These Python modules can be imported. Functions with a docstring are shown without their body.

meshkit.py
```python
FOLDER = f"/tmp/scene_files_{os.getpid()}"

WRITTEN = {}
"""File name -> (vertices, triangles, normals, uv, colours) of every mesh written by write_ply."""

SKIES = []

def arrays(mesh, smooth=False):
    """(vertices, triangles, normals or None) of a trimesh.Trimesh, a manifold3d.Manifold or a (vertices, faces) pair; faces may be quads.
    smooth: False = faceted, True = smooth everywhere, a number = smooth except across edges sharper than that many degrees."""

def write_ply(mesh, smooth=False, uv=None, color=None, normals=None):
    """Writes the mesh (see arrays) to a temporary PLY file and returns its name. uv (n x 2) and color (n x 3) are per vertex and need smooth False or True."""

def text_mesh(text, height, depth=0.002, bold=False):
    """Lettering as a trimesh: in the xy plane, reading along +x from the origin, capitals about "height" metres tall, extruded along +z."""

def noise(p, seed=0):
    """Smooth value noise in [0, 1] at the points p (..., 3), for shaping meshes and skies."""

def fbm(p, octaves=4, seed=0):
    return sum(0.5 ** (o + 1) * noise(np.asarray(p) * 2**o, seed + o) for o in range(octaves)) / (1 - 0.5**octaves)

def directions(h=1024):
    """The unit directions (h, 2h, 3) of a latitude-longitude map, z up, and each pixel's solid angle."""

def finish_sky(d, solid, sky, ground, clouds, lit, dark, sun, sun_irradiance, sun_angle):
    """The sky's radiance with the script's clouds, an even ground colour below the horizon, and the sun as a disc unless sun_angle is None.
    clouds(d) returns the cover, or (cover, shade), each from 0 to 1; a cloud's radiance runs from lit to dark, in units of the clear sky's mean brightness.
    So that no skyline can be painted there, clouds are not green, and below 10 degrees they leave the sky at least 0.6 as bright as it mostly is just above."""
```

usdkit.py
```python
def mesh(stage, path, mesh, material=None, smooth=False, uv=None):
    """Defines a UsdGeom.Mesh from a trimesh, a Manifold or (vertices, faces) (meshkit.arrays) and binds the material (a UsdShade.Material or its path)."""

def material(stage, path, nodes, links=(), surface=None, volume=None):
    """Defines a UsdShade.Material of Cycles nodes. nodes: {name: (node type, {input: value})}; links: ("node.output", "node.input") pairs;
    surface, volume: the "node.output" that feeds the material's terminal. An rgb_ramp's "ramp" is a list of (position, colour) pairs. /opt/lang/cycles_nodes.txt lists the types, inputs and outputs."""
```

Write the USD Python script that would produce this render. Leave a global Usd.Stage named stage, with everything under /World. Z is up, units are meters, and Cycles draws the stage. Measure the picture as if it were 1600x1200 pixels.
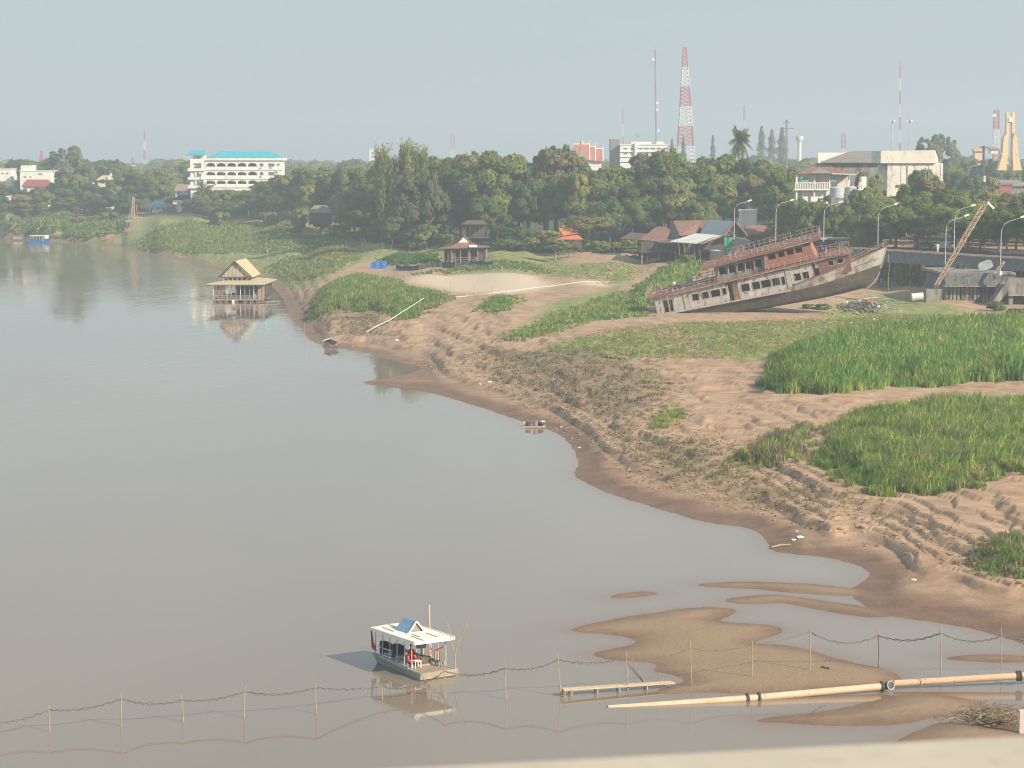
import math, random
import numpy as np, trimesh, shapely
from scipy.interpolate import RBFInterpolator, RegularGridInterpolator
from scipy.spatial import cKDTree
from shapely.geometry import Polygon, LineString
from pxr import Usd, UsdGeom, UsdLux, UsdShade, Gf, Sdf, Vt
import usdkit, meshkit

stage = Usd.Stage.CreateInMemory()
UsdGeom.SetStageUpAxis(stage, "Z"); UsdGeom.SetStageMetersPerUnit(stage, 1.0)
UsdGeom.Xform.Define(stage, "/World"); UsdGeom.Scope.Define(stage, "/World/Looks")

# ------------------------------------------------------------------ camera, sky, sun, exposure
H, FPX = 32.0, 3600.0                    # eye height above the river, focal length in 1600-wide pixels
PITCH = math.atan(350 / FPX)
cam = UsdGeom.Camera.Define(stage, "/World/camera")
APER = 36.0
cam.CreateHorizontalApertureAttr(APER); cam.CreateVerticalApertureAttr(APER * 0.75)
cam.CreateFocalLengthAttr(APER * FPX / 1600)
cam.CreateFStopAttr(APER * FPX / 1600 / 4.6); cam.CreateFocusDistanceAttr(260.0)
cam.CreateClippingRangeAttr(Gf.Vec2f(0.05, 20000)); cam.CreateExposureAttr(0.59)
xf = UsdGeom.Xformable(cam); xf.AddTranslateOp().Set(Gf.Vec3d(0, 0, H)); xf.AddRotateXOp().Set(90 - math.degrees(PITCH))

SUN = np.array([0.78, -0.60, 0.60]); SUN /= np.linalg.norm(SUN)
dome = UsdLux.DomeLight.Define(stage, "/World/sky")
dome.CreateIntensityAttr(1.0)
sky_mat = usdkit.material(stage, "/World/Looks/hazy_sky", {
    "sky": ("sky_texture", {"sky_type": "single_scattering", "sun_disc": False, "sun_elevation": math.asin(SUN[2]), "sun_rotation": math.atan2(SUN[0], SUN[1]),
                            "altitude": 150.0, "air_density": 1.0, "aerosol_density": 2.2, "ozone_density": 1.0}),
    "tc": ("texture_coordinate", {}), "mp": ("mapping", {"scale": (1.0, 1.0, 3.0)}),
    "n": ("noise_texture", {"scale": 1.3, "detail": 4.0, "roughness": 0.55}),
    "mr": ("map_range", {"from_min": 0.25, "from_max": 0.8, "to_min": 0.66, "to_max": 0.84}),
    "mx": ("mix_color", {"b": (3.50, 4.25, 4.72)}),
    "bg": ("background_shader", {"strength": 0.092})},
    [("tc.generated", "mp.vector"), ("mp.vector", "n.vector"), ("n.fac", "mr.value"), ("mr.result", "mx.fac"), ("sky.color", "mx.a"), ("mx.result", "bg.color")],
    surface="bg.background")
UsdShade.MaterialBindingAPI.Apply(dome.GetPrim()).Bind(sky_mat)
sun = UsdLux.DistantLight.Define(stage, "/World/sun")
sun.CreateIntensityAttr(1.25); sun.CreateAngleAttr(0.55); sun.CreateNormalizeAttr(True); sun.CreateColorAttr(Gf.Vec3f(1.0, 0.87, 0.70))
_z = SUN; _x = np.cross([0, 0, 1.0], _z); _x /= np.linalg.norm(_x); _y = np.cross(_z, _x)
sun.AddTransformOp().Set(Gf.Matrix4d(*_x, 0, *_y, 0, *_z, 0, 0, 0, 0, 1))

# ------------------------------------------------------------------ helpers
_used = {}
def numbered(parent, name):
    k = f"{parent}/{name}"; n = _used.get(k, 0); _used[k] = n + 1
    return k if n == 0 else f"{k}_{n:03d}"

def tagp(prim, label=None, cat=None, group=None, kind=None):
    for k, v in (("label", label), ("category", cat), ("group", group), ("kind", kind)):
        if v: prim.SetCustomDataByKey(k, v)
    return prim

class Thing:
    """An Xform under /World at the thing's base; parts are given in world coordinates (or through M)."""
    def __init__(s, name, label, cat, loc=(0, 0, 0), group=None, kind=None, root="/World"):
        s.path = numbered(root, name); s.loc = np.array(loc, float)
        x = UsdGeom.Xform.Define(stage, s.path); x.AddTranslateOp().Set(Gf.Vec3d(*map(float, loc))); s.prim = x.GetPrim()
        tagp(s.prim, label, cat, group, kind)
    def part(s, name, mb, mat, M=None, smooth=False, label=None, parent=None, kind=None):
        v, f = mb.arr() if isinstance(mb, MB) else (np.array(mb.vertices), np.array(mb.faces)) if hasattr(mb, "faces") else mb
        if M is not None: v = v @ M[:3, :3].T + M[:3, 3]
        p = numbered(parent or s.path, name)
        usdkit.mesh(stage, p, (v - s.loc, f), MATS[mat] if isinstance(mat, str) else mat, smooth)
        tagp(stage.GetPrimAtPath(p), label, None, None, kind)
        return p

def single(name, mb, mat, label, cat=None, group=None, kind=None, M=None, smooth=False, loc=(0, 0, 0)):
    v, f = mb.arr() if isinstance(mb, MB) else mb
    if M is not None: v = v @ M[:3, :3].T + M[:3, 3]
    p = numbered("/World", name)
    m = usdkit.mesh(stage, p, (v - np.array(loc), f), MATS[mat] if isinstance(mat, str) else mat, smooth)
    if np.any(loc): m.AddTranslateOp().Set(Gf.Vec3d(*map(float, loc)))
    tagp(m.GetPrim(), label, cat, group, kind)
    return m

def frame(o, x, y=None, z=(0, 0, 1)):
    """4x4 with origin o, x axis along x, z near z."""
    x = np.array(x, float); x /= np.linalg.norm(x); z = np.array(z, float); y = np.cross(z, x); y /= np.linalg.norm(y); z = np.cross(x, y)
    M = np.eye(4); M[:3, 0], M[:3, 1], M[:3, 2], M[:3, 3] = x, y, z, o
    return M

class MB:
    def __init__(s): s.v, s.f, s.n = [], [], 0
    def add(s, v, f):
        v = np.asarray(v, float); f = np.asarray(f, int)
        if f.shape[1] == 4: f = np.vstack([f[:, [0, 1, 2]], f[:, [0, 2, 3]]])
        s.v.append(v); s.f.append(f + s.n); s.n += len(v); return s
    def arr(s): return np.vstack(s.v), np.vstack(s.f)
    BF = np.array([[0, 3, 2, 1], [4, 5, 6, 7], [0, 1, 5, 4], [1, 2, 6, 5], [2, 3, 7, 6], [3, 0, 4, 7]])
    def box(s, x0, x1, y0, y1, z0, z1):
        return s.add([(x0, y0, z0), (x1, y0, z0), (x1, y1, z0), (x0, y1, z0), (x0, y0, z1), (x1, y0, z1), (x1, y1, z1), (x0, y1, z1)], s.BF)
    def cbox(s, c, sx, sy, sz): return s.box(c[0] - sx / 2, c[0] + sx / 2, c[1] - sy / 2, c[1] + sy / 2, c[2] - sz / 2, c[2] + sz / 2)
    def hexa(s, b, t): return s.add(list(b) + list(t), s.BF)       # bottom quad, top quad
    def bar(s, p, q, w, h=None, up=(0, 0, 1)):
        p, q = np.array(p, float), np.array(q, float); h = h or w; d = q - p; L = np.linalg.norm(d); d = d / L
        u = np.array(up, float); a = np.cross(d, u)
        if np.linalg.norm(a) < 1e-3: a = np.cross(d, [1.0, 0, 0])
        a /= np.linalg.norm(a); b = np.cross(a, d)
        k = [(-1, -1), (1, -1), (1, 1), (-1, 1)]
        B = [p + a * i * w / 2 + b * j * h / 2 for i, j in k]; T = [q + a * i * w / 2 + b * j * h / 2 for i, j in k]
        return s.hexa(B, T)
    def tube(s, pts, r, n=6, cap=True):
        P = np.array(pts, float); r = np.broadcast_to(r, (len(P),)); t = np.gradient(P, axis=0); t /= np.linalg.norm(t, axis=1, keepdims=True) + 1e-12
        a = np.cross(t, np.where(np.abs(t[:, 2:]) < .9, [0, 0, 1.0], [1.0, 0, 0])); a /= np.linalg.norm(a, axis=1, keepdims=True); b = np.cross(t, a)
        g = np.arange(n) * 2 * np.pi / n
        v = P[:, None] + r[:, None, None] * (np.cos(g)[None, :, None] * a[:, None] + np.sin(g)[None, :, None] * b[:, None])
        f = []
        for i in range(len(P) - 1):
            for j in range(n): f.append((i * n + j, (i + 1) * n + j, (i + 1) * n + (j + 1) % n, i * n + (j + 1) % n))
        s.add(v.reshape(-1, 3), f)
        if cap:
            for k, o in ((0, 1), (len(P) - 1, -1)):
                s.add(v[k], [(0, j, j + 1)[::o] for j in range(1, n - 1)])
        return s
    def prism(s, poly, y0, y1):
        """outline in x,z extruded along y"""
        n = len(poly); pts = [(x, y0, z) for x, z in poly] + [(x, y1, z) for x, z in poly]
        t = trimesh.creation.triangulate_polygon(Polygon(poly), engine="earcut") if n > 4 else None
        if t is not None and len(t[0]) == n: tri = [tuple(k) for k in t[1]]; idx = cKDTree(np.array(poly)).query(t[0])[1]; tri = [tuple(idx[list(k)]) for k in tri]
        else: tri = [(0, i, i + 1) for i in range(1, n - 1)]
        f = [(i, (i + 1) % n, n + (i + 1) % n, n + i) for i in range(n)]
        F = [q for a, b, c, d in f for q in ((a, b, c), (a, c, d))] + [k[::-1] for k in tri] + [tuple(i + n for i in k) for k in tri]
        return s.add(pts, F)
    def quad(s, a, b, c, d, th=0.0):
        if th == 0: return s.add([a, b, c, d], [(0, 1, 2, 3)])
        a, b, c, d = (np.array(k, float) for k in (a, b, c, d)); nn = np.cross(b - a, d - a); nn /= np.linalg.norm(nn)
        return s.hexa([k - nn * th for k in (a, b, c, d)], (a, b, c, d))
    def ball(s, c, r, sub=2):
        t = trimesh.creation.icosphere(sub, 1.0); return s.add(np.array(t.vertices) * np.array(r) + np.array(c), t.faces)

def ray(px, py):
    cp, sp = math.cos(PITCH), math.sin(PITCH)
    d = np.array([px - 800.0, 0, 0]) + FPX * np.array([0, cp, -sp]) + (600 - py) * np.array([0, sp, cp])
    return d / d[1]                                        # per metre of depth (Y)
def at(px, py, Y): return np.array([0, 0, H]) + ray(px, py) * Y
def on(px, py, z=0.0):
    d = ray(px, py); return np.array([0, 0, H]) + d * ((z - H) / d[2])
def ppm(Y): return FPX / Y

MATS = {}
def mat(name, c1, c2=None, rough=0.75, scale=1.0, stretch=(1, 1, 1), c3=None, t3=(0.55, 0.7), scale3=None, bump=0.0, metal=0.0, contrast=(0.35, 0.65), spec=0.3, coord="position", detail=5.0):
    """c1/c2 mixed by noise, with a third colour in patches (rust, dirt) where a second noise passes t3."""
    c2 = c2 or tuple(x * 0.8 for x in c1)
    N = {"g": ("geometry", {}) if coord == "position" else ("texture_coordinate", {}), "mp": ("mapping", {"scale": tuple(float(k) for k in stretch)}),
         "n": ("noise_texture", {"scale": float(scale), "detail": detail, "roughness": 0.6}),
         "mr": ("map_range", {"from_min": contrast[0], "from_max": contrast[1], "clamp": True}),
         "mx": ("mix_color", {"a": tuple(c1), "b": tuple(c2)}), "p": ("principled_bsdf", {"roughness": rough, "metallic": metal, "specular_ior_level": spec})}
    L = [("g." + coord, "mp.vector"), ("mp.vector", "n.vector"), ("n.fac", "mr.value"), ("mr.result", "mx.fac")]
    out = "mx.result"
    if c3:
        N["n3"] = ("noise_texture", {"scale": float(scale3 or scale * 2.7), "detail": 6.0, "roughness": 0.65}); N["m3"] = ("map_range", {"from_min": t3[0], "from_max": t3[1], "clamp": True})
        N["x3"] = ("mix_color", {"b": tuple(c3)}); L += [("mp.vector", "n3.vector"), ("n3.fac", "m3.value"), ("m3.result", "x3.fac"), (out, "x3.a")]; out = "x3.result"
    if bump:
        N["b"] = ("bump", {"distance": float(bump), "strength": 0.8}); L += [("n.fac", "b.height"), ("b.normal", "p.normal")]
    L.append((out, "p.base_color"))
    MATS[name] = usdkit.material(stage, f"/World/Looks/{name}", N, L, surface="p.BSDF")
    return MATS[name]

def leafmat(name, a, b, c, trans=0.48, scale=0.22):
    """foliage: three greens mixed by world-space noise and a random shift per plant"""
    MATS[name] = usdkit.material(stage, f"/World/Looks/{name}", {
        "g": ("geometry", {}), "oi": ("object_info", {}), "n": ("noise_texture", {"scale": scale, "detail": 3.0, "roughness": 0.6}),
        "n2": ("noise_texture", {"scale": 2.2, "detail": 2.0}), "ad": ("math", {"math_type": "multiply_add", "value2": 0.30}), "s": ("math", {"math_type": "multiply_add", "value2": 0.45, "value3": -0.36}),
        "r": ("rgb_ramp", {"ramp": [(0.28, a), (0.5, b), (0.72, c)]}),
        "d": ("principled_bsdf", {"roughness": 0.62, "specular_ior_level": 0.25}), "t": ("translucent_bsdf", {}), "mx": ("mix_closure", {"fac": trans})},
        [("g.position", "n.vector"), ("g.position", "n2.vector"), ("oi.random", "ad.value1"), ("n.fac", "ad.value3"), ("n2.fac", "s.value1"), ],
        surface="mx.closure")
    m = MATS[name]
    def inp(node, k): return UsdShade.Shader(stage.GetPrimAtPath(f"/World/Looks/{name}/{node}")).CreateInput(k, Sdf.ValueTypeNames.Token)
    def outp(node, k): return UsdShade.Shader(stage.GetPrimAtPath(f"/World/Looks/{name}/{node}")).CreateOutput(k, Sdf.ValueTypeNames.Token)
    sm = UsdShade.Shader.Define(stage, f"/World/Looks/{name}/sum"); sm.CreateIdAttr("cycles_math"); sm.CreateInput("math_type", Sdf.ValueTypeNames.Token).Set("add")
    inp("sum", "value1").ConnectToSource(outp("ad", "value")); inp("sum", "value2").ConnectToSource(outp("s", "value"))
    inp("r", "fac").ConnectToSource(outp("sum", "value"))
    for k, q in (("d", "base_color"), ("t", "color")): inp(k, q).ConnectToSource(outp("r", "color"))
    inp("mx", "closure1").ConnectToSource(outp("d", "BSDF")); inp("mx", "closure2").ConnectToSource(outp("t", "BSDF"))
    return m
def sstep(a, b, x): t = np.clip((np.asarray(x, float) - a) / (b - a), 0, 1); return t * t * (3 - 2 * t)

# ------------------------------------------------------------------ terrain
SHORE = [(-150, 366), (0, 371), (50, 374), (100, 377), (150, 381), (190, 386), (215, 393), (240, 398), (290, 406), (330, 418), (380, 431), (425, 440), (438, 455), (448, 468), (457, 490), (472, 505), (480, 520), (490, 529), (502, 537), (530, 542), (570, 547), (600, 556), (632, 566), (662, 571), (664, 577), (640, 583), (606, 590), (580, 594), (570, 597), (582, 600), (612, 603), (650, 607), (700, 617), (740, 630), (790, 645), (830, 660), (870, 672), (893, 685), (905, 705), (910, 725), (902, 738), (915, 749), (932, 757), (960, 770), (1000, 782), (1050, 797), (1100, 811), (1135, 817), (1170, 820), (1192, 830), (1204, 845), (1212, 858), (1240, 862), (1275, 864), (1320, 872), (1352, 882), (1366, 894), (1352, 908), (1330, 916), (1342, 932), (1362, 948), (1400, 961), (1460, 966), (1520, 976), (1600, 1001), (1720, 1040), (1900, 1100), (2200, 1180)]
BARS = [[(1095, 911), (1150, 907), (1220, 908), (1290, 913), (1345, 918), (1345, 928), (1270, 924), (1190, 917), (1130, 914)],
        [(960, 931), (1000, 922), (1030, 924), (1000, 929)],
        [(1138, 936), (1180, 929), (1230, 927), (1290, 938), (1345, 944), (1400, 960), (1340, 958), (1270, 945), (1230, 936), (1170, 940)],
        [(885, 981), (960, 965), (1040, 952), (1100, 945), (1152, 947), (1157, 954), (1118, 968), (1180, 971), (1225, 975), (1228, 985), (1200, 995), (1178, 1002), (1250, 1005), (1330, 1030), (1400, 1044), (1414, 1058), (1400, 1074), (1300, 1076), (1200, 1080), (1100, 1078), (1045, 1082), (1030, 1074), (1085, 1061), (1060, 1050), (1025, 1046), (1042, 1035), (1000, 1030), (950, 1027), (928, 1018), (970, 1010), (1005, 1001), (985, 991), (940, 987)],
        [(1165, 1121), (1280, 1109), (1330, 1101), (1395, 1083), (1440, 1078), (1500, 1084), (1560, 1098), (1640, 1108), (1640, 1135), (1560, 1128), (1480, 1112), (1420, 1128), (1340, 1131), (1250, 1126)],
        [(1395, 1160), (1430, 1140), (1480, 1122), (1560, 1130), (1640, 1140), (1680, 1230), (1400, 1230), (1330, 1175)],
        [(1472, 1023), (1540, 1018), (1620, 1020), (1640, 1030), (1500, 1030)]]
def chaikin(P, n=2, closed=True):
    P = np.array(P, float)
    for _ in range(n):
        Q = np.roll(P, -1, 0) if closed else P[1:]; A = P if closed else P[:-1]; N = np.stack([.75 * A + .25 * Q, .25 * A + .75 * Q], 1).reshape(-1, 2); P = N if closed else np.vstack([P[:1], N, P[-1:]])
    return [tuple(p) for p in P]
SHORE2, BARS = chaikin(SHORE, 1, False), [chaikin(b) for b in BARS]
land = Polygon([tuple(on(*p)[:2]) for p in SHORE2] + [(600, 130), (3000, 100), (3000, 7000), (-3000, 7000), (-3000, 1200)]).buffer(0)
bars = shapely.union_all([Polygon([tuple(on(*p)[:2]) for p in b]).buffer(.45 if i < 3 else .06) for i, b in enumerate(BARS)])

CTRL = [(p[0], p[1], 0.0) for p in SHORE if p[1] < 1110] + [
    (1600, 960, .35), (1480, 925, .4), (1400, 880, .5), (1250, 840, .5), (1600, 915, 1.1), (1440, 868, 1.2), (1300, 815, 1.3), (1600, 850, 2.4), (1500, 800, 2.4), (1350, 750, 2.5), (1600, 770, 3.1), (1450, 700, 3.4), (1250, 700, 2.6), (1100, 740, 1.2), (1000, 740, .8), (1100, 660, 2.6), (1000, 670, 1.8), (900, 650, 1.2),
    (1000, 620, 2.8), (900, 600, 2.6), (800, 590, 1.6), (750, 560, 2.0), (700, 575, 1.1), (1000, 570, 3.6), (900, 545, 3.6), (780, 530, 3.2), (700, 530, 2.3), (640, 520, 2.3), (640, 545, .9), (560, 520, 1.5), (520, 500, 2.4), (600, 480, 3.9), (700, 470, 4.2), (800, 500, 4.2), (900, 500, 4.6), (1000, 500, 4.9), (1150, 510, 4.8), (1200, 560, 4.3),
    (1300, 610, 4.0), (1500, 610, 4.1), (1600, 610, 4.2), (1400, 520, 4.8), (1600, 500, 5.4), (1300, 490, 5.0), (1400, 480, 5.3), (1450, 472, 5.7), (1590, 480, 5.6), (1380, 462, 5.6),
    (560, 430, 4.2), (500, 440, 3.2), (480, 400, 3.6), (440, 420, 1.8), (600, 410, 5.0), (700, 420, 5.4), (750, 440, 5.2), (850, 440, 5.5), (950, 440, 5.9), (850, 415, 6.4), (950, 425, 6.9), (1000, 405, 7.6), (1100, 410, 7.8), (740, 402, 6.8), (640, 400, 6.2), (560, 385, 6.4), (560, 372, 8.2),
    (500, 370, 7.2), (400, 380, 4.3), (350, 390, 3.0), (300, 380, 3.6), (420, 345, 9.0), (300, 345, 9.2), (250, 350, 8.0), (200, 352, 6.5), (150, 352, 6.0), (100, 350, 6.0), (50, 350, 6.2), (0, 348, 6.6), (0, 334, 9.5), (100, 334, 9.5), (200, 335, 9.5), (-100, 334, 9.5), (300, 330, 11)]
cw = [tuple(on(*c)) for c in CTRL]
for px, Y, z in [(1385, 469, 5.8), (1540, 439, 5.8), (1600, 430, 5.8), (1700, 415, 6), (1200, 560, 8.2), (1250, 530, 7.5), (1330, 480, 5.9), (700, 640, 9.5), (800, 620, 9), (900, 610, 9), (600, 720, 11), (450, 860, 12), (300, 960, 13), (100, 1010, 13), (-100, 1010, 13)]:
    cw.append(((px - 800) / FPX * Y, Y, z))
for px in (-200, 0, 200, 400, 600, 800, 1000):
    for Y in ({-200: 1060, 0: 1050, 200: 1040, 400: 960, 600: 780, 800: 665, 1000: 650}[px], 1400): cw.append(((px - 800) / FPX * Y, Y, 14.0))
for px in (1150, 1300, 1450, 1600, 1800):
    for Y in (640, 800, 1400): cw.append(((px - 800) / FPX * Y, Y, 13.6))
cw = np.array(cw)
def uv(X, Y): return np.stack([800 + FPX * X / Y, 250 + FPX * H / Y], -1)
rbf = RBFInterpolator(uv(cw[:, 0], cw[:, 1]) / 100, cw[:, 2], kernel="linear", smoothing=0.002)
gu, gv = np.linspace(-420, 2020, 245), np.concatenate([np.linspace(268, 360, 47), np.linspace(362, 1240, 220)])
RB = RegularGridInterpolator((gv, gu), rbf(np.stack(np.meshgrid(gu, gv), -1).reshape(-1, 2) / 100).reshape(len(gv), len(gu)), bounds_error=False, fill_value=None)
def dense(poly, step):
    out = []
    for g in getattr(poly, "geoms", [poly]):
        for r in [g.exterior, *g.interiors]:
            L = LineString(r.coords); out.append(np.array([L.interpolate(d).coords[0] for d in np.arange(0, L.length, step)]))
    return np.vstack(out)
shapely.prepare(land); shapely.prepare(bars)
near = land.intersection(shapely.box(-400, 100, 400, 1250))
KL, KB = cKDTree(dense(near, .5)), cKDTree(dense(bars, .12))
WALL = [((px - 800) / FPX * Y, Y) for px, Y in ((1320, 483), (1385, 470), (1540, 440), (1620, 427), (1760, 405))]      # foot of the embankment wall
WALL_TOP = 13.5
promenade = Polygon(WALL + [(250, 480), (250, 660), (60, 660), (60, 560), (85, 500)]); shapely.prepare(promenade)
def nz(X, Y, s, seed=0): return meshkit.fbm(np.stack([X / s, Y / s, np.full_like(X, seed * 7.3)], -1), 4, seed)
def height(X, Y, parts=False):
    X, Y = np.asarray(X, float), np.asarray(Y, float); P = np.stack([X, Y], -1)
    n1, n2 = nz(X, Y, 5.0, 1), nz(X, Y, 5.0, 2)
    wob = np.clip(Y / 300, .35, 1.3)
    m1, m2 = nz(X, Y, 1.5, 13), nz(X, Y, 1.5, 14); Xq, Yq = X + n1 * .7 * wob + m1 * .4, Y + n2 * 1.8 * wob + m2 * 1.1
    Q = np.stack([Xq, Yq], -1)
    q = uv(X, Y); zl = RB(np.stack([np.clip(q[..., 1], 268, 1240), np.clip(q[..., 0], -420, 2020)], -1))
    dl = KL.query(Q, distance_upper_bound=40)[0]; dl = np.minimum(dl, 40) * np.where(shapely.contains_xy(land, Xq, Yq), 1, -1)
    n3, n4 = nz(X, Y, 1.3, 11), nz(X, Y, 1.3, 12); Q2 = np.stack([X + n1 * .4 + n3 * .25, Y + n2 * .9 + n4 * .6], -1)
    db = KB.query(Q2, distance_upper_bound=6)[0]; db = np.minimum(db, 6) * np.where(shapely.contains_xy(bars, Q2[:, 0], Q2[:, 1]), 1, -1)
    # erosion terraces along the contours
    amt = sstep(.7, 1.2, zl) * (1 - sstep(3.6, 4.8, zl)); zt = zl
    for st, A, msk, w in ((.85, .46, sstep(.0, .22, nz(X, Y, 7, 3) + .4 * nz(X, Y, 2.2, 18)), .9 * nz(X, Y, 16, 4) + .5 * nz(X, Y, 5.5, 17) + .07 * nz(X, Y, 1.4, 5)), (.30, .9, sstep(.05, .2, nz(X, Y, 4, 19) + .3 * nz(X, Y, 1.2, 20)), .5 * nz(X, Y, 12, 31) + .30 * nz(X, Y, 4, 32) + .04 * nz(X, Y, .7, 33))):
        k = (zl + w) / st; fr = k - np.floor(k); zt = zt + st * (sstep(.86, .95, fr) - fr) * A * msk
    z = zl + (zt - zl) * amt
    scar = sstep(.95, 1.1, zl + .25 * nz(X, Y, 7, 6))                       # the cut edge above the mud
    z = z - .40 * (1 - scar) * sstep(.3, .9, zl) + .05 * nz(X, Y, .9, 16) * sstep(.1, .4, zl)
    z = z + (.11 * nz(X, Y, 2.8, 7) + .30 * nz(X, Y, 11, 8)) * sstep(.4, 2.0, zl) + .07 * nz(X, Y, .7, 9) * sstep(.2, 1.0, zl)
    zin = np.minimum(z * sstep(0, 5, dl) + .05 * np.clip(dl, 0, 6), np.maximum(z, .05 * np.clip(dl, 0, 5)))
    zout = np.maximum(-.12 * -np.minimum(dl, 0), -2.5)
    zz = np.where(dl > 0, zin, zout)
    zb = np.where(db > 0, .11 * sstep(0, 3.0, db) + .03 * db, -.10 * -np.minimum(db, 0)) + .025 * nz(X, Y, 1.6, 10) * sstep(0, .8, db)
    zz = np.where(dl > .3, zz, np.maximum(zz, zb))
    up = shapely.contains_xy(promenade, X, Y); zz = np.where(up, np.maximum(zz, WALL_TOP - .05), zz)
    if parts: return zz, dl, db, zl
    return zz
def grid(ts, Ys):
    T, YY = np.meshgrid(ts, Ys); X = (T * YY).ravel(); Y = YY.ravel(); n, m = len(Ys), len(ts)
    i, j = np.meshgrid(np.arange(n - 1), np.arange(m - 1), indexing="ij"); a = (i * m + j).ravel()
    return X, Y, np.stack([a, a + 1, a + m + 1, a + m], -1)
vs = np.concatenate([np.arange(1232, 420, -1.35), np.arange(420, 356, -1.0)])
Ys = np.concatenate([[60, 90, 105], FPX * H / (vs - 250), [1130, 1170, 1230, 1320, 1450, 1650, 1950, 2500, 3300, 4500, 6000]])
X, Y, F = grid(np.linspace(-.30, .33, 640), Ys)
Z, DL, DB, ZL = height(X, Y, True)
_T, _Yg = np.linspace(-.30, .33, 640), Ys
HG = RegularGridInterpolator((_Yg, _T), Z.reshape(len(Ys), 640), bounds_error=False, fill_value=0)
def hz(x, y): return float(HG((min(max(y, 61), 5990), min(max(x / y, -.3), .33))))
def hzs(x, y): return HG(np.stack([np.clip(y, 61, 5990), np.clip(x / y, -.3, .33)], -1))
def G(px, py, zoff=0.0):
    """where the sight line through a pixel meets the ground"""
    d = ray(px, py); ys = np.arange(115, 1300, .5); zz = H + d[2] * ys; g = np.maximum(hzs(d[0] * ys, ys), 0)
    k = np.nonzero(zz <= g)[0]
    y = ys[k[0]] if len(k) else 1300.0
    return np.array([d[0] * y, y, max(hz(d[0] * y, y), 0) + zoff])

# ground cover masks (what grows where), traced as regions of the bank
def region(pts): return Polygon([tuple(G(*p)[:2]) for p in pts]).buffer(0)
SHORT = [[(980, 470), (1020, 410), (900, 408), (720, 420), (700, 428), (880, 430), (960, 440), (930, 455), (860, 470), (830, 490), (800, 520), (900, 500), (1000, 492), (1030, 480)],
         [(840, 540), (900, 520), (1040, 515), (1120, 540), (1000, 560), (900, 550)], [(1050, 500), (1200, 500), (1400, 492), (1600, 500), (1600, 560), (1400, 560), (1250, 560), (1150, 565), (1090, 540)],
         [(1260, 480), (1370, 452), (1470, 462), (1540, 486), (1560, 500), (1300, 505)], [(560, 372), (480, 395), (300, 400), (230, 385), (200, 365), (300, 345), (560, 345)],
         [(425, 440), (520, 388), (600, 380), (600, 400), (530, 432), (470, 452), (440, 446)], [(-100, 380), (0, 368), (100, 372), (215, 388), (290, 402), (350, 418), (430, 436), (520, 400), (640, 405), (700, 380), (560, 350), (300, 330), (-100, 325)], [(0, 340), (0, 360), (150, 372), (200, 350), (200, 335)],
         [(560, 380), (900, 395), (900, 412), (760, 414), (620, 420), (560, 400)], [(1180, 690), (1290, 660), (1260, 720), (1130, 720)], [(1290, 660), (1420, 620), (1620, 610), (1620, 720), (1500, 745), (1350, 760), (1270, 720)]]
DRY = [[(1180, 740), (1280, 740), (1480, 800), (1500, 830), (1380, 800), (1260, 790)], [(740, 540), (1000, 540), (1100, 600), (1000, 680), (900, 640), (760, 590)], [(940, 660), (1200, 690), (1280, 760), (1200, 790), (1000, 740)], [(1480, 830), (1600, 820), (1600, 880), (1520, 870)], [(500, 480), (620, 480), (640, 520), (520, 520)]]
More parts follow.
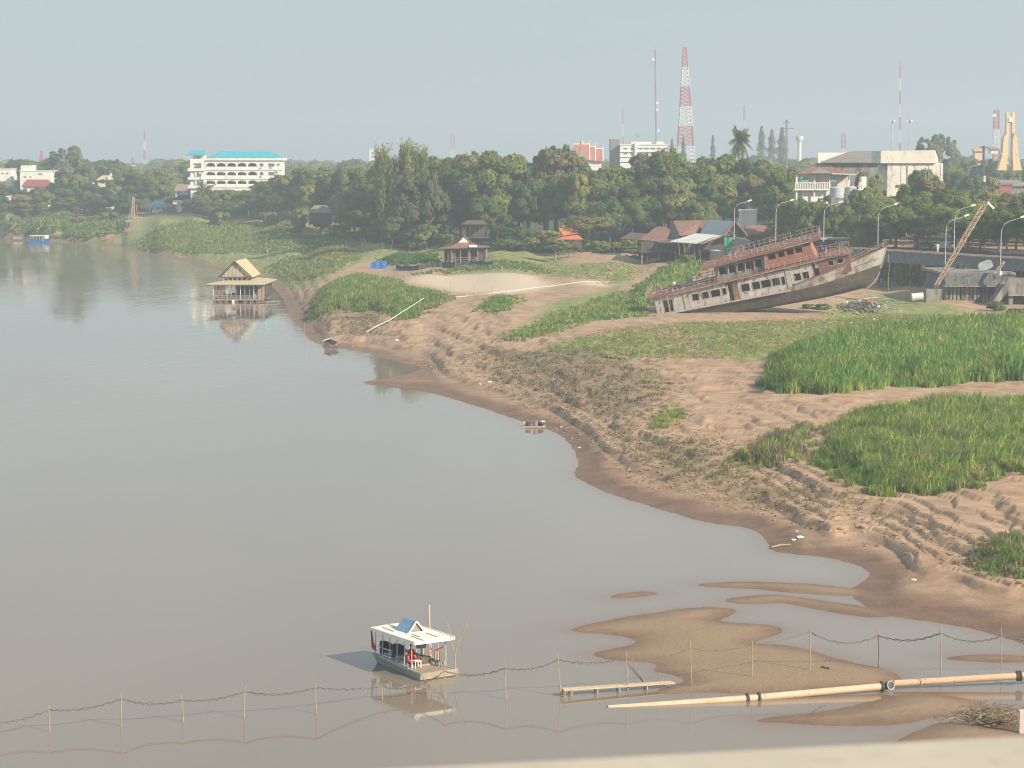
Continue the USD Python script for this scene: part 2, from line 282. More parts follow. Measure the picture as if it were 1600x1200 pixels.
def cover(polys, edge):
    m = np.zeros(len(X)); wx, wy = X + nz(X, Y, 6, 21) * 3, Y + nz(X, Y, 6, 22) * 7
    for p in polys:
        r = region(p); shapely.prepare(r); ins = shapely.contains_xy(r, wx, wy); k = cKDTree(dense(r, .6)); d = k.query(np.stack([wx[ins], wy[ins]], -1))[0]
        m[ins] = np.maximum(m[ins], sstep(0, edge, d))
    return m
grass_m = cover(SHORT, 4) * sstep(-.16, .2, nz(X, Y, 5, 23) + .5 * nz(X, Y, 1.2, 24) + .06)
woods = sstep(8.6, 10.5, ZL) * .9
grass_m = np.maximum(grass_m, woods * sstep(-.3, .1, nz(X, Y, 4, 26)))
dry_m = .8 * cover(DRY, 8) * sstep(.06, .28, nz(X, Y, 4.5, 25) + .5 * nz(X, Y, 1.1, 29))
sand_m = cover([[(640, 428), (760, 422), (870, 428), (905, 440), (880, 450), (800, 462), (700, 455), (620, 440)], [(880, 436), (960, 436), (1010, 442), (960, 448), (900, 446)]], 7) * (.35 + .65 * sstep(-.25, .2, nz(X, Y, 6, 51) + .5 * nz(X, Y, 1.5, 52)))
wet_m = np.where(DB > -.5, 1 - .85 * sstep(1.0, 4.6, DB + 2.6 * nz(X, Y, 3.2, 27) + .7 * nz(X, Y, .9, 28)), (1 - sstep(.35, .95, Z + .35 * nz(X, Y, 4, 27) + .12 * nz(X, Y, .9, 28))) * np.where(Y < 330, 1, .8))
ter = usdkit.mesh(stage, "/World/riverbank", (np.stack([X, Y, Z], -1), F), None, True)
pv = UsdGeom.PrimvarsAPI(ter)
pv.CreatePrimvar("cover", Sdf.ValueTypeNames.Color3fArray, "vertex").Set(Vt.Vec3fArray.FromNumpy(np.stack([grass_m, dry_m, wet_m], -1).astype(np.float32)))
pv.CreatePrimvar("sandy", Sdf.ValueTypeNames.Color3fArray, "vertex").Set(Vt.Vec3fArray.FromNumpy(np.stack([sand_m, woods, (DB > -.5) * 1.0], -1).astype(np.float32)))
tm = usdkit.material(stage, "/World/Looks/bank_soil", {
    "g": ("geometry", {}), "mpx": ("mapping", {"scale": (0.6, 0.18, 2.5)}), "n1": ("noise_texture", {"scale": 0.35, "detail": 7.0, "roughness": 0.65}), "n2": ("noise_texture", {"scale": 2.6, "detail": 6.0, "roughness": 0.7}),
    "n3": ("noise_texture", {"scale": 1.0, "detail": 5.0, "roughness": 0.6}),
    "soil": ("rgb_ramp", {"ramp": [(0.3, (.25, .160, .10)), (0.5, (.38, .258, .166)), (0.7, (.475, .345, .236))]}),
    "wet": ("rgb_ramp", {"ramp": [(0.3, (.135, .080, .050)), (0.6, (.205, .128, .082))]}),
    "grass": ("rgb_ramp", {"ramp": [(0.3, (.13, .19, .05)), (0.5, (.23, .25, .085)), (0.70, (.38, .30, .15))]}),
    "dry": ("rgb_ramp", {"ramp": [(0.32, (.12, .085, .06)), (0.5, (.22, .158, .108)), (0.68, (.34, .25, .175))]}),
    "c": ("attribute", {"attribute": "cover"}), "s": ("separate_color", {}), "c2": ("attribute", {"attribute": "sandy"}), "s2": ("separate_color", {}),
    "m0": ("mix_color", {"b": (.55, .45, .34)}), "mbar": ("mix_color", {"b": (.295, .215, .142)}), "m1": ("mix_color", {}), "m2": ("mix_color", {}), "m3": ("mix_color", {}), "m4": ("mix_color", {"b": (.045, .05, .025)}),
    "rr": ("map_range", {"to_min": 0.95, "to_max": 0.55}),
    "b": ("bump", {"distance": 0.13, "strength": 0.7}), "p": ("principled_bsdf", {"specular_ior_level": 0.2})},
    [("g.position", "n1.vector"), ("g.position", "n2.vector"), ("g.position", "mpx.vector"), ("mpx.vector", "n3.vector"), ("n1.fac", "soil.fac"), ("n1.fac", "wet.fac"), ("n3.fac", "grass.fac"), ("n2.fac", "dry.fac"),
     ("c.color", "s.color"), ("c2.color", "s2.color"), ("soil.color", "m0.a"), ("s2.r", "m0.fac"), ("m0.result", "mbar.a"), ("s2.b", "mbar.fac"), ("mbar.result", "m1.a"), ("dry.color", "m1.b"), ("s.g", "m1.fac"), ("m1.result", "m2.a"), ("grass.color", "m2.b"), ("s.r", "m2.fac"),
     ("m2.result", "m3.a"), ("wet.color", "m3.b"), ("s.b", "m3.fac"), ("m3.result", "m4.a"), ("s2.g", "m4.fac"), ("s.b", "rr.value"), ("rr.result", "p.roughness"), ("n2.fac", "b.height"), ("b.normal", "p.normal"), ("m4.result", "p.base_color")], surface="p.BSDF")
UsdShade.MaterialBindingAPI.Apply(ter.GetPrim()).Bind(tm)
tagp(ter.GetPrim(), "sandy eroded riverbank with wet mud edge and sandbars", None, None, "structure")

# ------------------------------------------------------------------ water
wm = usdkit.material(stage, "/World/Looks/muddy_water", {
    "g": ("geometry", {}), "mp": ("mapping", {"scale": (0.55, 0.16, 1.0)}), "mp2": ("mapping", {"scale": (0.012, 0.0035, 1.0)}),
    "n": ("noise_texture", {"scale": 1.0, "detail": 4.0, "roughness": 0.55}), "big": ("noise_texture", {"scale": 1.0, "detail": 4.0, "roughness": 0.6}),
    "amp": ("map_range", {"from_min": 0.40, "from_max": 0.68, "to_min": 0.12, "to_max": 1.0, "clamp": True}), "sx": ("separate_xyz", {}), "far": ("map_range", {"from_min": 150.0, "from_max": 750.0, "to_min": 0.03, "to_max": 2.6, "clamp": True}),
    "mul": ("math", {"math_type": "multiply"}), "ht": ("math", {"math_type": "multiply"}), "b": ("bump", {"distance": 0.17, "strength": 0.55}),
    "col": ("mix_color", {"a": (.205, .170, .130), "b": (.270, .226, .174)}), "sh": ("attribute", {"attribute": "shallow"}), "sc": ("mix_color", {"b": (.20, .135, .085)}), "shs": ("separate_color", {}), "cr": ("map_range", {"from_min": 0.35, "from_max": 0.68, "clamp": True}),
    "p": ("principled_bsdf", {"roughness": 0.035, "ior": 1.33, "specular_ior_level": 0.5})},
    [("g.position", "mp.vector"), ("g.position", "mp2.vector"), ("mp.vector", "n.vector"), ("mp2.vector", "big.vector"), ("big.fac", "amp.value"), ("g.position", "sx.vector"), ("sx.y", "far.value"), ("amp.result", "mul.value1"), ("far.result", "mul.value2"),
     ("n.fac", "ht.value1"), ("mul.value", "ht.value2"), ("ht.value", "b.height"), ("b.normal", "p.normal"), ("big.fac", "cr.value"), ("cr.result", "col.fac"), ("col.result", "sc.a"), ("sh.color", "shs.color"), ("shs.r", "sc.fac"), ("sc.result", "p.base_color")], surface="p.BSDF")
wt_ = np.concatenate([np.linspace(-2.5, -.32, 12), np.linspace(-.31, .34, 470), np.linspace(.36, 2.5, 10)])
wy_ = np.concatenate([[-300 + 1e-3, 40], [60, 90, 105], FPX * H / (np.arange(1232, 352, -2.2) - 250), [1180, 1300, 1700, 2600, 4500, 6050]])
WX, WY, WF = grid(wt_, np.maximum(wy_, 40)); wz_ = height(WX, np.maximum(WY, 60)); n_ = len(wt_); WY[:n_] = -350
water = usdkit.mesh(stage, "/World/river", (np.stack([WX, WY, 0 * WX], -1), WF), wm, False); shallow = np.exp(-np.maximum(-wz_, 0) / .16) * (WY > 100)
UsdGeom.PrimvarsAPI(water).CreatePrimvar("shallow", Sdf.ValueTypeNames.Color3fArray, "vertex").Set(Vt.Vec3fArray.FromNumpy(np.repeat(shallow[:, None], 3, 1).astype(np.float32)))
tagp(water.GetPrim(), "broad calm muddy river", None, None, "structure")

# ------------------------------------------------------------------ haze
hzm = usdkit.material(stage, "/World/Looks/haze", {"v": ("principled_volume", {"color": (.80, .91, .99), "density": 0.00041, "anisotropy": 0.15})}, [], volume="v.volume")
single("haze", MB().box(-2600, 2600, -400, 6100, -3.6, 140), hzm, "pale river haze", kind="stuff")
# ================================================================== vegetation
leafmat("leaf_dark", (0.053, 0.111, 0.024), (0.108, 0.183, 0.035), (0.216, 0.251, 0.049))
leafmat("leaf_mid", (0.090, 0.156, 0.031), (0.165, 0.231, 0.043), (0.305, 0.292, 0.060))
leafmat("leaf_olive", (.096, .160, .038), (.186, .243, .061), (.307, .301, .090))
leafmat("leaf_yellow", (.128, .192, .038), (.256, .288, .061), (.384, .346, .090))
leafmat("leaf_rust", (.105, .135, .045), (.175, .185, .06), (.29, .225, .09))
leafmat("leaf_bamboo", (0.116, 0.176, 0.035), (0.224, 0.278, 0.054), (0.358, 0.333, 0.076))
leafmat("leaf_grey", (.109, .154, .083), (.166, .211, .115), (.243, .269, .160))
mat("bark", (.16, .12, .085), (.09, .07, .05), scale=3, stretch=(1, 1, .3))
mat("pale_bark", (.36, .30, .23), (.22, .18, .14), scale=3, stretch=(1, 1, .3))

def write_leaves(path, V, N, material):
    """quads with shading normals that follow the crown"""
    n = len(V); v = V.reshape(-1, 3); a = np.arange(n) * 4; f = np.stack([a, a + 1, a + 2, a + 3], -1)
    m = usdkit.mesh(stage, path, (v, f), MATS[material])
    m.CreateNormalsAttr(Vt.Vec3fArray.FromNumpy(np.repeat(N, 4, 0).astype(np.float32))); m.SetNormalsInterpolation("vertex")
    return m
def cards(rng, c, out, size, asp=1.7, droop=0.0, lean=.75, big=None):
    """diamond cards at points c, facing roughly along out"""
    n = len(c); r = rng.normal(size=(n, 3)); nn = out + lean * r / np.linalg.norm(r, axis=1, keepdims=True); nn /= np.linalg.norm(nn, axis=1, keepdims=True)
    t = np.cross(nn, rng.normal(size=(n, 3))); t[:, 2] -= droop * np.abs(t[:, 2]); t -= nn * (t * nn).sum(1, keepdims=True); t /= np.linalg.norm(t, axis=1, keepdims=True) + 1e-9; b = np.cross(nn, t)
    s = (size * rng.uniform(.6, 1.35, n))[:, None]
    V = np.stack([c - t * s * asp / 2, c + b * s * -.5, c + t * s * asp / 2, c + b * s * .5], 1)
    V = V[:, [0, 1, 2, 3]]
    sh = (out * .7 if big is None else out * .35 + big * .5) + nn * .5; sh /= np.linalg.norm(sh, axis=1, keepdims=True)
    return V, sh
def lobes_crown(rng, lobes, n, size, asp=1.7, low=-.45):
    C = np.array([l[0] for l in lobes]); R = np.array([l[1] for l in lobes]); w = (R ** 2).mean(1); w /= w.sum()
    k = rng.choice(len(C), n, p=w); d = rng.normal(size=(n, 3)); d /= np.linalg.norm(d, axis=1, keepdims=True); d[:, 2] = np.where(d[:, 2] < low, -d[:, 2], d[:, 2])
    bump = .82 + .35 * meshkit.fbm(d * 2.4 + k[:, None] * 3.1, 3, 5)
    P = C[k] + d * R[k] * (bump * rng.uniform(.72, 1.05, n))[:, None]
    q = np.linalg.norm((P[:, None] - C[None]) / R[None], axis=2); q[np.arange(n), k] = 9
    keep = q.min(1) > .70
    P = P + rng.normal(size=P.shape) * R.mean() * .10; c0 = (C * w[:, None]).sum(0) - [0, 0, R.mean()]; big = P - c0; big /= np.linalg.norm(big, axis=1, keepdims=True)
    return cards(rng, P[keep], d[keep], size, asp, big=big[keep])
def limbs(mb, rng, h0, tips, r0):
    mb.tube([(0, 0, -.6), (.08, .05, h0 * .5), (0, 0, h0)], [r0 * 1.25, r0, r0 * .8], 7)
    for t in tips: t = np.array(t); mb.tube([(0, 0, h0 * .9), t * .5 + np.array([0, 0, h0 * .35]), t], [r0 * .55, r0 * .35, r0 * .12], 5)
KINDS = {}
def kind(name, build):
    p = f"/World/kind_{name}"; stage.CreateClassPrim(p); build(p); KINDS[name] = p
def broad(seed, H_, R_, nl, n, size, leaf, bark="bark", low=.30, flat=1.0, top_heavy=0.0):
    def b(p):
        rng = np.random.default_rng(seed); L = []
        for i in range(int(nl * 1.9)):
            a = rng.uniform(0, 6.28); rr = R_ * math.sqrt(rng.uniform(0.03, .86)); zf = rng.uniform(0, 1)
            z = H_ * (low + (1 - low) * (.18 + .66 * zf)); lim = math.sqrt(max(.08, 1 - ((zf - .25) / .95) ** 2)); rad = R_ * rng.uniform(.15, .36) * (1 - .2 * zf)
            L.append((np.array([rr * lim * math.cos(a), rr * lim * math.sin(a), z]), np.array([rad, rad, rad * rng.uniform(.62, .9) * flat])))
        V, N = lobes_crown(rng, L, n, size); write_leaves(p + "/crown", V, N, leaf)
        mb = MB(); limbs(mb, rng, H_ * low * 1.1, [l[0] for l in L[:7]], H_ * .022); usdkit.mesh(stage, p + "/trunk", mb.arr(), MATS[bark], True)
    return b
kind("tree_a", broad(1, 12, 5.2, 24, 9000, .42, "leaf_dark"))
kind("tree_b", broad(2, 12, 5.6, 20, 9000, .44, "leaf_mid", low=.24))
kind("tree_c", broad(3, 12, 5.0, 26, 8500, .40, "leaf_olive"))
kind("tree_d", broad(4, 12, 4.6, 18, 7500, .46, "leaf_yellow", low=.22))
kind("tree_e", broad(5, 12, 5.8, 30, 9500, .40, "leaf_mid", low=.18))
kind("tree_f", broad(6, 12, 5.2, 22, 8000, .42, "leaf_rust"))
kind("tree_g", broad(7, 12, 6.2, 16, 8500, .48, "leaf_dark", low=.2, flat=.8))
kind("tree_h", broad(8, 12, 4.4, 34, 8000, .34, "leaf_olive", low=.15))
kind("airy_tree", broad(9, 20, 6.6, 15, 4600, .5, "leaf_grey", "pale_bark", low=.28))
kind("umbrella_tree", broad(10, 9, 5.5, 22, 4200, .32, "leaf_rust", "pale_bark", low=.62, flat=.45))
kind("small_tree", broad(11, 6, 2.2, 12, 2600, .30, "leaf_olive", "pale_bark", low=.5))
kind("shrub", broad(12, 3, 2.2, 14, 2600, .26, "leaf_mid", low=.02, flat=1.0))
def bamboo(p):
    rng = np.random.default_rng(21); VV, NN = [], []; mb = MB()
    for i in range(46):
        a = rng.uniform(0, 6.28); r0 = rng.uniform(0, 1.3); hh = rng.uniform(8, 16.5); out = rng.uniform(.3, 2.6); t = np.linspace(0, 1, 12); d = np.array([math.cos(a), math.sin(a), 0])
        C = r0 * d + np.outer(t ** 2.2 * out, d) + np.stack([0 * t, 0 * t, hh * (t - .22 * t ** 4)], -1)
        mb.tube(C[::2], np.linspace(.06, .02, 6), 4, False)
        q = rng.uniform(.25, 1, 170) ** .8; P = np.stack([np.interp(q, t, C[:, k]) for k in range(3)], -1); off = rng.normal(size=(170, 3)) * (.28 + .5 * q[:, None] * (1 - .3 * q[:, None]))
        o = off / np.linalg.norm(off, axis=1, keepdims=True); v, n = cards(rng, P + off, o, .34, 2.4, 1.0); VV.append(v); NN.append(n)
    write_leaves(p + "/crown", np.vstack(VV), np.vstack(NN), "leaf_bamboo"); usdkit.mesh(stage, p + "/stem", mb.arr(), MATS["pale_bark"], True)
kind("bamboo", bamboo)
def conifer(p):
    rng = np.random.default_rng(22); n = 2000; z = rng.uniform(.12, 1, n) ** .9; a = rng.uniform(0, 6.28, n); r = (1 - z) ** .6 * 2.6 * rng.uniform(.1, 1, n) * (.75 + .4 * np.sin(z * 34 + a * 2)); d = np.stack([np.cos(a), np.sin(a), 0 * a + .35], -1)
    P = np.stack([r * np.cos(a), r * np.sin(a), 18 * z], -1); v, nn = cards(rng, P, d / np.linalg.norm(d, axis=1, keepdims=True), .36, 2.2, .6); write_leaves(p + "/crown", v, nn, "leaf_grey")
    usdkit.mesh(stage, p + "/trunk", MB().tube([(0, 0, -.5), (0, 0, 17.6)], [.22, .05], 6).arr(), MATS["bark"], True)
kind("conifer", conifer)
def frond(rng, L, a, elev, sag, w=1.0, n=26):
    t = np.linspace(.06, 1, n); d = np.array([math.cos(a), math.sin(a), 0]); s = np.array([-math.sin(a), math.cos(a), 0])
    C = np.outer(L * (t * math.cos(elev)), d) + np.stack([0 * t, 0 * t, L * (t * math.sin(elev) - sag * t ** 2)], -1)
    V = []
    for sg in (-1, 1):
        for i in range(n - 1):
            l = w * math.sin(math.pi * min(.97, .12 + .85 * t[i])) * rng.uniform(.85, 1.1); tip = C[i] + s * sg * l + d * l * .45 + np.array([0, 0, -.55 * l]); e = (C[i + 1] - C[i]) * .8
            V.append([C[i], C[i] + e, tip + e * .25, tip])
    return np.array(V)
def palm(h, L, n, seed, lean=.4):
    def b(p):
        rng = np.random.default_rng(seed); mb = MB(); mb.tube([(0, 0, -.5), (lean * .3, 0, h * .5), (lean, .1, h)], [.26, .18, .15], 7); usdkit.mesh(stage, p + "/trunk", mb.arr(), MATS["pale_bark"], True)
        for i in range(n):
            V = frond(rng, L * rng.uniform(.85, 1.1), i * 2.4 + rng.uniform(-.2, .2), rng.uniform(-.5, 1.25), rng.uniform(.25, .6)) + np.array([lean, .1, h]); N = np.tile([[0, 0, 1.0]], (len(V), 1)) + .5 * rng.normal(size=(len(V), 3)); N /= np.linalg.norm(N, axis=1, keepdims=True)
            write_leaves(numbered(p, "frond"), V, N, "leaf_yellow" if i % 6 == 5 else "leaf_bamboo")
    return b
kind("coconut_palm", palm(12, 3.9, 46, 31)); kind("oil_palm", palm(5, 4.6, 20, 32, .2)); kind("banana", palm(2.0, 2.4, 9, 33, .1))

def plant(kindname, name, label, x, y, z, sx, sz, rot, group=None, cat="tree"):
    p = numbered("/World", name); X_ = UsdGeom.Xform.Define(stage, p); X_.AddTranslateOp().Set(Gf.Vec3d(x, y, z)); X_.AddRotateZOp().Set(rot); X_.AddScaleOp().Set(Gf.Vec3f(sx, sx, sz))
    X_.GetPrim().GetReferences().AddInternalReference(KINDS[kindname]); X_.GetPrim().SetInstanceable(True); tagp(X_.GetPrim(), label, cat, group); return X_
KH = {"airy_tree": (20, 6.4), "umbrella_tree": (9, 5.5), "small_tree": (6, 2.2), "shrub": (3, 2.2), "bamboo": (15, 4), "conifer": (18, 2.2), "coconut_palm": (14, 4), "oil_palm": (8.5, 4.2), "banana": (3.6, 2)}
trng = random.Random(5)
def tree_px(kindname, px, ytop, Y, rpx, name, label, group=None, cat="tree", base=None):
    """a tree whose top stands at pixel (px, ytop) at depth Y, rpx pixels to each side"""
    P = at(px, ytop, Y); zb = hz(P[0], Y) - .2 if base is None else base; h0, r0 = KH.get(kindname, (12, 5.2))
    hh = max(P[2] - zb, 1.0); return plant(kindname, name, label, P[0], Y, zb, rpx / ppm(Y) / r0, hh / h0, trng.uniform(0, 360), group, cat)

SKYL = [(-60, 276), (0, 279), (20, 281), (30, 293), (80, 293), (90, 283), (140, 274), (150, 289), (178, 289), (186, 262), (240, 258), (262, 258), (270, 300), (298, 300), (304, 286), (320, 276), (350, 274), (372, 290), (400, 282), (425, 272), (455, 266), (490, 260), (540, 258), (575, 254), (600, 246), (665, 244), (700, 240), (735, 230), (780, 229), (810, 238), (850, 240), (872, 228), (892, 238), (905, 248), (950, 250), (1000, 247), (1020, 240), (1040, 230), (1065, 241), (1100, 236), (1150, 238), (1190, 246), (1225, 250), (1245, 268), (1262, 300), (1340, 304), (1352, 282), (1375, 284), (1400, 300), (1425, 270), (1445, 262), (1462, 285), (1500, 290), (1560, 296), (1620, 300), (1700, 295)]
BELT = [(-60, 990), (0, 985), (100, 985), (200, 965), (300, 925), (420, 870), (500, 765), (560, 695), (650, 645), (800, 605), (950, 592), (1100, 588), (1200, 592), (1260, 560), (1330, 506), (1400, 492), (1540, 466), (1620, 452), (1700, 440)]
BASEY = [(-60, 330), (0, 335), (100, 338), (200, 335), (300, 345), (420, 345), (500, 352), (560, 372), (650, 395), (760, 400), (900, 402), (1100, 400), (1200, 395), (1300, 380), (1400, 384), (1600, 392)]
def lerp(T, x): return float(np.interp(x, [t[0] for t in T], [t[1] for t in T]))
LOOK = {"tree_a": "dense dark green tree", "tree_b": "broad mid green tree", "tree_c": "olive green tree", "tree_d": "yellowish green tree", "tree_e": "bushy mid green tree", "tree_f": "rusty brown tinged tree", "tree_g": "wide flat topped dark tree", "tree_h": "narrow olive leafy tree"}
SECT = [(70, "below the far left white blocks"), (170, "under the tall airy tree"), (292, "behind the timber derrick"), (450, "before the teal roofed school"), (585, "between school and bamboo plumes"), (680, "below the bamboo plumes"), (840, "behind the hip roofed pavilion"), (985, "around the orange tiled sala"), (1180, "behind the rusty stilt house"), (1345, "around the balcony house"), (1485, "before the concrete block"), (9999, "behind the crane boom")]
ROW = ["front edge", "second row", "middle row", "back row"]
BELTS = {}
for px in np.arange(-40, 1660, 29):
    for r in range(4):
        right = px > 1325
        if r == 1 and trng.random() < .25: continue
        x = px + trng.uniform(-11, 11) + (14 if r % 2 else 0); Y = lerp(BELT, x) + r * (15 if not right else 22) + trng.uniform(-5, 5); f = (r / 3) ** .8
        by = lerp(BASEY, x); sk = lerp(SKYL, x); ft = by - (48 if 540 < x < 1240 else 38) if not right else 322
        if right: f = r / 3
        top = ft + (sk - ft) * f + trng.uniform(-5, 9) * (.5 if r == 3 else 1)
        if r <= 1 and 0 < x < 58: top = max(top, 315)
        if 24 < x < 84: top = max(top, 292)
        if 144 < x < 182: top = max(top, 288)
        if 266 < x < 302: top = max(top, 300)
        if r < 3 and 985 < x < 1195 and r == 0: continue                     # the stilt house stands here
        if r == 0 and (462 < x < 525 or 690 < x < 775 or 870 < x < 990 or 268 < x < 300): continue
        if r <= 1 and 225 < x < 265: continue
        k = trng.choices(["tree_a", "tree_b", "tree_c", "tree_d", "tree_e", "tree_f", "tree_g", "tree_h"], [3, 3, 2.4, 1.4 if r else .5, 3, 1.0, 2, 2])[0]
        sec = next(s for e, s in SECT if x < e)
        zt_ = at(x, top, Y)[2]; hh0 = zt_ - hz((x - 800) / FPX * Y, Y); rpx = max(4.6, .36 * hh0) * ppm(Y) * trng.uniform(.8, 1.2) * (1.0 if Y < 800 else 1.15)
        BELTS.setdefault((k, r, sec), []).append((x, tree_px(k, x, top, Y, rpx, "belt_tree", "tree", None)))
POS = {1: [""], 2: ["left", "right"], 3: ["left", "middle", "right"], 4: ["leftmost", "left middle", "right middle", "rightmost"]}
for (k, r, sec), L in BELTS.items():
    L.sort(key=lambda q: q[0])
    for i, (x, pr_) in enumerate(L): pr_.GetPrim().SetCustomDataByKey("label", " ".join(f"{POS[min(len(L), 4)][min(i, 3)]} {LOOK[k]}, {ROW[r]}, {sec}".split())); pr_.GetPrim().SetCustomDataByKey("group", "trees of the riverside belt")
EX = [("tree_e", 1236, 300, 545, 22, "round green tree at the balcony house's left foot"), ("tree_c", 1256, 306, 538, 18, "olive tree directly below the balcony house's balustrade"), ("tree_b", 1276, 310, 534, 19, "green tree below the left water tank"), ("tree_d", 1298, 314, 531, 18, "yellowish tree in front of the water tanks"), ("tree_e", 1318, 316, 528, 18, "bushy tree below the right water tank"), ("tree_c", 1345, 290, 540, 22, "leafy tree right of the water tanks"), ("tree_h", 1262, 330, 524, 18, "low olive tree behind the ferry's upper saloon"), ("tree_b", 1300, 334, 520, 19, "low green tree behind the ferry's wheelhouse"), ("tree_e", 1335, 330, 518, 20, "low bushy tree behind the ferry's forward house"),
      ("tree_b", 1492, 262, 700, 22, "green tree right of the concrete block's white column"), ("tree_c", 1520, 268, 690, 22, "olive tree below the distant street lamp"), ("tree_d", 1548, 272, 700, 20, "yellowish tree below the yellow monument's left leg"), ("tree_e", 1578, 300, 560, 26, "bushy tree below the pink awning"), ("tree_a", 1610, 296, 540, 30, "dark tree at the right edge above the last street lamp"), ("tree_c", 1500, 240, 980, 22, "hazy olive tree between hazy twin trees and monument"), ("tree_b", 1530, 244, 960, 22, "hazy green tree left of the yellow monument"), ("tree_a", 1556, 246, 950, 18, "hazy dark tree at the red roofed hall"), ("tree_d", 1583, 262, 850, 18, "hazy yellowish tree between the monument's legs"), ("tree_b", 1612, 258, 860, 20, "hazy green tree right of the yellow monument"), ("tree_e", 1478, 250, 900, 20, "hazy bushy tree behind the concrete block's right corner"),
      ("tree_d", 1545, 300, 545, 24, "yellow green tree just right of the crane tip"), ("tree_e", 1515, 302, 548, 22, "green tree just left of the crane tip"), ("tree_g", 1570, 340, 500, 30, "wide dark tree behind the rightmost lamps"), ("tree_a", 1520, 345, 498, 26, "dark tree behind the crane boom's upper half")]
for k, px, yt, Y, r, lab in EX: tree_px(k, px, yt, Y, r, "belt_tree", lab)
for k, px, yt, Y, r, lab in [("tree_e", 500, 326, 742, 12, "dark bushy tree right of the grey hut"), ("tree_b", 470, 322, 746, 14, "green tree left of the grey hut")]: tree_px(k, px, yt, Y, r, "belt_tree", lab)
# trees one can single out
tree_px("airy_tree", 103, 224, 1010, 34, "airy_tree", "tallest grey green airy tree rising above the left bank")
tree_px("airy_tree", 132, 246, 1015, 20, "airy_tree", "lower airy tree leaning right beside the tallest left bank tree")
tree_px("tree_b", 112, 268, 1005, 24, "belt_tree", "round green tree directly under the tallest airy tree")
tree_px("tree_e", 28, 300, 990, 30, "belt_tree", "dark rounded tree in front of the maroon roof at far left")
for px, yt, r, lab in [(637, 199, 15, "highest bamboo plume arching above the tree belt"), (658, 208, 14, "bamboo plume just right of the highest plume"), (597, 207, 14, "bamboo plume at the left of the bamboo grove"), (617, 226, 13, "lower bamboo plume in the middle of the grove")]:
    tree_px("bamboo", px, yt, 668 + (px % 7), r, "bamboo_clump", lab, cat="bamboo")
tree_px("coconut_palm", 1155, 196, 660, 21, "coconut_palm", "tall coconut palm standing above the tree belt right of the lattice tower", cat="palm tree")
tree_px("oil_palm", 1005, 268, 628, 28, "oil_palm", "spreading feather palm in the middle of the tree belt", cat="palm tree")
tree_px("oil_palm", 978, 278, 632, 22, "oil_palm", "smaller feather palm left of the spreading one", cat="palm tree")
tree_px("oil_palm", 318, 272, 915, 22, "oil_palm", "shaggy palm top in front of the school's left end", cat="palm tree")
tree_px("tree_a", 1040, 228, 680, 24, "belt_tree", "dark domed tree in front of the white office block's right end")
tree_px("tree_a", 874, 222, 690, 26, "belt_tree", "dark domed tree left of the red temple roof")
tree_px("tree_b", 758, 226, 672, 32, "belt_tree", "big crowned tree at the skyline right of the bamboo plumes")
tree_px("tree_f", 640, 262, 640, 30, "belt_tree", "pinkish brown tree below the bamboo plumes")
tree_px("tree_f", 672, 262, 640, 26, "belt_tree", "russet tree right of the pinkish brown one")
tree_px("tree_d", 905, 262, 620, 24, "belt_tree", "bright yellow green tree under the temple roof")
tree_px("tree_d", 1058, 240, 672, 20, "belt_tree", "yellow green tree at the foot of the lattice tower")
tree_px("tree_a", 1120, 238, 645, 44, "belt_tree", "very large dark green tree above the grey sheet roof of the stilt house")
tree_px("tree_e", 1215, 250, 600, 34, "belt_tree", "large green tree left of the balcony house")
for px, yt, r, lab in [(1190, 198, 8, "thin pointed conifer right of the coconut palm"), (1206, 203, 8, "second hazy conifer right of the coconut palm"), (1222, 200, 9, "hazy conifer beside the far utility pole"), (1050, 218, 5, "slim hazy conifer left of the lattice tower's base"), (1068, 214, 5, "slim hazy conifer in front of the lattice tower's base"), (1114, 212, 5, "lone slim conifer right of the lattice tower")]:
    tree_px("conifer", px, yt, 1500, r * 1.6, "conifer", lab)
tree_px("airy_tree", 1450, 206, 960, 24, "airy_tree", "hazy bare-looking round tree behind the flat concrete block")
tree_px("airy_tree", 1478, 205, 965, 22, "airy_tree", "right half of the hazy twin trees behind the flat concrete block")
tree_px("tree_b", 1442, 258, 585, 24, "belt_tree", "round tree standing before the flat concrete block's wall")
tree_px("tree_c", 1360, 262, 590, 26, "belt_tree", "olive tree between the grey hip roof and the concrete block")
tree_px("umbrella_tree", 920, 338, 590, 48, "umbrella_tree", "spreading flat crowned tree right of the orange pavilion roof")
tree_px("small_tree", 868, 372, 566, 23, "small_tree", "small round tree with pale stem on the grass left of the orange pavilion")
for px, yt, r, lab in [(880, 384, 10, "slim pale stemmed tree under the orange roof, left one"), (889, 382, 10, "slim pale stemmed tree under the orange roof, middle one"), (898, 383, 11, "slim pale stemmed tree under the orange roof, right one")]:
    tree_px("small_tree", px, yt, 570, r, "small_tree", lab)
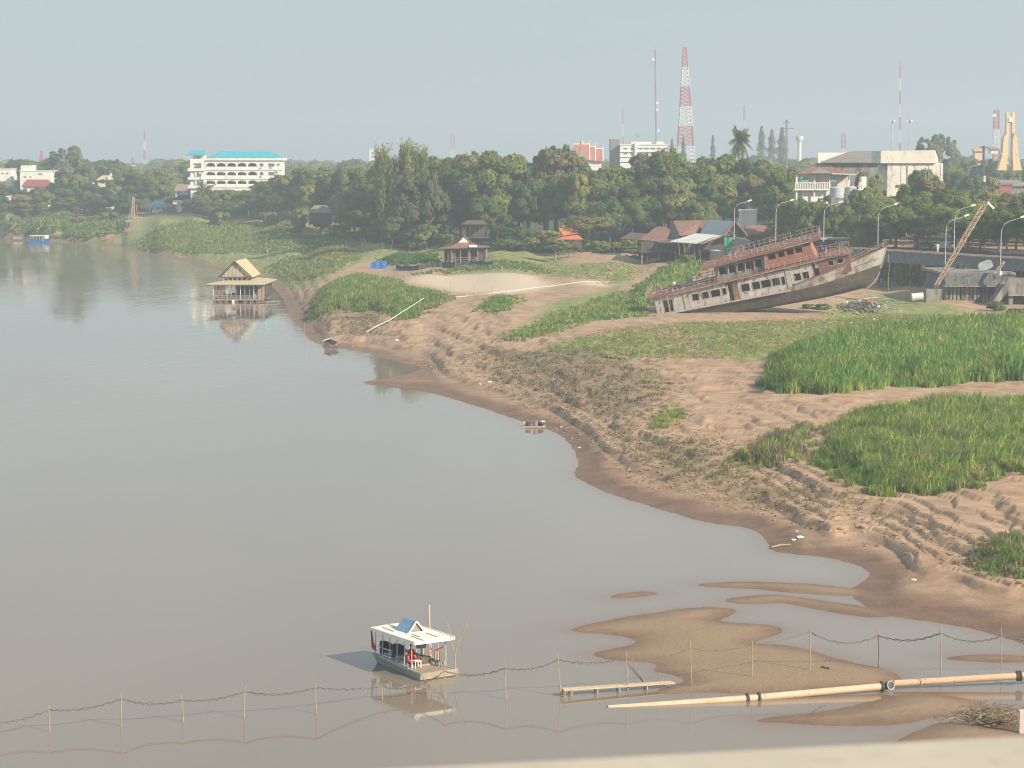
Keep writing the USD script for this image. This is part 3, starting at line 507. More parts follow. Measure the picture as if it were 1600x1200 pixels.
for i, (px, yt, Y, r, lab) in enumerate([(975, 384, 575, 26, "round green bush left of the stilt house"), (945, 390, 577, 18, "low bush below the flat crowned tree"), (1000, 392, 562, 16, "dark bush at the stilt house's left foot"), (1030, 404, 540, 16, "bush below the stilt house floor"), (1072, 396, 520, 14, "leafy bush behind the ferry's stern railing"), (1210, 352, 548, 20, "bush beside the stilt house gable"), (1240, 350, 540, 22, "bush behind the ferry's upper deck"), (1270, 352, 535, 20, "second bush behind the ferry's upper deck"),
        (560, 360, 700, 20, "dark bush on the slope left of the grey hut"), (530, 350, 712, 20, "bush right of the grey hut"), (455, 352, 760, 18, "bush left of the grey hut"), (600, 372, 668, 22, "dark thicket at the belt's foot near the bean poles"), (650, 378, 640, 24, "dark thicket behind the bean poles"), (700, 384, 622, 20, "thicket left of the dark hut"), (790, 380, 600, 24, "dark thicket right of the pavilion"), (830, 378, 598, 24, "dark thicket right of the hip roofed pavilion, second"),
        (1555, 470, 405, 16, "yellow green bush under the concrete stair"), (1590, 482, 398, 18, "bush at the right edge below the stair landing"), (1263, 478, 412, 12, "low yellowish bush under the ferry's bow, left"), (1285, 474, 411, 13, "low yellowish bush under the ferry's bow, right"), (330, 322, 905, 18, "bright leafy bush below the school"), (200, 318, 960, 16, "bush beside the bamboo derrick"), (170, 330, 950, 18, "yellowish bush on the left slope"), (120, 340, 945, 16, "bush above the blue boat"), (345, 330, 860, 16, "broad leaved bush on the slope below the school"), (420, 330, 830, 18, "bush on the slope right of the school")]):
    tree_px("shrub", px, yt, Y, r, "shrub", lab, cat="bush")
for px, yt, yb, Y, r, lab in [(1384, 408, 440, 466, 10, "creeper on the embankment wall just right of the bow"), (1406, 412, 446, 462, 9, "second creeper on the embankment wall from the bow"), (1428, 410, 448, 458, 11, "third creeper on the embankment wall from the bow"), (1450, 412, 446, 453, 12, "broad creeper on the embankment wall by the crane boom"), (1502, 412, 424, 440, 9, "creeper on the embankment wall above the pier deck"), (1395, 452, 466, 458, 14, "low scrub at the embankment wall's foot near the bow"), (1425, 455, 468, 450, 14, "low scrub at the wall's foot left of the drum")]:
    tree_px("shrub", px, yt, Y, r, "creeper" if "creeper" in lab else "shrub", lab, cat="bush", base=at(px, yb, Y)[2])
for px, lab in [(700, "left"), (716, "middle"), (742, "right")]: tree_px("banana", px, 364, 610, 7, "banana_plant", f"yellowish banana plant behind the pavilion roof, {lab} one", cat="plant")
for px, yt, lab in [(1100, 404, "left"), (1110, 408, "right")]: tree_px("banana", px, yt - 6, 500, 8, "banana_plant", f"leafy green plant by the stilt house deck, {lab} one", cat="plant")

US = [(640, "left of the bean poles"), (712, "behind the bean poles"), (790, "behind the hip roofed pavilion"), (866, "right of the hip roofed pavilion"), (940, "under the orange tiled sala"), (1010, "left of the stilt house")]
for i, px in enumerate(range(572, 1000, 17)):
    sec = next(q for e, q in US if px < e); Lq = [p for p in range(572, 1000, 17) if next(q for e, q in US if p < e) == sec]; o = ["first", "second", "third", "fourth", "fifth", "sixth"][Lq.index(px)]
    tree_px("shrub", px + trng.uniform(-4, 4), lerp(BASEY, px) - trng.uniform(18, 34), lerp(BELT, px) - 9 + trng.uniform(-4, 6), trng.uniform(13, 19), "undergrowth", f"dark undergrowth bush {sec}, {o} from the left", "undergrowth along the foot of the tree belt", "bush")
def instancer(name, protos, pos, scl, rot, label, cat=None):
    p = numbered("/World", name); pi = UsdGeom.PointInstancer.Define(stage, p); paths = []
    for i, fn in enumerate(protos): q = f"{p}/proto_{i}"; fn(q); paths.append(q)
    for q in paths: pi.GetPrototypesRel().AddTarget(q)
    rng = np.random.default_rng(len(pos)); n = len(pos)
    pi.CreateProtoIndicesAttr(Vt.IntArray.FromNumpy(rng.integers(0, len(paths), n).astype(np.int32))); pi.CreatePositionsAttr(Vt.Vec3fArray.FromNumpy(np.asarray(pos, np.float32)))
    pi.CreateScalesAttr(Vt.Vec3fArray.FromNumpy(np.asarray(scl, np.float32)))
    h = np.asarray(rot) / 2; q = np.stack([np.cos(h), 0 * h, 0 * h, np.sin(h)], -1)
    pi.CreateOrientationsAttr(Vt.QuathArray([Gf.Quath(float(a), 0, 0, float(d)) for a, _, _, d in q]))
    tagp(pi.GetPrim(), label, cat, None, "stuff"); return pi
def tuft(seed, nb, rad, leaf, w=.045, spread=.35, curl=.35):
    def b(path):
        rng = np.random.default_rng(seed); V, N = [], []
        for i in range(nb):
            a = rng.uniform(0, 6.28); r = rad * math.sqrt(rng.uniform()); o = np.array([r * math.cos(a), r * math.sin(a), -.06]); b_ = rng.uniform(0, 6.28); d = np.array([math.cos(b_), math.sin(b_), 0]); s = np.array([-d[1], d[0], 0])
            hh = rng.uniform(.55, 1.0) * (1 - .35 * (r / rad) ** 2); l = rng.uniform(.1, spread) * hh
            m1 = o + d * l * .35 + np.array([0, 0, hh * .6]); tip = o + d * (l + curl * hh * rng.uniform(0, .6)) + np.array([0, 0, hh]); ww = w * rng.uniform(.7, 1.4)
            V += [[o - s * ww, o + s * ww, m1 + s * ww * .8, m1 - s * ww * .8], [m1 - s * ww * .8, m1 + s * ww * .8, tip + s * .006, tip - s * .006]]
            n = np.array([0, 0, 1.0]) + .55 * rng.normal(size=3) + .3 * np.array([math.cos(a), math.sin(a), 0]); n /= np.linalg.norm(n); N += [n, n]
        V = np.array(V); N = np.array(N); fn = np.cross(V[:, 1] - V[:, 0], V[:, 3] - V[:, 0]); fl = (fn * N).sum(1) < 0; V[fl] = V[fl][:, ::-1]
        write_leaves(path, V, N, leaf)
    return b
leafmat("grass_green", (.110, .258, .052), (.184, .361, .070), (.294, .427, .095), .4, .16)
leafmat("grass_yellow", (.191, .316, .059), (.309, .412, .085), (.471, .485, .147), .4, .2)
leafmat("grass_pale", (.179, .230, .077), (.294, .314, .115), (.435, .371, .179), .3, .25)
leafmat("dead_weed", (.13, .10, .07), (.20, .155, .105), (.29, .225, .155), .2, .4)
leafmat("crop_green", (.07, .16, .03), (.11, .23, .04), (.15, .27, .06), .35, .3)
def scatter(pts, dens, hlo, hhi, seed, noise_s=6, thr=-.25, edge=True, wid=1.0):
    r0_ = region(pts) if isinstance(pts, list) else pts; r = r0_.buffer(1.5); shapely.prepare(r0_); rng = np.random.default_rng(seed); x0, y0, x1, y1 = r.bounds; n = int((x1 - x0) * (y1 - y0) * dens)
    x, y = rng.uniform(x0, x1, n), rng.uniform(y0, y1, n); wx, wy = x + nz(x, y, 5, 41) * 2.5, y + nz(x, y, 5, 42) * 7; shapely.prepare(r)
    k = shapely.contains_xy(r, wx, wy) & (nz(x, y, noise_s, 43 + seed) > thr); x, y, wx, wy = x[k], y[k], wx[k], wy[k]
    ins = shapely.contains_xy(r0_, wx, wy); d = cKDTree(dense(r0_, .5)).query(np.stack([wx, wy], -1))[0] * np.where(ins, 1, -1) + 3 * nz(x, y, 3, 45)
    keepd = rng.uniform(size=len(x)) < sstep(-1.2, 4.5, d) ** 1.3; x, y, d = x[keepd], y[keepd], d[keepd]
    hh = rng.uniform(hlo, hhi, len(x)) * (.28 + .72 * sstep(-1, 7, d)) * np.clip(1 + .9 * nz(x, y, 3, 44) + .6 * nz(x, y, 12, 46), .25, 1.8); z = hzs(x, y)
    ok = z > .15
    return np.stack([x, y, z], -1)[ok], np.stack([np.maximum(hh, .5 * hlo + .3) * wid] * 2 + [hh], -1)[ok], rng.uniform(0, 6.28, len(x))[ok]
def grass(name, pts, dens, hlo, hhi, leaf, seed, label, cat=None, w=.045, nb=34, rad=.6, thr=-.3, curl=.35, wid=1.0):
    p, s, r = scatter(pts, dens, hlo, hhi, seed, thr=thr, wid=wid)
    if len(p): instancer(name, [tuft(seed * 3 + i, nb, rad, l, w, curl=curl) for i, l in enumerate(leaf)], p, s, r, label, cat)
grass("tall_grass", [(1208, 606), (1206, 594), (1232, 558), (1290, 534), (1400, 522), (1500, 514), (1640, 503), (1640, 588), (1540, 592), (1480, 598), (1400, 600), (1300, 612)], 1.3, 1.5, 2.4, ["grass_green", "grass_yellow", "grass_green"], 1, "tall dark green reed grass below the concrete stair", w=.028, nb=64, thr=-.22)
grass("tall_grass", [(1322, 664), (1345, 640), (1440, 630), (1640, 618), (1640, 735), (1560, 735), (1490, 762), (1390, 764), (1312, 735), (1280, 715)], 1.9, .7, 1.4, ["grass_yellow", "grass_green", "grass_pale", "grass_yellow"], 2, "bright yellow green grass mound at the right edge", w=.026, nb=60, thr=-.2)
grass("tall_grass", [(1150, 705), (1200, 680), (1268, 656), (1288, 666), (1275, 700), (1230, 722), (1190, 715)], 2.0, .5, 1.1, ["grass_yellow", "grass_pale", "dead_weed"], 3, "smaller grass patch left of the bright mound", w=.024, nb=50, thr=-.05)
grass("tall_grass", [(496, 494), (512, 452), (565, 430), (630, 436), (650, 452), (715, 460), (700, 474), (668, 486), (640, 500), (600, 480), (545, 482)], 1.1, .8, 1.6, ["grass_yellow", "grass_green", "grass_pale"], 4, "green grass knoll on the bank right of the houseboat", w=.04, nb=54, thr=-.2)
grass("tall_grass", [(752, 482), (770, 464), (800, 458), (826, 466), (812, 482), (775, 488)], 1.2, .4, .9, ["grass_green", "grass_yellow"], 5, "small grass tuft below the sand flat", w=.06)
grass("low_grass", [(780, 530), (840, 505), (900, 478), (980, 452), (1012, 458), (1025, 492), (940, 500), (880, 520), (820, 534)], 1.3, .3, .8, ["grass_yellow", "grass_pale", "grass_green"], 6, "green grass strip left of the ferry's stern", w=.05, nb=22, thr=.14)
grass("tall_grass", [(985, 478), (1010, 445), (1060, 412), (1110, 398), (1100, 424), (1035, 478)], .8, .9, 1.7, ["grass_green", "grass_yellow"], 7, "reeds growing against the ferry's stern", w=.07)
grass("low_grass", [(215, 372), (330, 347), (450, 342), (545, 358), (550, 380), (460, 388), (300, 398), (225, 392)], .7, .3, .9, ["grass_yellow", "grass_pale", "grass_yellow"], 8, "green grass slope below the school", w=.10, nb=22, thr=-.05)
grass("low_grass", [(420, 415), (490, 392), (560, 385), (575, 398), (530, 425), (480, 440), (440, 432)], .9, .3, .8, ["grass_yellow", "grass_pale", "grass_pale"], 9, "weedy grass on the bank above the houseboat", w=.07, nb=22, thr=0)
grass("low_grass", [(1505, 858), (1540, 835), (1600, 818), (1650, 820), (1650, 890), (1590, 886), (1540, 876)], 4.0, .4, .8, ["grass_green", "grass_pale", "dead_weed"], 10, "half dead grass clump on the cut bank at the right edge", w=.03)
grass("crop_plants", [(596, 404), (640, 394), (700, 396), (690, 410), (620, 412)], .8, .5, .8, ["crop_green"], 11, "rows of bright green vegetables behind the black netting", w=.12, thr=-2)
grass("low_grass", [(0, 340), (60, 333), (120, 342), (210, 332), (215, 355), (150, 372), (90, 366), (0, 356)], .35, .5, 1.5, ["grass_yellow", "grass_pale", "grass_green"], 12, "rank grass on the far left bank", w=.14)
grass("low_grass", [(860, 430), (900, 412), (1000, 408), (1030, 412), (1000, 440), (950, 445)], 1.2, .05, .13, ["grass_pale", "grass_yellow"], 13, "short grass field where the calf grazes", w=.07)
grass("low_grass", [(1060, 500), (1200, 498), (1400, 488), (1560, 492), (1560, 512), (1300, 522), (1220, 548), (1120, 560), (1000, 560), (860, 540), (940, 515)], 2.4, .12, .3, ["grass_pale", "grass_yellow", "grass_pale"], 14, "thin pale grass on the flat before the ferry", w=.03, nb=16, rad=.5, thr=.02, wid=1.2)
grass("low_grass", [(1020, 665), (1040, 635), (1075, 628), (1085, 642), (1060, 668)], 2.5, .4, .8, ["grass_yellow"], 15, "isolated grass tuft on the eroded terraces", w=.04, thr=-1)
grass("low_grass", [(640, 430), (740, 410), (860, 412), (880, 424), (760, 420)], .6, .3, .6, ["grass_pale", "grass_green"], 16, "thin grass along the foot of the black netting", w=.08, thr=-.1)
for i, (poly, lab) in enumerate(zip(DRY, ["dead weeds below the bright grass mound", "dead weeds on the eroded bank's middle terraces", "dead weeds near the river's right bend", "dead weeds on the cut bank at the right edge", "dead weeds on the cut bank under the grass knoll"])):
    grass("dead_weeds", poly, [1.0, .6, .8, 1.4, .6][i], .12, .42, ["dead_weed", "grass_pale", "grass_pale"], 30 + i, lab, w=.03, nb=22, thr=.22, wid=1.5)
# far wood, one hazy mass
rng = np.random.default_rng(77); n = 620; Yf = rng.uniform(1120, 2900, n); pxf = rng.uniform(-80, 1680, n); xf_ = (pxf - 800) / FPX * Yf; hh = rng.uniform(9, 17, n) * np.where(pxf > 1000, 1.1, 1.0) * (1 + .25 * nz(xf_, Yf, 120, 61))
def farcrown(seed, leaf):
    def b(path):
        r = np.random.default_rng(seed); L = [(np.array([r.normal() * 2.2, r.normal() * 2.2, r.uniform(3, 9)]), np.array([1, 1, .8]) * r.uniform(2, 3.4)) for _ in range(11)]; V, N = lobes_crown(r, L, 1500, .95); write_leaves(path, V, N, leaf)
    return b
instancer("far_wood", [farcrown(81, "leaf_mid"), farcrown(82, "leaf_dark"), farcrown(83, "leaf_olive")], np.stack([xf_, Yf, np.full(n, 13.8)], -1), np.stack([hh / 11 * 1.3, hh / 11 * 1.3, hh / 11], -1), rng.uniform(0, 6.28, n), "hazy far woods behind the town")

rng = np.random.default_rng(91); pts = []
for poly in [[(620, 560), (900, 560), (1100, 650), (1300, 760), (1500, 820), (1600, 850), (1600, 920), (1440, 872), (1250, 825), (1000, 760), (920, 700), (780, 610)]]:
    r_ = region(poly); x0, y0, x1, y1 = r_.bounds; n = int((x1 - x0) * (y1 - y0) * .8); x, y = rng.uniform(x0, x1, n), rng.uniform(y0, y1, n); k = shapely.contains_xy(r_, x, y) & (nz(x, y, 3, 92) > .30); pts.append(np.stack([x[k], y[k], hzs(x[k], y[k]) + .02], -1))
pts = np.vstack(pts)
def clod(seed):
    def b(path):
        t = trimesh.creation.icosphere(1, 1.0); v = np.array(t.vertices); v = v * (1 + .5 * meshkit.noise(v * 1.7 + seed))[:, None] * [1, .8, .55]; usdkit.mesh(stage, path, (v, t.faces), MATS["clod"])
    return b
mat("clod", (.33, .22, .145), (.22, .145, .10), scale=1.5)
sc_ = rng.uniform(.04, .17, len(pts)) ** 1.0; instancer("soil_clods", [clod(1), clod(5)], pts, np.stack([sc_ * rng.uniform(1, 1.8, len(pts)), sc_, sc_], -1), rng.uniform(0, 6.28, len(pts)), "broken clods of dry mud on the eroded bank")
# ================================================================== the wrecked ferry
RUST = (.20, .085, .05)
mat("ship_white", (.54, .525, .49), (.39, .365, .335), scale=.5, stretch=(1, 1, .35), c3=(.17, .09, .06), t3=(.51, .67), scale3=1.4, rough=.8)
mat("ship_rust", (.26, .125, .09), (.18, .095, .072), scale=.6, c3=(.33, .26, .215), t3=(.58, .72), scale3=1.6, rough=.9)
mat("ship_orange", (.38, .165, .105), (.29, .125, .085), scale=.6, stretch=(1, 1, .4), c3=(.24, .10, .07), t3=(.58, .75), scale3=1.8, rough=.85)
mat("ship_grey", (.30, .28, .255), (.21, .185, .165), scale=.5, stretch=(1, 1, .3), c3=(.15, .075, .05), t3=(.50, .66), scale3=1.3, rough=.85)
mat("ship_dark", (.10, .085, .062), (.06, .054, .043), scale=.35, c3=(.17, .115, .08), t3=(.5, .7), scale3=.9, rough=.9)
mat("ship_hull", (.42, .40, .37), (.27, .245, .215), scale=.45, stretch=(1, 1, .5), c3=(.21, .10, .07), t3=(.49, .65), scale3=.9, rough=.85)
mat("ship_trim", (.50, .47, .42), (.36, .31, .26), scale=1.2, c3=(.22, .11, .07), t3=(.55, .68), rough=.8)
mat("pipe_rail", (.34, .20, .15), (.45, .38, .33), scale=2.0, c3=(.17, .075, .05), t3=(.5, .62), rough=.8)
SO = at(1024.6, 492.8, 402); SM = frame(SO, (.966, -.17, .196), z=(0, -.125, 1))
ship = Thing("wrecked_ferry", "rusty three decked wrecked river ferry stranded bow up on the bank", "boat", loc=at(1180, 480, 400))
def SP(name, mb, m, **k): return ship.part(name, mb, m, M=SM, **k)
def sheer(s): return np.interp(s, [0, 23.4, 25, 28.4, 33, 37, 41.2], [.0, .0, .95, 1.45, 2.15, 2.9, 3.75])
def split(s): return np.interp(s, [0, 24, 30, 41.2], [-.3, -.3, -.05, .9])
def keel(s): return np.interp(s, [0, 6, 30, 36, 41.2], [-1.6, -2.9, -3.1, -2.95, -2.6])
def stem(n): return np.interp(n, [-3.2, -2.6, -.95, 3.8], [35.6, 37.4, 38.9, 41.2])
def half(s, f):
    b = np.interp(f, [0, .12, .5, 1], [.05, .78, .95, 1.0]); p = 1.35 + 1.1 * f; t = max(0, (s - 25) / 16.2)
    return 3.8 * b * (max(0.0, 1 - t ** p) if t > 0 else np.interp(s, [0, 3, 8], [.86, .97, 1]))
def hull_skin(lo, hi, n=9):
    ss = np.concatenate([np.linspace(0, 24, 9), np.linspace(25, 41.2, 22)]); mb = MB(); rows = []
    for s in ss:
        r = []
        for j in range(n):
            a, b, kk = lo(s), hi(s), keel(s); nn = a + (b - a) * j / (n - 1); f = (nn - kk) / (sheer(41.2) * .3 + 1.2 - kk); st = stem(nn); x = s if s <= 25 else 25 + (s - 25) / 16.2 * (st - 25)
            r.append((x, half(s, min(1, max(0, f))), nn))
        rows.append(r)
    for sg in (-1, 1):
        v = [(x, 3.8 + sg * max(h, .04), z) for r in rows for x, h, z in r]; f = [(i * n + j, (i + 1) * n + j, (i + 1) * n + j + 1, i * n + j + 1)[::-sg] for i in range(len(rows) - 1) for j in range(n - 1)]
        mb.add(v, f)
    r = rows[0]; mb.add([(0, 3.8 - h, z) for _, h, z in r] + [(0, 3.8 + h, z) for _, h, z in r], [(j, j + 1, n + j + 1, n + j) for j in range(n - 1)])
    return mb
SP("lower_hull", hull_skin(keel, split), "ship_dark", smooth=40)
SP("upper_hull", hull_skin(split, sheer, 6), "ship_hull", smooth=40)
mb = MB(); mb.bar((0, -.12, -.06), (23.6, -.12, -.06), .22, .22); mb.bar((0, 7.72, -.06), (23.6, 7.72, -.06), .22, .22); SP("rub_rail", mb, "ship_trim")
mb = MB()
for a, b in zip(np.linspace(24.8, 41, 12)[:-1], np.linspace(24.8, 41, 12)[1:]):
    for sg in (-1, 1): mb.bar((25 + (a - 25) / 16.2 * (stem(sheer(a)) - 25), 3.8 + sg * (half(a, 1) + .03), sheer(a)), (25 + (b - 25) / 16.2 * (stem(sheer(b)) - 25), 3.8 + sg * (half(b, 1) + .03), sheer(b)), .14, .1)
SP("gunwale_cap", mb, "ship_rust")
SP("stem_bar", MB().tube([(stem(z) + .05, 3.8, z) for z in np.linspace(-2.9, 3.8, 9)], .13, 6), "ship_trim", smooth=True)
mb = MB(); fd = [s for s in np.linspace(23.5, 39.5, 14)]
mb.add([(s, 3.8 + sg * half(s, .9) * .97, .75 + max(0, s - 28) * .12) for s in fd for sg in (-1, 1)], [(2 * i, 2 * i + 2, 2 * i + 3, 2 * i + 1) for i in range(len(fd) - 1)]); SP("foredeck", mb, "ship_rust")
SP("main_deck", MB().box(.05, 23.5, .3, 7.3, -.12, .0), "ship_dark")
mb = MB(); mb.box(.4, 24, 3.6, 3.75, .02, 3.1); SP("inner_bulkhead", mb, "ship_grey")

def wall(x0, x1, y, z0, z1, ops, th=.1, mb=None):
    """wall along x with window openings (xa, xb, za, zb), all pieces butted"""
    mb = mb or MB(); xs = x0
    for xa, xb, za, zb in sorted(ops):
        if xa > xs: mb.box(xs, xa, y, y + th, z0, z1)
        if za > z0: mb.box(xa, xb, y, y + th, z0, za)
        if zb < z1: mb.box(xa, xb, y, y + th, zb, z1)
        xs = xb
    if xs < x1: mb.box(xs, x1, y, y + th, z0, z1)
    return mb
def frames(ops, y, w=.09, pr=.04, th=.1):
    out = []
    for xa, xb, za, zb in ops:
        m = MB(); 
        for a, b, c, d in ((xa - w, xa, za - w, zb + w), (xb, xb + w, za - w, zb + w), (xa, xb, zb, zb + w), (xa, xb, za - w, za)): m.box(a, b, y - pr, y + th + pr, c, d)
        out.append(m)
    return out
mops = [(6.9, 8.0, 1.25, 2.4), (8.6, 9.8, 1.25, 2.4), (10.2, 11.8, 1.25, 2.45), (12.2, 12.9, 1.3, 2.45)]
mops2 = [(15.6, 17.0, 1.2, 2.5), (17.5, 18.8, 1.2, 2.5), (19.1, 20.7, 1.2, 2.5), (21.0, 22.3, 1.2, 2.5), (22.6, 23.2, 1.1, 2.5)]
mops3 = [(24.9, 26.0, 1.35, 2.6), (26.4, 27.4, 1.4, 2.6)]
aft = [(1.7, 2.5, .15, 2.3), (2.7, 3.3, .15, 2.3)]
for a, b, o in ((.3, 5.3, aft), (6.3, 13.3, mops), (15.05, 23.45, mops2), (24.35, 28.2, mops3)):
    SP("side_wall", wall(a, b, .22, .9 if a > 24 else .0, 3.0 + .036 * a, o), "ship_white")
    SP("side_wall", wall(a, b, 7.28, .9 if a > 24 else .0, 3.0 + .036 * a, o), "ship_grey")
    for f in frames(o, .22): SP("window_frame", f, "ship_trim")
for xa, xb, m in ((5.35, 6.25, "ship_trim"), (14.05, 15.0, "ship_rust"), (23.5, 24.3, "ship_trim")): SP("pillar", MB().box(xa, xb, .12, .36, .0 if xa < 23 else .4, 3.0 + .036 * xa), m)
SP("bulkhead", MB().box(.25, .35, .34, 7.26, 0, 3.0), "ship_white"); SP("bulkhead", MB().box(28.22, 28.34, .34, 7.26, .9, 3.45), "ship_rust")
mb = MB(); 
for k in range(8): mb.bar((13.5 + k * .13, .6, .3 + k * .34), (14.0 + k * .0 + .02, .6, .3 + k * .34), .05)
mb.bar((13.4, .6, .1), (14.0, .6, 3.0), .07); SP("ladder", mb, "pipe_rail")
mb = MB(); 
for x, t in ((21.3, .5), (21.7, .4), (22.0, .3), (9.0, -.3), (9.4, .25), (1.9, .3), (2.3, .25), (2.9, .2), (26.8, .35)): mb.bar((x, .26, .9), (x + t, .3, 2.7), .07)
SP("torn_plating", mb, "ship_rust")
# the aft bulwark of the open stern and its railing
def rail(x0, x1, y, z0f, hgt, seed, step=.95, rails=(1.0, .5), miss=.12, mb=None):
    mb = mb or MB(); r = random.Random(seed); xs = np.arange(x0, x1 + .01, step)
    for x in xs: 
        if r.random() > miss: b = r.uniform(-.08, .08); mb.bar((x, y, z0f(x)), (x + b, y + r.uniform(-.06, .06), z0f(x) + hgt * r.uniform(.93, 1.08)), .085)
    for f in rails:
        for a, b in zip(xs[:-1], xs[1:]):
            if f == rails[-1] or r.random() > miss * .8: mb.bar((a, y, z0f(a) + hgt * f), (b, y, z0f(b) + hgt * f + r.uniform(-.05, .05)), .07)
    return mb
d2 = lambda s: 3.0 + .040 * s; d3 = lambda s: 6.35 + .066 * (s - 9)
def slab(x0, x1, y0, y1, f, th): return MB().hexa([(x0, y0, f(x0)), (x1, y0, f(x1)), (x1, y1, f(x1)), (x0, y1, f(x0))], [(x0, y0, f(x0) + th), (x1, y0, f(x1) + th), (x1, y1, f(x1) + th), (x0, y1, f(x0) + th)])
SP("second_deck", slab(-1.1, 31, -.35, 7.95, d2, .14), "ship_rust")
mb = MB(); mb.hexa([(-1.1, -.39, d2(0)), (31, -.39, d2(31)), (31, -.352, d2(31)), (-1.1, -.352, d2(0))], [(-1.1, -.39, d2(0) + .34), (31, -.39, d2(31) + .34), (31, -.352, d2(31) + .34), (-1.1, -.352, d2(0) + .34)]); SP("deck_fascia", mb, "ship_rust")
mb = MB(); mb.bar((3, -.42, d2(3) + .03), (30.6, -.42, d2(30.6) + .03), .05, .09); SP("deck_edge_strip", mb, "ship_trim")
d2r = lambda s: d2(s) + .14
SP("railing", rail(-1.0, 11.4, -.3, d2r, 1.0, 1), "pipe_rail"); SP("railing", rail(-1.0, 11.4, 7.85, d2r, 1.0, 2), "pipe_rail"); SP("railing", rail(20.8, 31, -.3, d2r, 1.05, 3), "pipe_rail"); SP("railing", rail(20.8, 31, 7.85, d2r, 1.05, 4), "pipe_rail")
for X_, s_ in ((-1, 0), (30.9, 31)):
    mb = MB()
    for y in np.arange(0, 7.9, .9): mb.bar((X_, y, d2r(s_)), (X_ - .05, y, d2r(s_) + 1.0), .06)
    for z in (.55, 1.0): mb.bar((X_, -.3, d2r(s_) + z), (X_, 7.85, d2r(s_) + z), .05)
    SP("railing", mb, "pipe_rail")
# upper saloon
uop = [(12.3, 13.5, 4.75, 6.0), (14.0, 15.1, 4.75, 6.05), (15.5, 16.6, 4.8, 6.1), (17.0, 18.2, 4.8, 6.15), (18.6, 19.8, 4.85, 6.2)]
for y, m in ((.9, "ship_grey"), (6.7, "ship_grey")): SP("saloon_wall", wall(11.6, 20.2, y, 3.5, 6.5, uop), m)
mb = MB()
for a in (12.0, 13.75, 15.3, 16.8, 18.4): mb.bar((a, .82, 4.7), (a + .35, .82, 6.2), .16, .1)
SP("slanted_mullion", mb, "ship_white")
mb = MB()
for x, t in ((13.0, .5), (17.3, .35), (17.7, .3), (18.0, -.25)): mb.bar((x, 1.2, 4.4), (x + t, 1.4, 6.3), .06)
SP("torn_plating", mb, "pipe_rail"); SP("saloon_end_wall", MB().box(11.48, 11.58, .95, 6.75, 3.5, 6.4), "ship_rust")
SP("saloon_partition", MB().box(12, 20.1, 3.9, 4.0, 3.55, 6.4), "ship_dark")
# orange wheelhouse block
oop = [(21.1, 22.4, 5.8, 6.75), (22.9, 24.0, 5.9, 6.85), (24.4, 25.6, 6.0, 6.95), (25.9, 27.1, 6.05, 7.0)]
SP("wheelhouse_wall", wall(20.3, 28.3, .45, 3.75, 7.1, oop), "ship_orange"); SP("wheelhouse_wall", wall(20.3, 28.3, 7.05, 3.75, 7.1, oop), "ship_orange")
SP("wheelhouse_front", MB().hexa([(28.32, .45, 4.28), (29.3, .45, 4.33), (29.3, 7.15, 4.33), (28.32, 7.15, 4.28)], [(28.32, .45, 7.5), (28.4, .45, 7.5), (28.4, 7.15, 7.5), (28.32, 7.15, 7.5)]), "ship_orange")
mb = MB(); mb.bar((20.1, .38, 3.6), (20.6, .38, 6.6), .14, .12); SP("corner_post", mb, "ship_trim")
SP("third_deck", slab(9.4, 30.6, -.1, 7.7, d3, .16), "ship_rust")
mb = MB(); mb.hexa([(9.4, -.14, d3(9.4) - .1), (30.6, -.14, d3(30.6) - .1), (30.6, -.102, d3(30.6) - .1), (9.4, -.102, d3(9.4) - .1)], [(9.4, -.14, d3(9.4) + .36), (30.6, -.14, d3(30.6) + .36), (30.6, -.102, d3(30.6) + .36), (9.4, -.102, d3(9.4) + .36)]); SP("roof_fascia", mb, "ship_rust")
mb = MB(); mb.bar((24, -.17, d3(24) + .02), (28.5, -.17, d3(28.5) + .02), .04, .12); SP("roof_edge_strip", mb, "ship_trim")
d3r = lambda s: d3(s) + .16
SP("railing", rail(13.8, 30.4, -.02, d3r, 1.15, 5, miss=.1), "pipe_rail"); SP("railing", rail(13.8, 30.4, 7.6, d3r, 1.15, 6, miss=.15), "pipe_rail"); SP("railing", rail(9.5, 12.6, -.02, d3r, .9, 7, .8, miss=.25), "pipe_rail")
mb = MB()
for y in np.arange(.3, 7.6, .9): mb.bar((30.4, y, d3r(30)), (30.45, y, d3r(30) + 1.15), .06)
for z in (.6, 1.15): mb.bar((30.4, 0, d3r(30) + z), (30.4, 7.6, d3r(30) + z), .05)
SP("railing", mb, "pipe_rail")
mb = MB(); mb.tube([(24, 3.5, 7.0), (24.2, 3.4, 9.6)], [.12, .06], 6); mb.bar((22, 1.2, 7.1), (22.6, 1.4, 8.2), .2); SP("mast_stump", mb, "ship_rust")
rs = random.Random(21)
for k in range(26):
    s_ = rs.choice([rs.uniform(-.5, 10.5), rs.uniform(14, 30)]); up_ = s_ > 12; f_ = d3r if up_ else d2r; y_ = rs.uniform(.2, 7); a_ = rs.uniform(0, 3.14); l_ = rs.uniform(.3, 1.1)
    SP("deck_scrap", MB().bar((s_, y_, f_(s_) + .08), (s_ + l_ * math.cos(a_), y_ + l_ * math.sin(a_), f_(s_) + rs.uniform(.1, .6)), rs.uniform(.08, .5), .06), rs.choice(["pipe_rail", "ship_rust", "ship_trim", "ship_grey"]))
for k in range(14):
    s_ = rs.uniform(.5, 29); SP("hanging_strip", MB().bar((s_, -.4, d2(s_) + .02), (s_ + rs.uniform(-.25, .25), -.45, d2(s_) - rs.uniform(.25, .9)), rs.uniform(.05, .22), .03), rs.choice(["ship_rust", "pipe_rail"]))
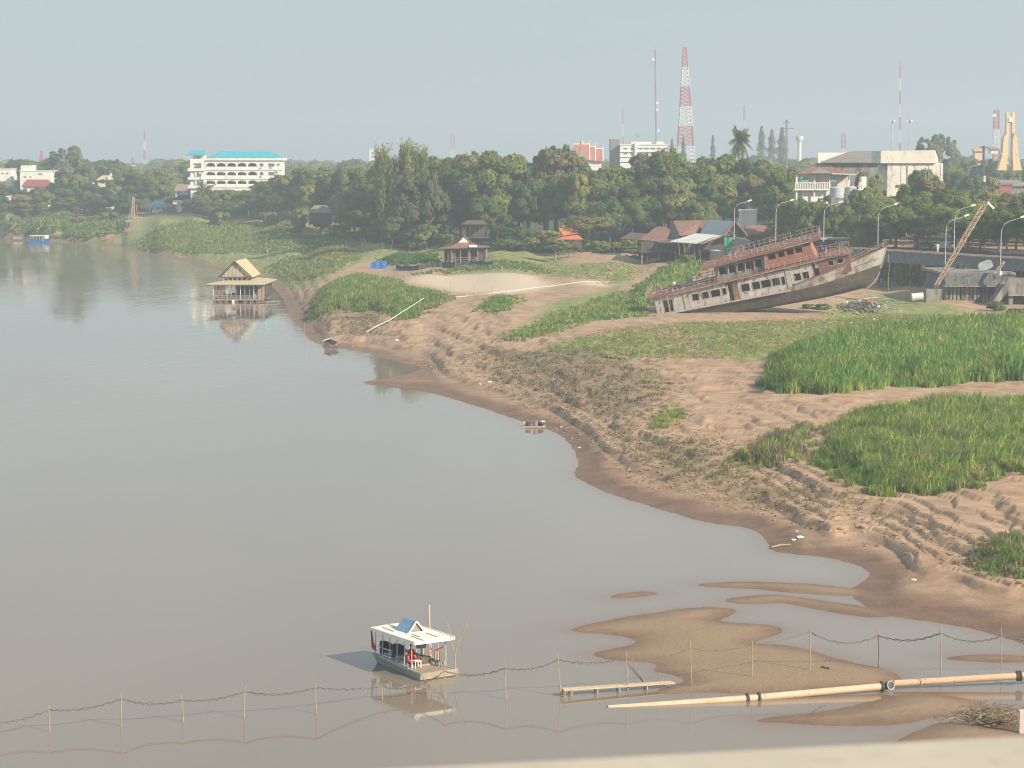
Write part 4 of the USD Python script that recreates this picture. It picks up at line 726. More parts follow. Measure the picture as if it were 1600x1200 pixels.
# forward deckhouse
fop = [(31.0, 31.9, 2.75, 3.55), (32.5, 33.6, 2.85, 3.65)]
SP("forward_house_wall", wall(29.2, 34.6, 1.0, 1.0, 4.1, fop), "ship_rust"); SP("forward_house_wall", wall(29.2, 34.6, 6.5, 1.0, 4.1, fop), "ship_rust")
for f in frames(fop, 1.0): SP("window_frame", f, "ship_trim")
SP("forward_house_front", MB().box(34.62, 34.74, 1.0, 6.6, 1.2, 4.1), "ship_rust"); SP("forward_house_roof", MB().box(28.6, 35.4, .5, 7.1, 4.12, 4.3), "ship_rust")
f4 = lambda s: 4.3
SP("railing", rail(30.8, 35.2, .6, f4, 1.1, 8, .8, (1.0, .65, .3), 0), "pipe_rail"); SP("railing", rail(30.8, 35.2, 7.0, f4, 1.1, 9, .8, (1.0, .65, .3), 0), "pipe_rail")
bs = lambda s: float(sheer(s)) + .05
mb = MB(); r_ = random.Random(3)
for sg in (-1, 1):
    P = [(25 + (s - 25) / 16.2 * (stem(sheer(s)) - 25), 3.8 + sg * half(s, 1), bs(s)) for s in np.arange(34.6, 41.1, .62)]
    for p in P: mb.bar(p, (p[0], p[1], p[2] + .75), .06)
    for p, q in zip(P[:-1], P[1:]):
        for h in (.4, .75): mb.bar((p[0], p[1], p[2] + h), (q[0], q[1], q[2] + h), .05)
SP("bow_railing", mb, "pipe_rail")
SP("mooring_rope", MB().tube([(41.3, 3.6, 2.4), (41.0, 3.3, 0), (40.4, 3.2, -2.2), (40.2, 3.2, -4.2)], .03, 4), "ship_trim")
mb = MB(); mb.ball((3.5, 6.2, d2r(3) + .5), (.5, .5, .6), 1); mb.cbox((6.5, 5.5, d2r(6.5) + .6), .9, .8, 1.2); SP("deck_fitting", mb, "ship_trim")

# ================================================================== promenade, embankment wall, pier, crane
mat("concrete", (.30, .285, .25), (.20, .19, .17), scale=.8, stretch=(1, 1, .3), c3=(.09, .085, .075), t3=(.48, .66), scale3=1.1, rough=.9)
mat("dark_concrete", (.15, .155, .145), (.10, .105, .10), scale=.6, c3=(.05, .055, .05), t3=(.5, .68), rough=.9)
mat("stained_pile", (.36, .32, .26), (.26, .23, .19), scale=1.2, stretch=(1, 1, .18), c3=(.08, .08, .065), t3=(.46, .60), scale3=1.6, rough=.9)
mat("brick_red", (.40, .19, .11), (.33, .16, .10), scale=2.0, c3=(.25, .15, .11))
mat("asphalt", (.07, .068, .065), (.055, .053, .05), scale=1.5)
mat("galvanised", (.52, .54, .55), (.42, .44, .45), scale=2, rough=.5, metal=.0, spec=.5)
mat("lamp_white", (.75, .76, .76), (.68, .69, .70), scale=2, rough=.4)
mat("boom_paint", (.50, .43, .29), (.43, .37, .27), scale=1.2, c3=(.28, .15, .09), t3=(.46, .60), scale3=2.5, rough=.8)
mat("white_paint", (.78, .77, .73), (.70, .69, .65), scale=1.5, rough=.6)
mat("dark_metal", (.06, .06, .06), (.09, .08, .07), scale=3, rough=.7)
mat("grey_sheet", (.40, .42, .42), (.30, .32, .32), scale=1.2, rough=.7)
emb = Thing("embankment_wall", "tall dark concrete embankment wall with stained piles behind the ferry's bow", "wall", loc=(WALL[1][0], WALL[1][1], 6))
W = [np.array([x, y]) for x, y in WALL]; Wl = LineString(W); nW = int(Wl.length / 1.25)
def wpt(d, off=0.0):
    a = np.array(Wl.interpolate(d).coords[0]); t = np.array(Wl.interpolate(min(d + .3, Wl.length)).coords[0]) - np.array(Wl.interpolate(max(d - .3, 0)).coords[0]); t /= np.linalg.norm(t); n = np.array([t[1], -t[0]]); n = n if n[1] < 0 else -n
    return a + n * off
def strip(o0, o1, z0, z1, o2=None, o3=None, d0=0, d1=None, step=2.5):
    """a slab that follows the wall line: front at offset o0 (foot) .. o2 (top), back at o1 .. o3"""
    o2 = o0 if o2 is None else o2; o3 = o1 if o3 is None else o3; d1 = Wl.length if d1 is None else d1; ds = np.linspace(d0, d1, max(2, int((d1 - d0) / step) + 1)); mb = MB()
    for a, b in zip(ds[:-1], ds[1:]):
        mb.hexa([(*wpt(a, o0), z0), (*wpt(b, o0), z0), (*wpt(b, o1), z0), (*wpt(a, o1), z0)], [(*wpt(a, o2), z1), (*wpt(b, o2), z1), (*wpt(b, o3), z1), (*wpt(a, o3), z1)])
    return mb
emb.part("wall_core", strip(.6, -.8, 3.5, 11.4), "dark_concrete")
nP = int(Wl.length / 3.1)
for k in range(nP): emb.part("slab_panel", strip(2.2, .4, 11.42, 13.5, 1.0, -.6, d0=k * 3.1 + .03, d1=k * 3.1 + 3.06, step=5), "dark_concrete")
pr = random.Random(8)
for k in range(nW):
    d = k * 1.25 + .3; o = pr.uniform(-.05, .08); emb.part("pile", strip(1.15 + o, .6, 3.6, 11.38, d0=d, d1=d + pr.uniform(.6, .8), step=3), "stained_pile")
emb.part("coping", strip(1.1, -.6, 13.51, 13.75), "concrete")
single("promenade", strip(-.7, -26, 13.2, 13.54), "asphalt", "paved riverside promenade road on top of the embankment", kind="structure")
single("kerb", strip(-.75, -2.6, 13.55, 13.82), "brick_red", "low brick red raised walkway along the promenade's river edge", kind="structure")
# pier
pier = Thing("concrete_pier", "low concrete pier with dark sloped top band and stained piles", "pier", loc=at(1515, 475, 425))
px0, px1 = at(1474, 443, 425)[0], at(1562, 443, 425)[0]
pier.part("deck", MB().box(px0 - .2, px1 + 3, 425.2, 446, 10.9, 11.35), "concrete")
for k in range(5):
    a = px0 + k * (px1 - px0) / 5; b = a + (px1 - px0) / 5 - .06; pier.part("slab_panel", MB().hexa([(a, 423.4, 9.1), (b, 423.4, 9.1), (b, 425.1, 9.1), (a, 425.1, 9.1)], [(a, 424.2, 11.3), (b, 424.2, 11.3), (b, 425.1, 11.3), (a, 425.1, 11.3)]), "dark_concrete")
pier.part("core", MB().box(px0 + .3, px1 + 3, 425.4, 445, 4.5, 10.88), "dark_concrete")
for k in range(13):
    a = px0 + .35 + k * (px1 - px0 - .7) / 13; pier.part("pile", MB().box(a, a + pr.uniform(.42, .6), 424.75 + pr.uniform(-.08, .05), 425.38, 4.6, 9.08), "stained_pile")
pier.part("edge_beam", MB().box(px0 - .3, px1, 423.2, 425.3, 8.78, 9.06), "concrete")
# stair
st = Thing("concrete_stair", "concrete stair descending from the pier's end to the grass", "stairs", loc=at(1545, 490, 418))
q0, q1 = at(1574, 446, 417), at(1541, 489, 417); xx = np.linspace(q0[0], q1[0], 13); zz_ = np.linspace(9.6, 4.3, 13)
for k in range(12): st.part("step", MB().box(xx[k + 1], xx[k], 416.9, 419.4, zz_[k + 1], zz_[k + 1] + .44), "concrete")
mb = MB()
for y in (416.5, 419.45): mb.hexa([(q0[0], y, 8.3), (q1[0], y, 3.4), (q1[0], y + .35, 3.4), (q0[0], y + .35, 8.3)], [(q0[0], y, 10.4), (q1[0], y, 5.0), (q1[0], y + .35, 5.0), (q0[0], y + .35, 10.4)])
st.part("stringer_wall", mb, "concrete")
st.part("landing", MB().box(q0[0], q0[0] + 9, 416.6, 424, 9.0, 9.5), "concrete"); st.part("parapet", MB().box(q0[0] + .02, q0[0] + 9, 416.5, 416.85, 7.5, 10.8), "concrete"); st.part("column", MB().box(q0[0] + .3, q0[0] + 1.1, 417, 418, 4, 8.98), "concrete"); st.part("column", MB().box(q0[0] + 6, q0[0] + 6.8, 417, 418, 4, 8.98), "concrete")
# crane boom and its neighbours
A_, B_ = at(1462, 447, 424), at(1540, 316, 424)
cr = Thing("crane_boom", "rusty yellow lattice crane boom leaning up to the right above the pier", "crane", loc=A_)
ax = (B_ - A_) / np.linalg.norm(B_ - A_); n1_ = np.cross(ax, [0, 1, 0]); n2_ = np.array([0, 1.0, 0])
def lattice(A, B, w0, w1, nb, t, side=None):
    A, B = np.array(A, float), np.array(B, float); d = (B - A) / np.linalg.norm(B - A); u = np.cross(d, [0, 1, 0]) if abs(d[1]) < .9 else np.cross(d, [1, 0, 0]); u /= np.linalg.norm(u); v = np.cross(d, u); ch, br = [], MB()
    P = [[A + (B - A) * i / nb + (u * a + v * b) * (w0 + (w1 - w0) * i / nb) / 2 for a, b in ((-1, -1), (1, -1), (1, 1), (-1, 1))] for i in range(nb + 1)]
    for k in range(4): m = MB(); m.bar(P[0][k], P[nb][k], t * 1.3); ch.append(m)
    for i in range(nb):
        for k in range(4):
            j = (k + 1) % 4; br.bar(P[i][k], P[i + 1][j] if i % 2 else P[i + 1][j], t); br.bar(P[i + 1][k], P[i + 1][j], t * .8)
            br.bar(P[i][j], P[i + 1][k], t * .8)
    return ch, br
ch, br = lattice(A_, B_, .6, .85, 14, .125)
for c in ch: cr.part("chord", c, "boom_paint")
cr.part("bracing", br, "boom_paint")
T_ = at(1553, 326, 424); cr.part("tip_plate", MB().bar(B_ - ax * .3, B_ + np.array([.6, 0, .1]), .5, .4).bar(B_ + np.array([.3, 0, .05]), T_, .28, .35), "white_paint"); cr.part("sheave", MB().tube([B_ + np.array([0, -.25, .1]), B_ + np.array([0, .25, .1])], .35, 12), "dark_metal")
cr.part("footing", MB().box(A_[0] - 1.9, A_[0] + 1.0, 422.8, 425.4, 5.2, 8.4), "concrete"); cr.part("hinge", MB().cbox(A_ + np.array([0, 0, -.1]), 1.1, 1.2, .7), "dark_metal")
D_ = at(1434, 463.5, 421); dr = single("steel_drum", MB().tube([D_ + np.array([-1.0, .1, -.12]), D_ + np.array([1.0, -.1, .12])], .68, 18).tube([D_ + np.array([-1.05, .1, -.125]), D_ + np.array([-.93, .1, -.11])], .74, 18), "white_paint", "white drum lying beside the crane boom's concrete footing", "drum", smooth=40, loc=D_)
pn = at(1540, 415, 428); mb = MB(); th = np.linspace(0, 2 * np.pi, 15)[:-1]; M_ = frame(pn, (.9, -.15, .35), z=(-.35, -.75, .62))
mb.add([(1.35 * math.copysign(abs(math.cos(t)) ** .6, math.cos(t)), .0 + 1.05 * math.copysign(abs(math.sin(t)) ** .7, math.sin(t)), z) for z in (0, .12) for t in th], [(i, (i + 1) % 14, 14 + (i + 1) % 14, 14 + i) for i in range(14)]); mb.add([(1.35 * math.copysign(abs(math.cos(t)) ** .6, math.cos(t)), 1.05 * math.copysign(abs(math.sin(t)) ** .7, math.sin(t)), .121) for t in th], [(0, i, i + 1) for i in range(1, 13)])
pnl = Thing("tilted_panel", "grey rounded panel tilted up on the pier behind the crane boom", "panel", loc=pn)
pnl.part("sheet", mb, "grey_sheet", M=M_); pnl.part("strut", MB().bar(pn + np.array([.2, .3, -.1]), (pn[0] + .4, 429.5, 11.35), .12), "dark_metal")
C1, C2 = at(1553, 428, 422), at(1569, 409, 422); jb = Thing("small_boom", "short rusty lattice jib leaning beside the right street lamp", "crane", loc=C1)
ch, br = lattice(C1, C2, .4, .4, 4, .07)
for c in ch: jb.part("chord", c, "boom_paint")
jb.part("bracing", br, "boom_paint"); jb.part("foot_post", MB().bar(C1, at(1555, 444, 422), .35), "concrete")
bx = at(1563.5, 427, 421); ub = Thing("utility_box", "small cream box at the foot of the right street lamp", "box", loc=bx); ub.part("case", MB().cbox(bx, .45, .35, .75), "white_paint"); ub.part("door", MB().cbox(bx + np.array([0, -.19, 0]), .36, .02, .62), "lamp_white")
# street lamps
def lamp(base, head, Y, label, bend=.62, nm="street_lamp", k=1.0):
    b, h = at(*base, Y), at(*head, Y); t = Thing(nm, label, "street lamp", loc=b, group="curved arm street lamps along the promenade" if k == 1 else None); dz = h[2] - b[2]; kz = b[2] + dz * bend
    t.part("pole", MB().tube([b - np.array([0, 0, .6]), b + np.array([0, 0, .3]), (b[0], Y, kz)], [.10 * k, .095 * k, .07 * k], 8), "galvanised", smooth=40)
    P = [np.array([b[0], Y, kz]), np.array([b[0] + .02 * (h[0] - b[0]), Y, kz + .13 * dz]), np.array([b[0] + .14 * (h[0] - b[0]), Y, kz + .24 * dz]), np.array([b[0] + .36 * (h[0] - b[0]), Y, h[2] - .085 * dz]), h - np.array([.35, 0, .02 * dz + .02])]
    t.part("arm", MB().tube(P, [.07 * k, .068 * k, .065 * k, .06 * k, .055 * k], 8), "galvanised", smooth=40)
    d = (h - P[3]) / np.linalg.norm(h - P[3]); t.part("lamp_head", MB().bar(h - d * .75, h + d * .25, .34 * k, .22 * k).bar(h - d * .55, h + d * .18, .26 * k, .34 * k), "lamp_white")
for base, head, Y, lab in [((1147, 370), (1173, 313), 528, "street lamp in front of the stilt house gable"), ((1212, 372), (1239, 312), 512, "street lamp above the ferry's aft upper railing"), ((1287, 374), (1315, 315), 498, "street lamp above the ferry's orange wheelhouse"), ((1371.5, 385), (1402, 318), 484, "street lamp just above the ferry's bow"), ((1491, 389), (1522.5, 320), 452, "taller looking lamp behind the crane boom's middle"), ((1477, 416), (1512, 336), 443, "lower lamp just left of the crane boom"), ((1563, 425), (1600, 338), 428, "rightmost street lamp standing by the cream box")]:
    lamp(base, head, Y, lab)
lamp((1512, 292), (1531, 256.5), 720, "distant street lamp left of the tall utility pole")
lamp((1494, 285), (1501, 271), 1000, "far tiny street lamp among the hazy trees at right", k=1.3)
# vehicles and people on the promenade
def ground_prom(px, Y): return np.array([(px - 800) / FPX * Y, Y, 13.55])
mat("tyre", (.02, .02, .02), (.03, .03, .03)); mat("dark_glass", (.03, .035, .04), (.04, .045, .05), rough=.15, spec=.6); mat("green_paint", (.10, .14, .12), (.08, .11, .10), rough=.4)
def vehicle(o, rot, L, Wd, kind_, paint, name, label, cat):
    t = Thing(name, label, cat, loc=o); M = np.eye(4); c, s = math.cos(rot), math.sin(rot); M[:2, :2] = [[c, -s], [s, c]]; M[:3, 3] = o; w = Wd / 2
    t.part("body", MB().hexa([(-L / 2, -w, .35), (L / 2, -w, .35), (L / 2, w, .35), (-L / 2, w, .35)], [(-L / 2, -w * .96, .95), (L / 2 - .1, -w * .94, .88), (L / 2 - .1, w * .94, .88), (-L / 2, w * .96, .95)]), paint, M=M)
    if kind_ == "pickup":
        t.part("cargo_box", MB().box(-L / 2 + .03, -.3, -w, w, .96, 1.75), paint, M=M); t.part("cab", MB().hexa([(-.25, -w * .93, .92), (1.5, -w * .93, .9), (1.5, w * .93, .9), (-.25, w * .93, .92)], [(-.15, -w * .78, 1.62), (.8, -w * .78, 1.6), (.8, w * .78, 1.6), (-.15, w * .78, 1.62)]), paint, M=M)
        t.part("rear_window", MB().box(-L / 2 - .01, -L / 2 + .02, -w * .7, w * .7, 1.2, 1.6), "dark_glass", M=M)
    else:
        t.part("cabin", MB().hexa([(-L * .38, -w * .93, .93), (L * .24, -w * .93, .9), (L * .24, w * .93, .9), (-L * .38, w * .93, .93)], [(-L * .26, -w * .75, 1.42), (L * .06, -w * .75, 1.42), (L * .06, w * .75, 1.42), (-L * .26, w * .75, 1.42)]), "dark_glass", M=M)
        t.part("roof", MB().box(-L * .26, L * .06, -w * .76, w * .76, 1.425, 1.47), paint, M=M)
    for x in (-L * .31, L * .31):
        for y in (-w, w - .2): t.part("wheel", MB().tube([(x, y, .33), (x, y + .2, .33)], .33, 14), "tyre", M=M)
vehicle(ground_prom(1477, 478), 2.0, 4.6, 1.85, "pickup", "white_paint", "pickup_truck", "white pickup truck parked under the trees behind the promenade", "truck")
vehicle(ground_prom(1443, 482), 2.9, 4.3, 1.7, "car", "green_paint", "parked_car", "dark green car in the shade left of the white pickup", "car")
vehicle(ground_prom(1320, 505), 2.9, 4.3, 1.7, "car", "white_paint", "parked_car", "pale car half hidden behind the ferry's forward railing", "car")
mat("skin", (.32, .19, .13), (.28, .165, .11), scale=5); mat("cloth_white", (.72, .72, .70), (.62, .62, .60), scale=4); mat("cloth_dark", (.06, .06, .075), (.09, .085, .09), scale=4); mat("cloth_red", (.50, .05, .05), (.38, .04, .04), scale=4); mat("hair", (.015, .012, .01), (.02, .018, .015), scale=5); mat("cloth_pink", (.62, .40, .40), (.5, .32, .32), scale=4); mat("cloth_blue", (.08, .10, .2), (.06, .07, .14), scale=4)
import manifold3d as m3
def hullbones(bones, edge=.05):
    parts = []
    for a, ra, b, rb in bones:
        s1 = m3.Manifold.sphere(ra, 12).translate([float(k) for k in a]); s2 = m3.Manifold.sphere(rb, 12).translate([float(k) for k in b]); parts.append(m3.Manifold.batch_hull([s1, s2]))
    m = m3.Manifold.batch_boolean(parts, m3.OpType.Add).refine_to_length(edge); me = m.to_mesh(); t = trimesh.Trimesh(me.vert_properties[:, :3], me.tri_verts); trimesh.smoothing.filter_taubin(t, iterations=6); return t
def person(o, rot, label, pose="stand", top="cloth_white", legs="cloth_dark", scale=1.0, name="person"):
    t = Thing(name, label, "person", loc=o); M = np.eye(4); c, s = math.cos(rot) * scale, math.sin(rot) * scale; M[:2, :2] = [[c, -s], [s, c]]; M[2, 2] = scale; M[:3, 3] = o
    hip = .93 if pose == "stand" else .52; sh = hip + .5; V = lambda *k: np.array(k)
    if pose == "stand": legsb = [(V(0, sg * .1, hip), .105, V(.02, sg * .12, .5), .075) for sg in (-1, 1)] + [(V(.02, sg * .12, .5), .07, V(0, sg * .13, .08), .05) for sg in (-1, 1)] + [(V(-.02, sg * .13, .05), .05, V(.16, sg * .14, .04), .04) for sg in (-1, 1)]
    else: legsb = [(V(0, sg * .1, hip), .11, V(.44, sg * .13, hip + .02), .08) for sg in (-1, 1)] + [(V(.44, sg * .13, hip), .075, V(.42, sg * .13, .08), .05) for sg in (-1, 1)] + [(V(.4, sg * .13, .05), .05, V(.58, sg * .14, .04), .04) for sg in (-1, 1)]
    arms = []
    for sg in (-1, 1):
        el = V(.02 if pose == "stand" else .12, sg * .27, sh - .28); wr = V(.12, sg * .25, hip + .02) if pose == "stand" else V(.36, sg * .16, hip + .16)
        arms += [(V(0, sg * .19, sh - .02), .055, el, .045), (el, .043, wr, .034), (wr, .034, wr + V(.05, 0, -.07), .03)] + [(wr + V(.05, (k - 1.5) * .018, -.07), .012, wr + V(.075, (k - 1.5) * .022, -.14), .009) for k in range(4)] + [(wr + V(.03, -sg * .03, -.04), .012, wr + V(.07, -sg * .05, -.09), .010)]
    hd = V(.03, 0, sh + .27)
    body = legsb + arms + [(V(0, 0, hip), .14, V(0, 0, hip + .2), .13), (V(0, 0, hip + .2), .13, V(0, 0, sh - .07), .16), (V(0, -.12, sh - .05), .09, V(0, .12, sh - .05), .09), (V(0, 0, sh), .06, hd - V(0, 0, .08), .055), (hd - V(0, 0, .04), .075, hd + V(-.01, 0, .05), .095), (hd + V(.09, 0, -.01), .02, hd + V(.08, 0, .03), .012)]
    t.part("body", hullbones(body, .045), "skin", M=M, smooth=True)
    t.part("shirt", hullbones([(V(0, 0, hip + .05), .155, V(0, 0, sh - .07), .175), (V(0, -.14, sh - .05), .10, V(0, .14, sh - .05), .10)] + [(a, ra * 1.35, b, rb * 1.35) for a, ra, b, rb in (arms[0], arms[len(arms) // 2])], .05), top, M=M, smooth=True)
    t.part("trousers", hullbones([(V(0, -.05, hip), .15, V(0, .05, hip), .15)] + [(a, ra * 1.22, b, rb * 1.25) for a, ra, b, rb in legsb[:4]], .05), legs, M=M, smooth=True)
    hb = trimesh.creation.icosphere(2, 1.0); v = np.array(hb.vertices) * [.108, .098, .115] + hd + [-.02, 0, .05]; k = hb.faces[(v[hb.faces].mean(1)[:, 2] > hd[2] + .03) | (v[hb.faces].mean(1)[:, 0] < hd[0] - .05)]; t.part("hair", (v, k), "hair", M=M, smooth=True)
    return t
person(ground_prom(1464.5, 463), -1.2, "person in white top standing by the promenade kerb left of the pickup", "stand", "cloth_white", "cloth_white", 1.05)
# rubbish heap before the bow
rg = np.random.default_rng(4); mat("rubbish_dark", (.05, .055, .06), (.12, .11, .10), scale=3); mat("rubbish_pale", (.60, .58, .55), (.45, .42, .4), scale=3); mat("rubbish_orange", (.42, .17, .09), (.32, .2, .12), scale=3)
for nm, m, n, sx, lab in (("rubbish_heap", "rubbish_dark", 420, 1.0, "dark heap of burnt rubbish and broken sheets on the grass before the bow"), ("litter", "rubbish_pale", 150, 1.35, "white plastic litter strewn over the rubbish heap"), ("rubble", "rubbish_orange", 60, .6, "orange brick rubble on top of the rubbish heap")):
    mb = MB()
    for k in range(n):
        u, v = rg.normal(size=2); c = G(1345 + 26 * sx * u * (.8 if nm != "rubble" else .35) + (14 if nm == "rubble" else 0), 482 + 5.5 * sx * v - (8 if nm == "rubble" else 0)); hgt = max(0, 1.0 - .35 * (u * u + v * v)) * (.9 if nm != "litter" else 1.1)
        s = rg.uniform(.06, .34, 3) * [1.4, 1.2, .35]; c = c + [0, 0, hgt * rg.uniform(.2, 1.0)]; d = rg.normal(size=3); d[2] *= .5; d /= np.linalg.norm(d); mb.bar(c - d * s[0], c + d * s[0], s[1], s[2] * .6, up=(0, .3, 1))
    single(nm, mb, m, lab, kind="stuff")
tar = G(1336, 482); single("tarpaulin", MB().hexa([tar + [-1.6, -.5, .3], tar + [1.2, -.6, .5], tar + [1.5, .9, .8], tar + [-1.2, .9, .7]], [tar + [-1.3, -.4, .75], tar + [1.1, -.4, 1.0], tar + [1.3, .7, 1.2], tar + [-1.0, .8, 1.05]]), "rubbish_dark", "crumpled black sheet lying on the rubbish heap", "tarpaulin")
pk = G(1362, 476); single("plank", MB().bar(pk + [-1.6, 0, 1.1], pk + [1.2, .5, 1.3], .5, .1), "rubbish_pale", "pale plank on the rubbish heap's top", "plank")
# ================================================================== buildings
mat("plaster_white", (.80, .79, .74), (.70, .69, .64), scale=.25, stretch=(1, 1, .35), c3=(.48, .46, .41), t3=(.56, .74), rough=.8)
mat("plaster_cream", (.72, .68, .58), (.64, .60, .51), scale=.25, stretch=(1, 1, .4), c3=(.33, .27, .21), t3=(.56, .74), scale3=.6, rough=.85)
mat("teal_roof", (.035, .42, .50), (.03, .36, .45), scale=.4, rough=.5); mat("window_dark", (.10, .115, .12), (.14, .15, .15), scale=.8, rough=.3); mat("soffit_brown", (.30, .23, .19), (.24, .18, .15), scale=1)
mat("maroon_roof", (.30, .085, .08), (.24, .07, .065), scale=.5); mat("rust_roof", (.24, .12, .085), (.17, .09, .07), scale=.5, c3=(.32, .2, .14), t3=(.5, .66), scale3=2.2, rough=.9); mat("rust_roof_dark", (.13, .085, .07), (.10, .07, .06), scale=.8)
mat("sheet_grey", (.36, .41, .42), (.30, .35, .36), scale=.5, stretch=(3, 3, 1), rough=.55); mat("sheet_white", (.74, .74, .70), (.66, .66, .62), scale=.5, c3=(.45, .38, .3), t3=(.62, .72)); mat("old_wood", (.13, .10, .08), (.085, .068, .055), scale=1.5, stretch=(1, 1, .3)); mat("pale_wood", (.42, .33, .24), (.30, .24, .18), scale=2, stretch=(1, 1, .3))
mat("grey_thatch", (.26, .22, .19), (.19, .165, .145), scale=1.2); mat("orange_tile", (.52, .17, .075), (.44, .15, .07), scale=1.2); mat("green_tarp", (.05, .36, .24), (.04, .28, .19), scale=1.5); mat("blue_tarp", (.02, .14, .42), (.015, .10, .32), scale=1.5); mat("dark_net", (.03, .035, .04), (.055, .06, .06), scale=1.5, stretch=(1, 1, .3))
mat("temple_red", (.42, .15, .10), (.35, .125, .09), scale=.4); mat("gold", (.60, .36, .10), (.5, .3, .09), scale=1, rough=.4); mat("hip_grey", (.25, .225, .205), (.20, .18, .165), scale=.4); mat("tank_steel", (.50, .52, .53), (.42, .44, .45), scale=1.5, rough=.4); mat("monument_yellow", (.76, .57, .32), (.70, .52, .29), scale=.3)
mat("mast_red", (.50, .10, .09), (.45, .09, .08), scale=1); mat("mast_dull", (.28, .10, .12), (.24, .09, .1), scale=1); mat("mast_grey", (.26, .24, .27), (.22, .2, .22), scale=1); mat("mast_white", (.74, .74, .74), (.68, .68, .68), scale=1); mat("tent_blue", (.20, .42, .54), (.16, .36, .48), scale=1); mat("green_cloth", (.10, .42, .36), (.08, .36, .30), scale=1); mat("orange_wall", (.5, .22, .14), (.42, .19, .12), scale=1); mat("pink_awning", (.36, .12, .14), (.30, .10, .12), scale=1); mat("thatch_yellow", (.52, .45, .27), (.44, .38, .23), scale=.8, stretch=(1, 1, 1), c3=(.36, .29, .15), t3=(.58, .75))
def fb(p0, p1, yt, yb, Y): a, b = at(p0, yt, Y), at(p1, yb, Y); return a[0], b[0], b[2], a[2]        # x0, x1, z0, z1
def hip(mb, x0, x1, y0, y1, ze, zr, ins, ov=.0, th=.25):
    ym = (y0 + y1) / 2; E = [(x0, y0, ze), (x1, y0, ze), (x1, y1, ze), (x0, y1, ze)]; R = [(x0 + ins, ym, zr), (x1 - ins, ym, zr)]; v = E + R + [(x, y, z - th) for x, y, z in E]
    return mb.add(v, [(0, 1, 5), (0, 5, 4), (1, 2, 5), (2, 3, 4), (2, 4, 5), (3, 0, 4), (0, 7, 1), (0, 6, 7), (1, 8, 2), (1, 7, 8), (2, 9, 3), (2, 8, 9), (3, 6, 0), (3, 9, 6), (6, 8, 7), (6, 9, 8)])
def gable_y(mb, x0, x1, y0, y1, ze, zr, th=.15):          # ridge along y
    xm = (x0 + x1) / 2; mb.quad((x0, y0, ze), (xm, y0, zr), (xm, y1, zr), (x0, y1, ze)) if th == 0 else mb.hexa([(x0, y0, ze - th), (xm, y0, zr - th), (xm, y1, zr - th), (x0, y1, ze - th)], [(x0, y0, ze), (xm, y0, zr), (xm, y1, zr), (x0, y1, ze)]).hexa([(xm + .002, y0, zr - th), (x1, y0, ze - th), (x1, y1, ze - th), (xm + .002, y1, zr - th)], [(xm + .002, y0, zr), (x1, y0, ze), (x1, y1, ze), (xm + .002, y1, zr)])
    return mb
def ground_at(px, Y): return hz((px - 800) / FPX * Y, Y)
# --- school
Y0 = 930; sc = Thing("school", "long white school block with arched openings and teal hip roof", "building", loc=(at(370, 250, Y0)[0], Y0, 13))
x0, x1, zb, ze = fb(320.6, 441.5, 250.6, 320, Y0); zb = 13
fl = (263.3, 276.8, 290.3); F2 = [at(0, y, Y0)[2] for y in fl]
sc.part("core", MB().box(x0 + .5, x1 - .3, Y0 + 3.2, Y0 + 13, zb, ze - .3), "plaster_white")
ops = []; m_ar = MB()
for k in range(5):
    a, b = fb(322.3 + k * 16.3, 336 + k * 16.3, 255, 263, Y0)[:2]
    for z in F2: ops.append((a, b, z + .0, z + 2.2))
def facade(x0, x1, y, z0, z1, ops, th=.35):
    mb = MB(); zs = sorted({z0, z1, *[o[2] for o in ops], *[o[3] for o in ops]}); 
    for a, b in zip(zs[:-1], zs[1:]):
        row = sorted((o[0], o[1]) for o in ops if o[2] <= a + 1e-6 and o[3] >= b - 1e-6); s = x0
        for p, q in row:
            if p > s: mb.box(s, p, y, y + th, a, b)
            s = q
        if s < x1: mb.box(s, x1, y, y + th, a, b)
    return mb
for a, b in ((405.7, 411.3), (419, 428.5)):
    xa, xb = fb(a, b, 255, 260, Y0)[:2]; ops += [(xa, xb, z + .7, z + 2.0) for z in F2]
sc.part("facade", facade(x0, x1, Y0, zb, ze, ops), "plaster_white")
for (xa, xb, za, zt) in ops:
    if xb - xa > 2.6:
        m = MB(); n = 7; xm, r = (xa + xb) / 2, (xb - xa) / 2
        for i in range(n):
            t0, t1 = math.pi * i / n, math.pi * (i + 1) / n; m.hexa([(xm - r * math.cos(t0), Y0 + .02, zt - .9 + .9 * math.sin(t0)), (xm - r * math.cos(t1), Y0 + .02, zt - .9 + .9 * math.sin(t1)), (xm - r * math.cos(t1), Y0 + .33, zt - .9 + .9 * math.sin(t1)), (xm - r * math.cos(t0), Y0 + .33, zt - .9 + .9 * math.sin(t0))], [(xm - r * math.cos(t0), Y0 + .02, zt + .01), (xm - r * math.cos(t1), Y0 + .02, zt + .01), (xm - r * math.cos(t1), Y0 + .33, zt + .01), (xm - r * math.cos(t0), Y0 + .33, zt + .01)])
        sc.part("arch", m, "plaster_white"); sc.part("balustrade", MB().box(xa, xb, Y0 + .05, Y0 + .2, za, za + .75), "plaster_white"); sc.part("gallery_wall", MB().box(xa - .2, xb + .2, Y0 + 2.9, Y0 + 3.1, za, zt), "soffit_brown"); sc.part("gallery_door", MB().box(xa + .6, xa + 1.7, Y0 + 2.84, Y0 + 2.89, za, zt - .4), "window_dark")
    else: sc.part("window", MB().box(xa, xb, Y0 + .15, Y0 + .25, za, zt), "window_dark")
for z in F2: sc.part("floor_band", MB().box(x0 - .3, x1 + .1, Y0 - .25, Y0 - .003, z - .75, z - .1), "plaster_white")
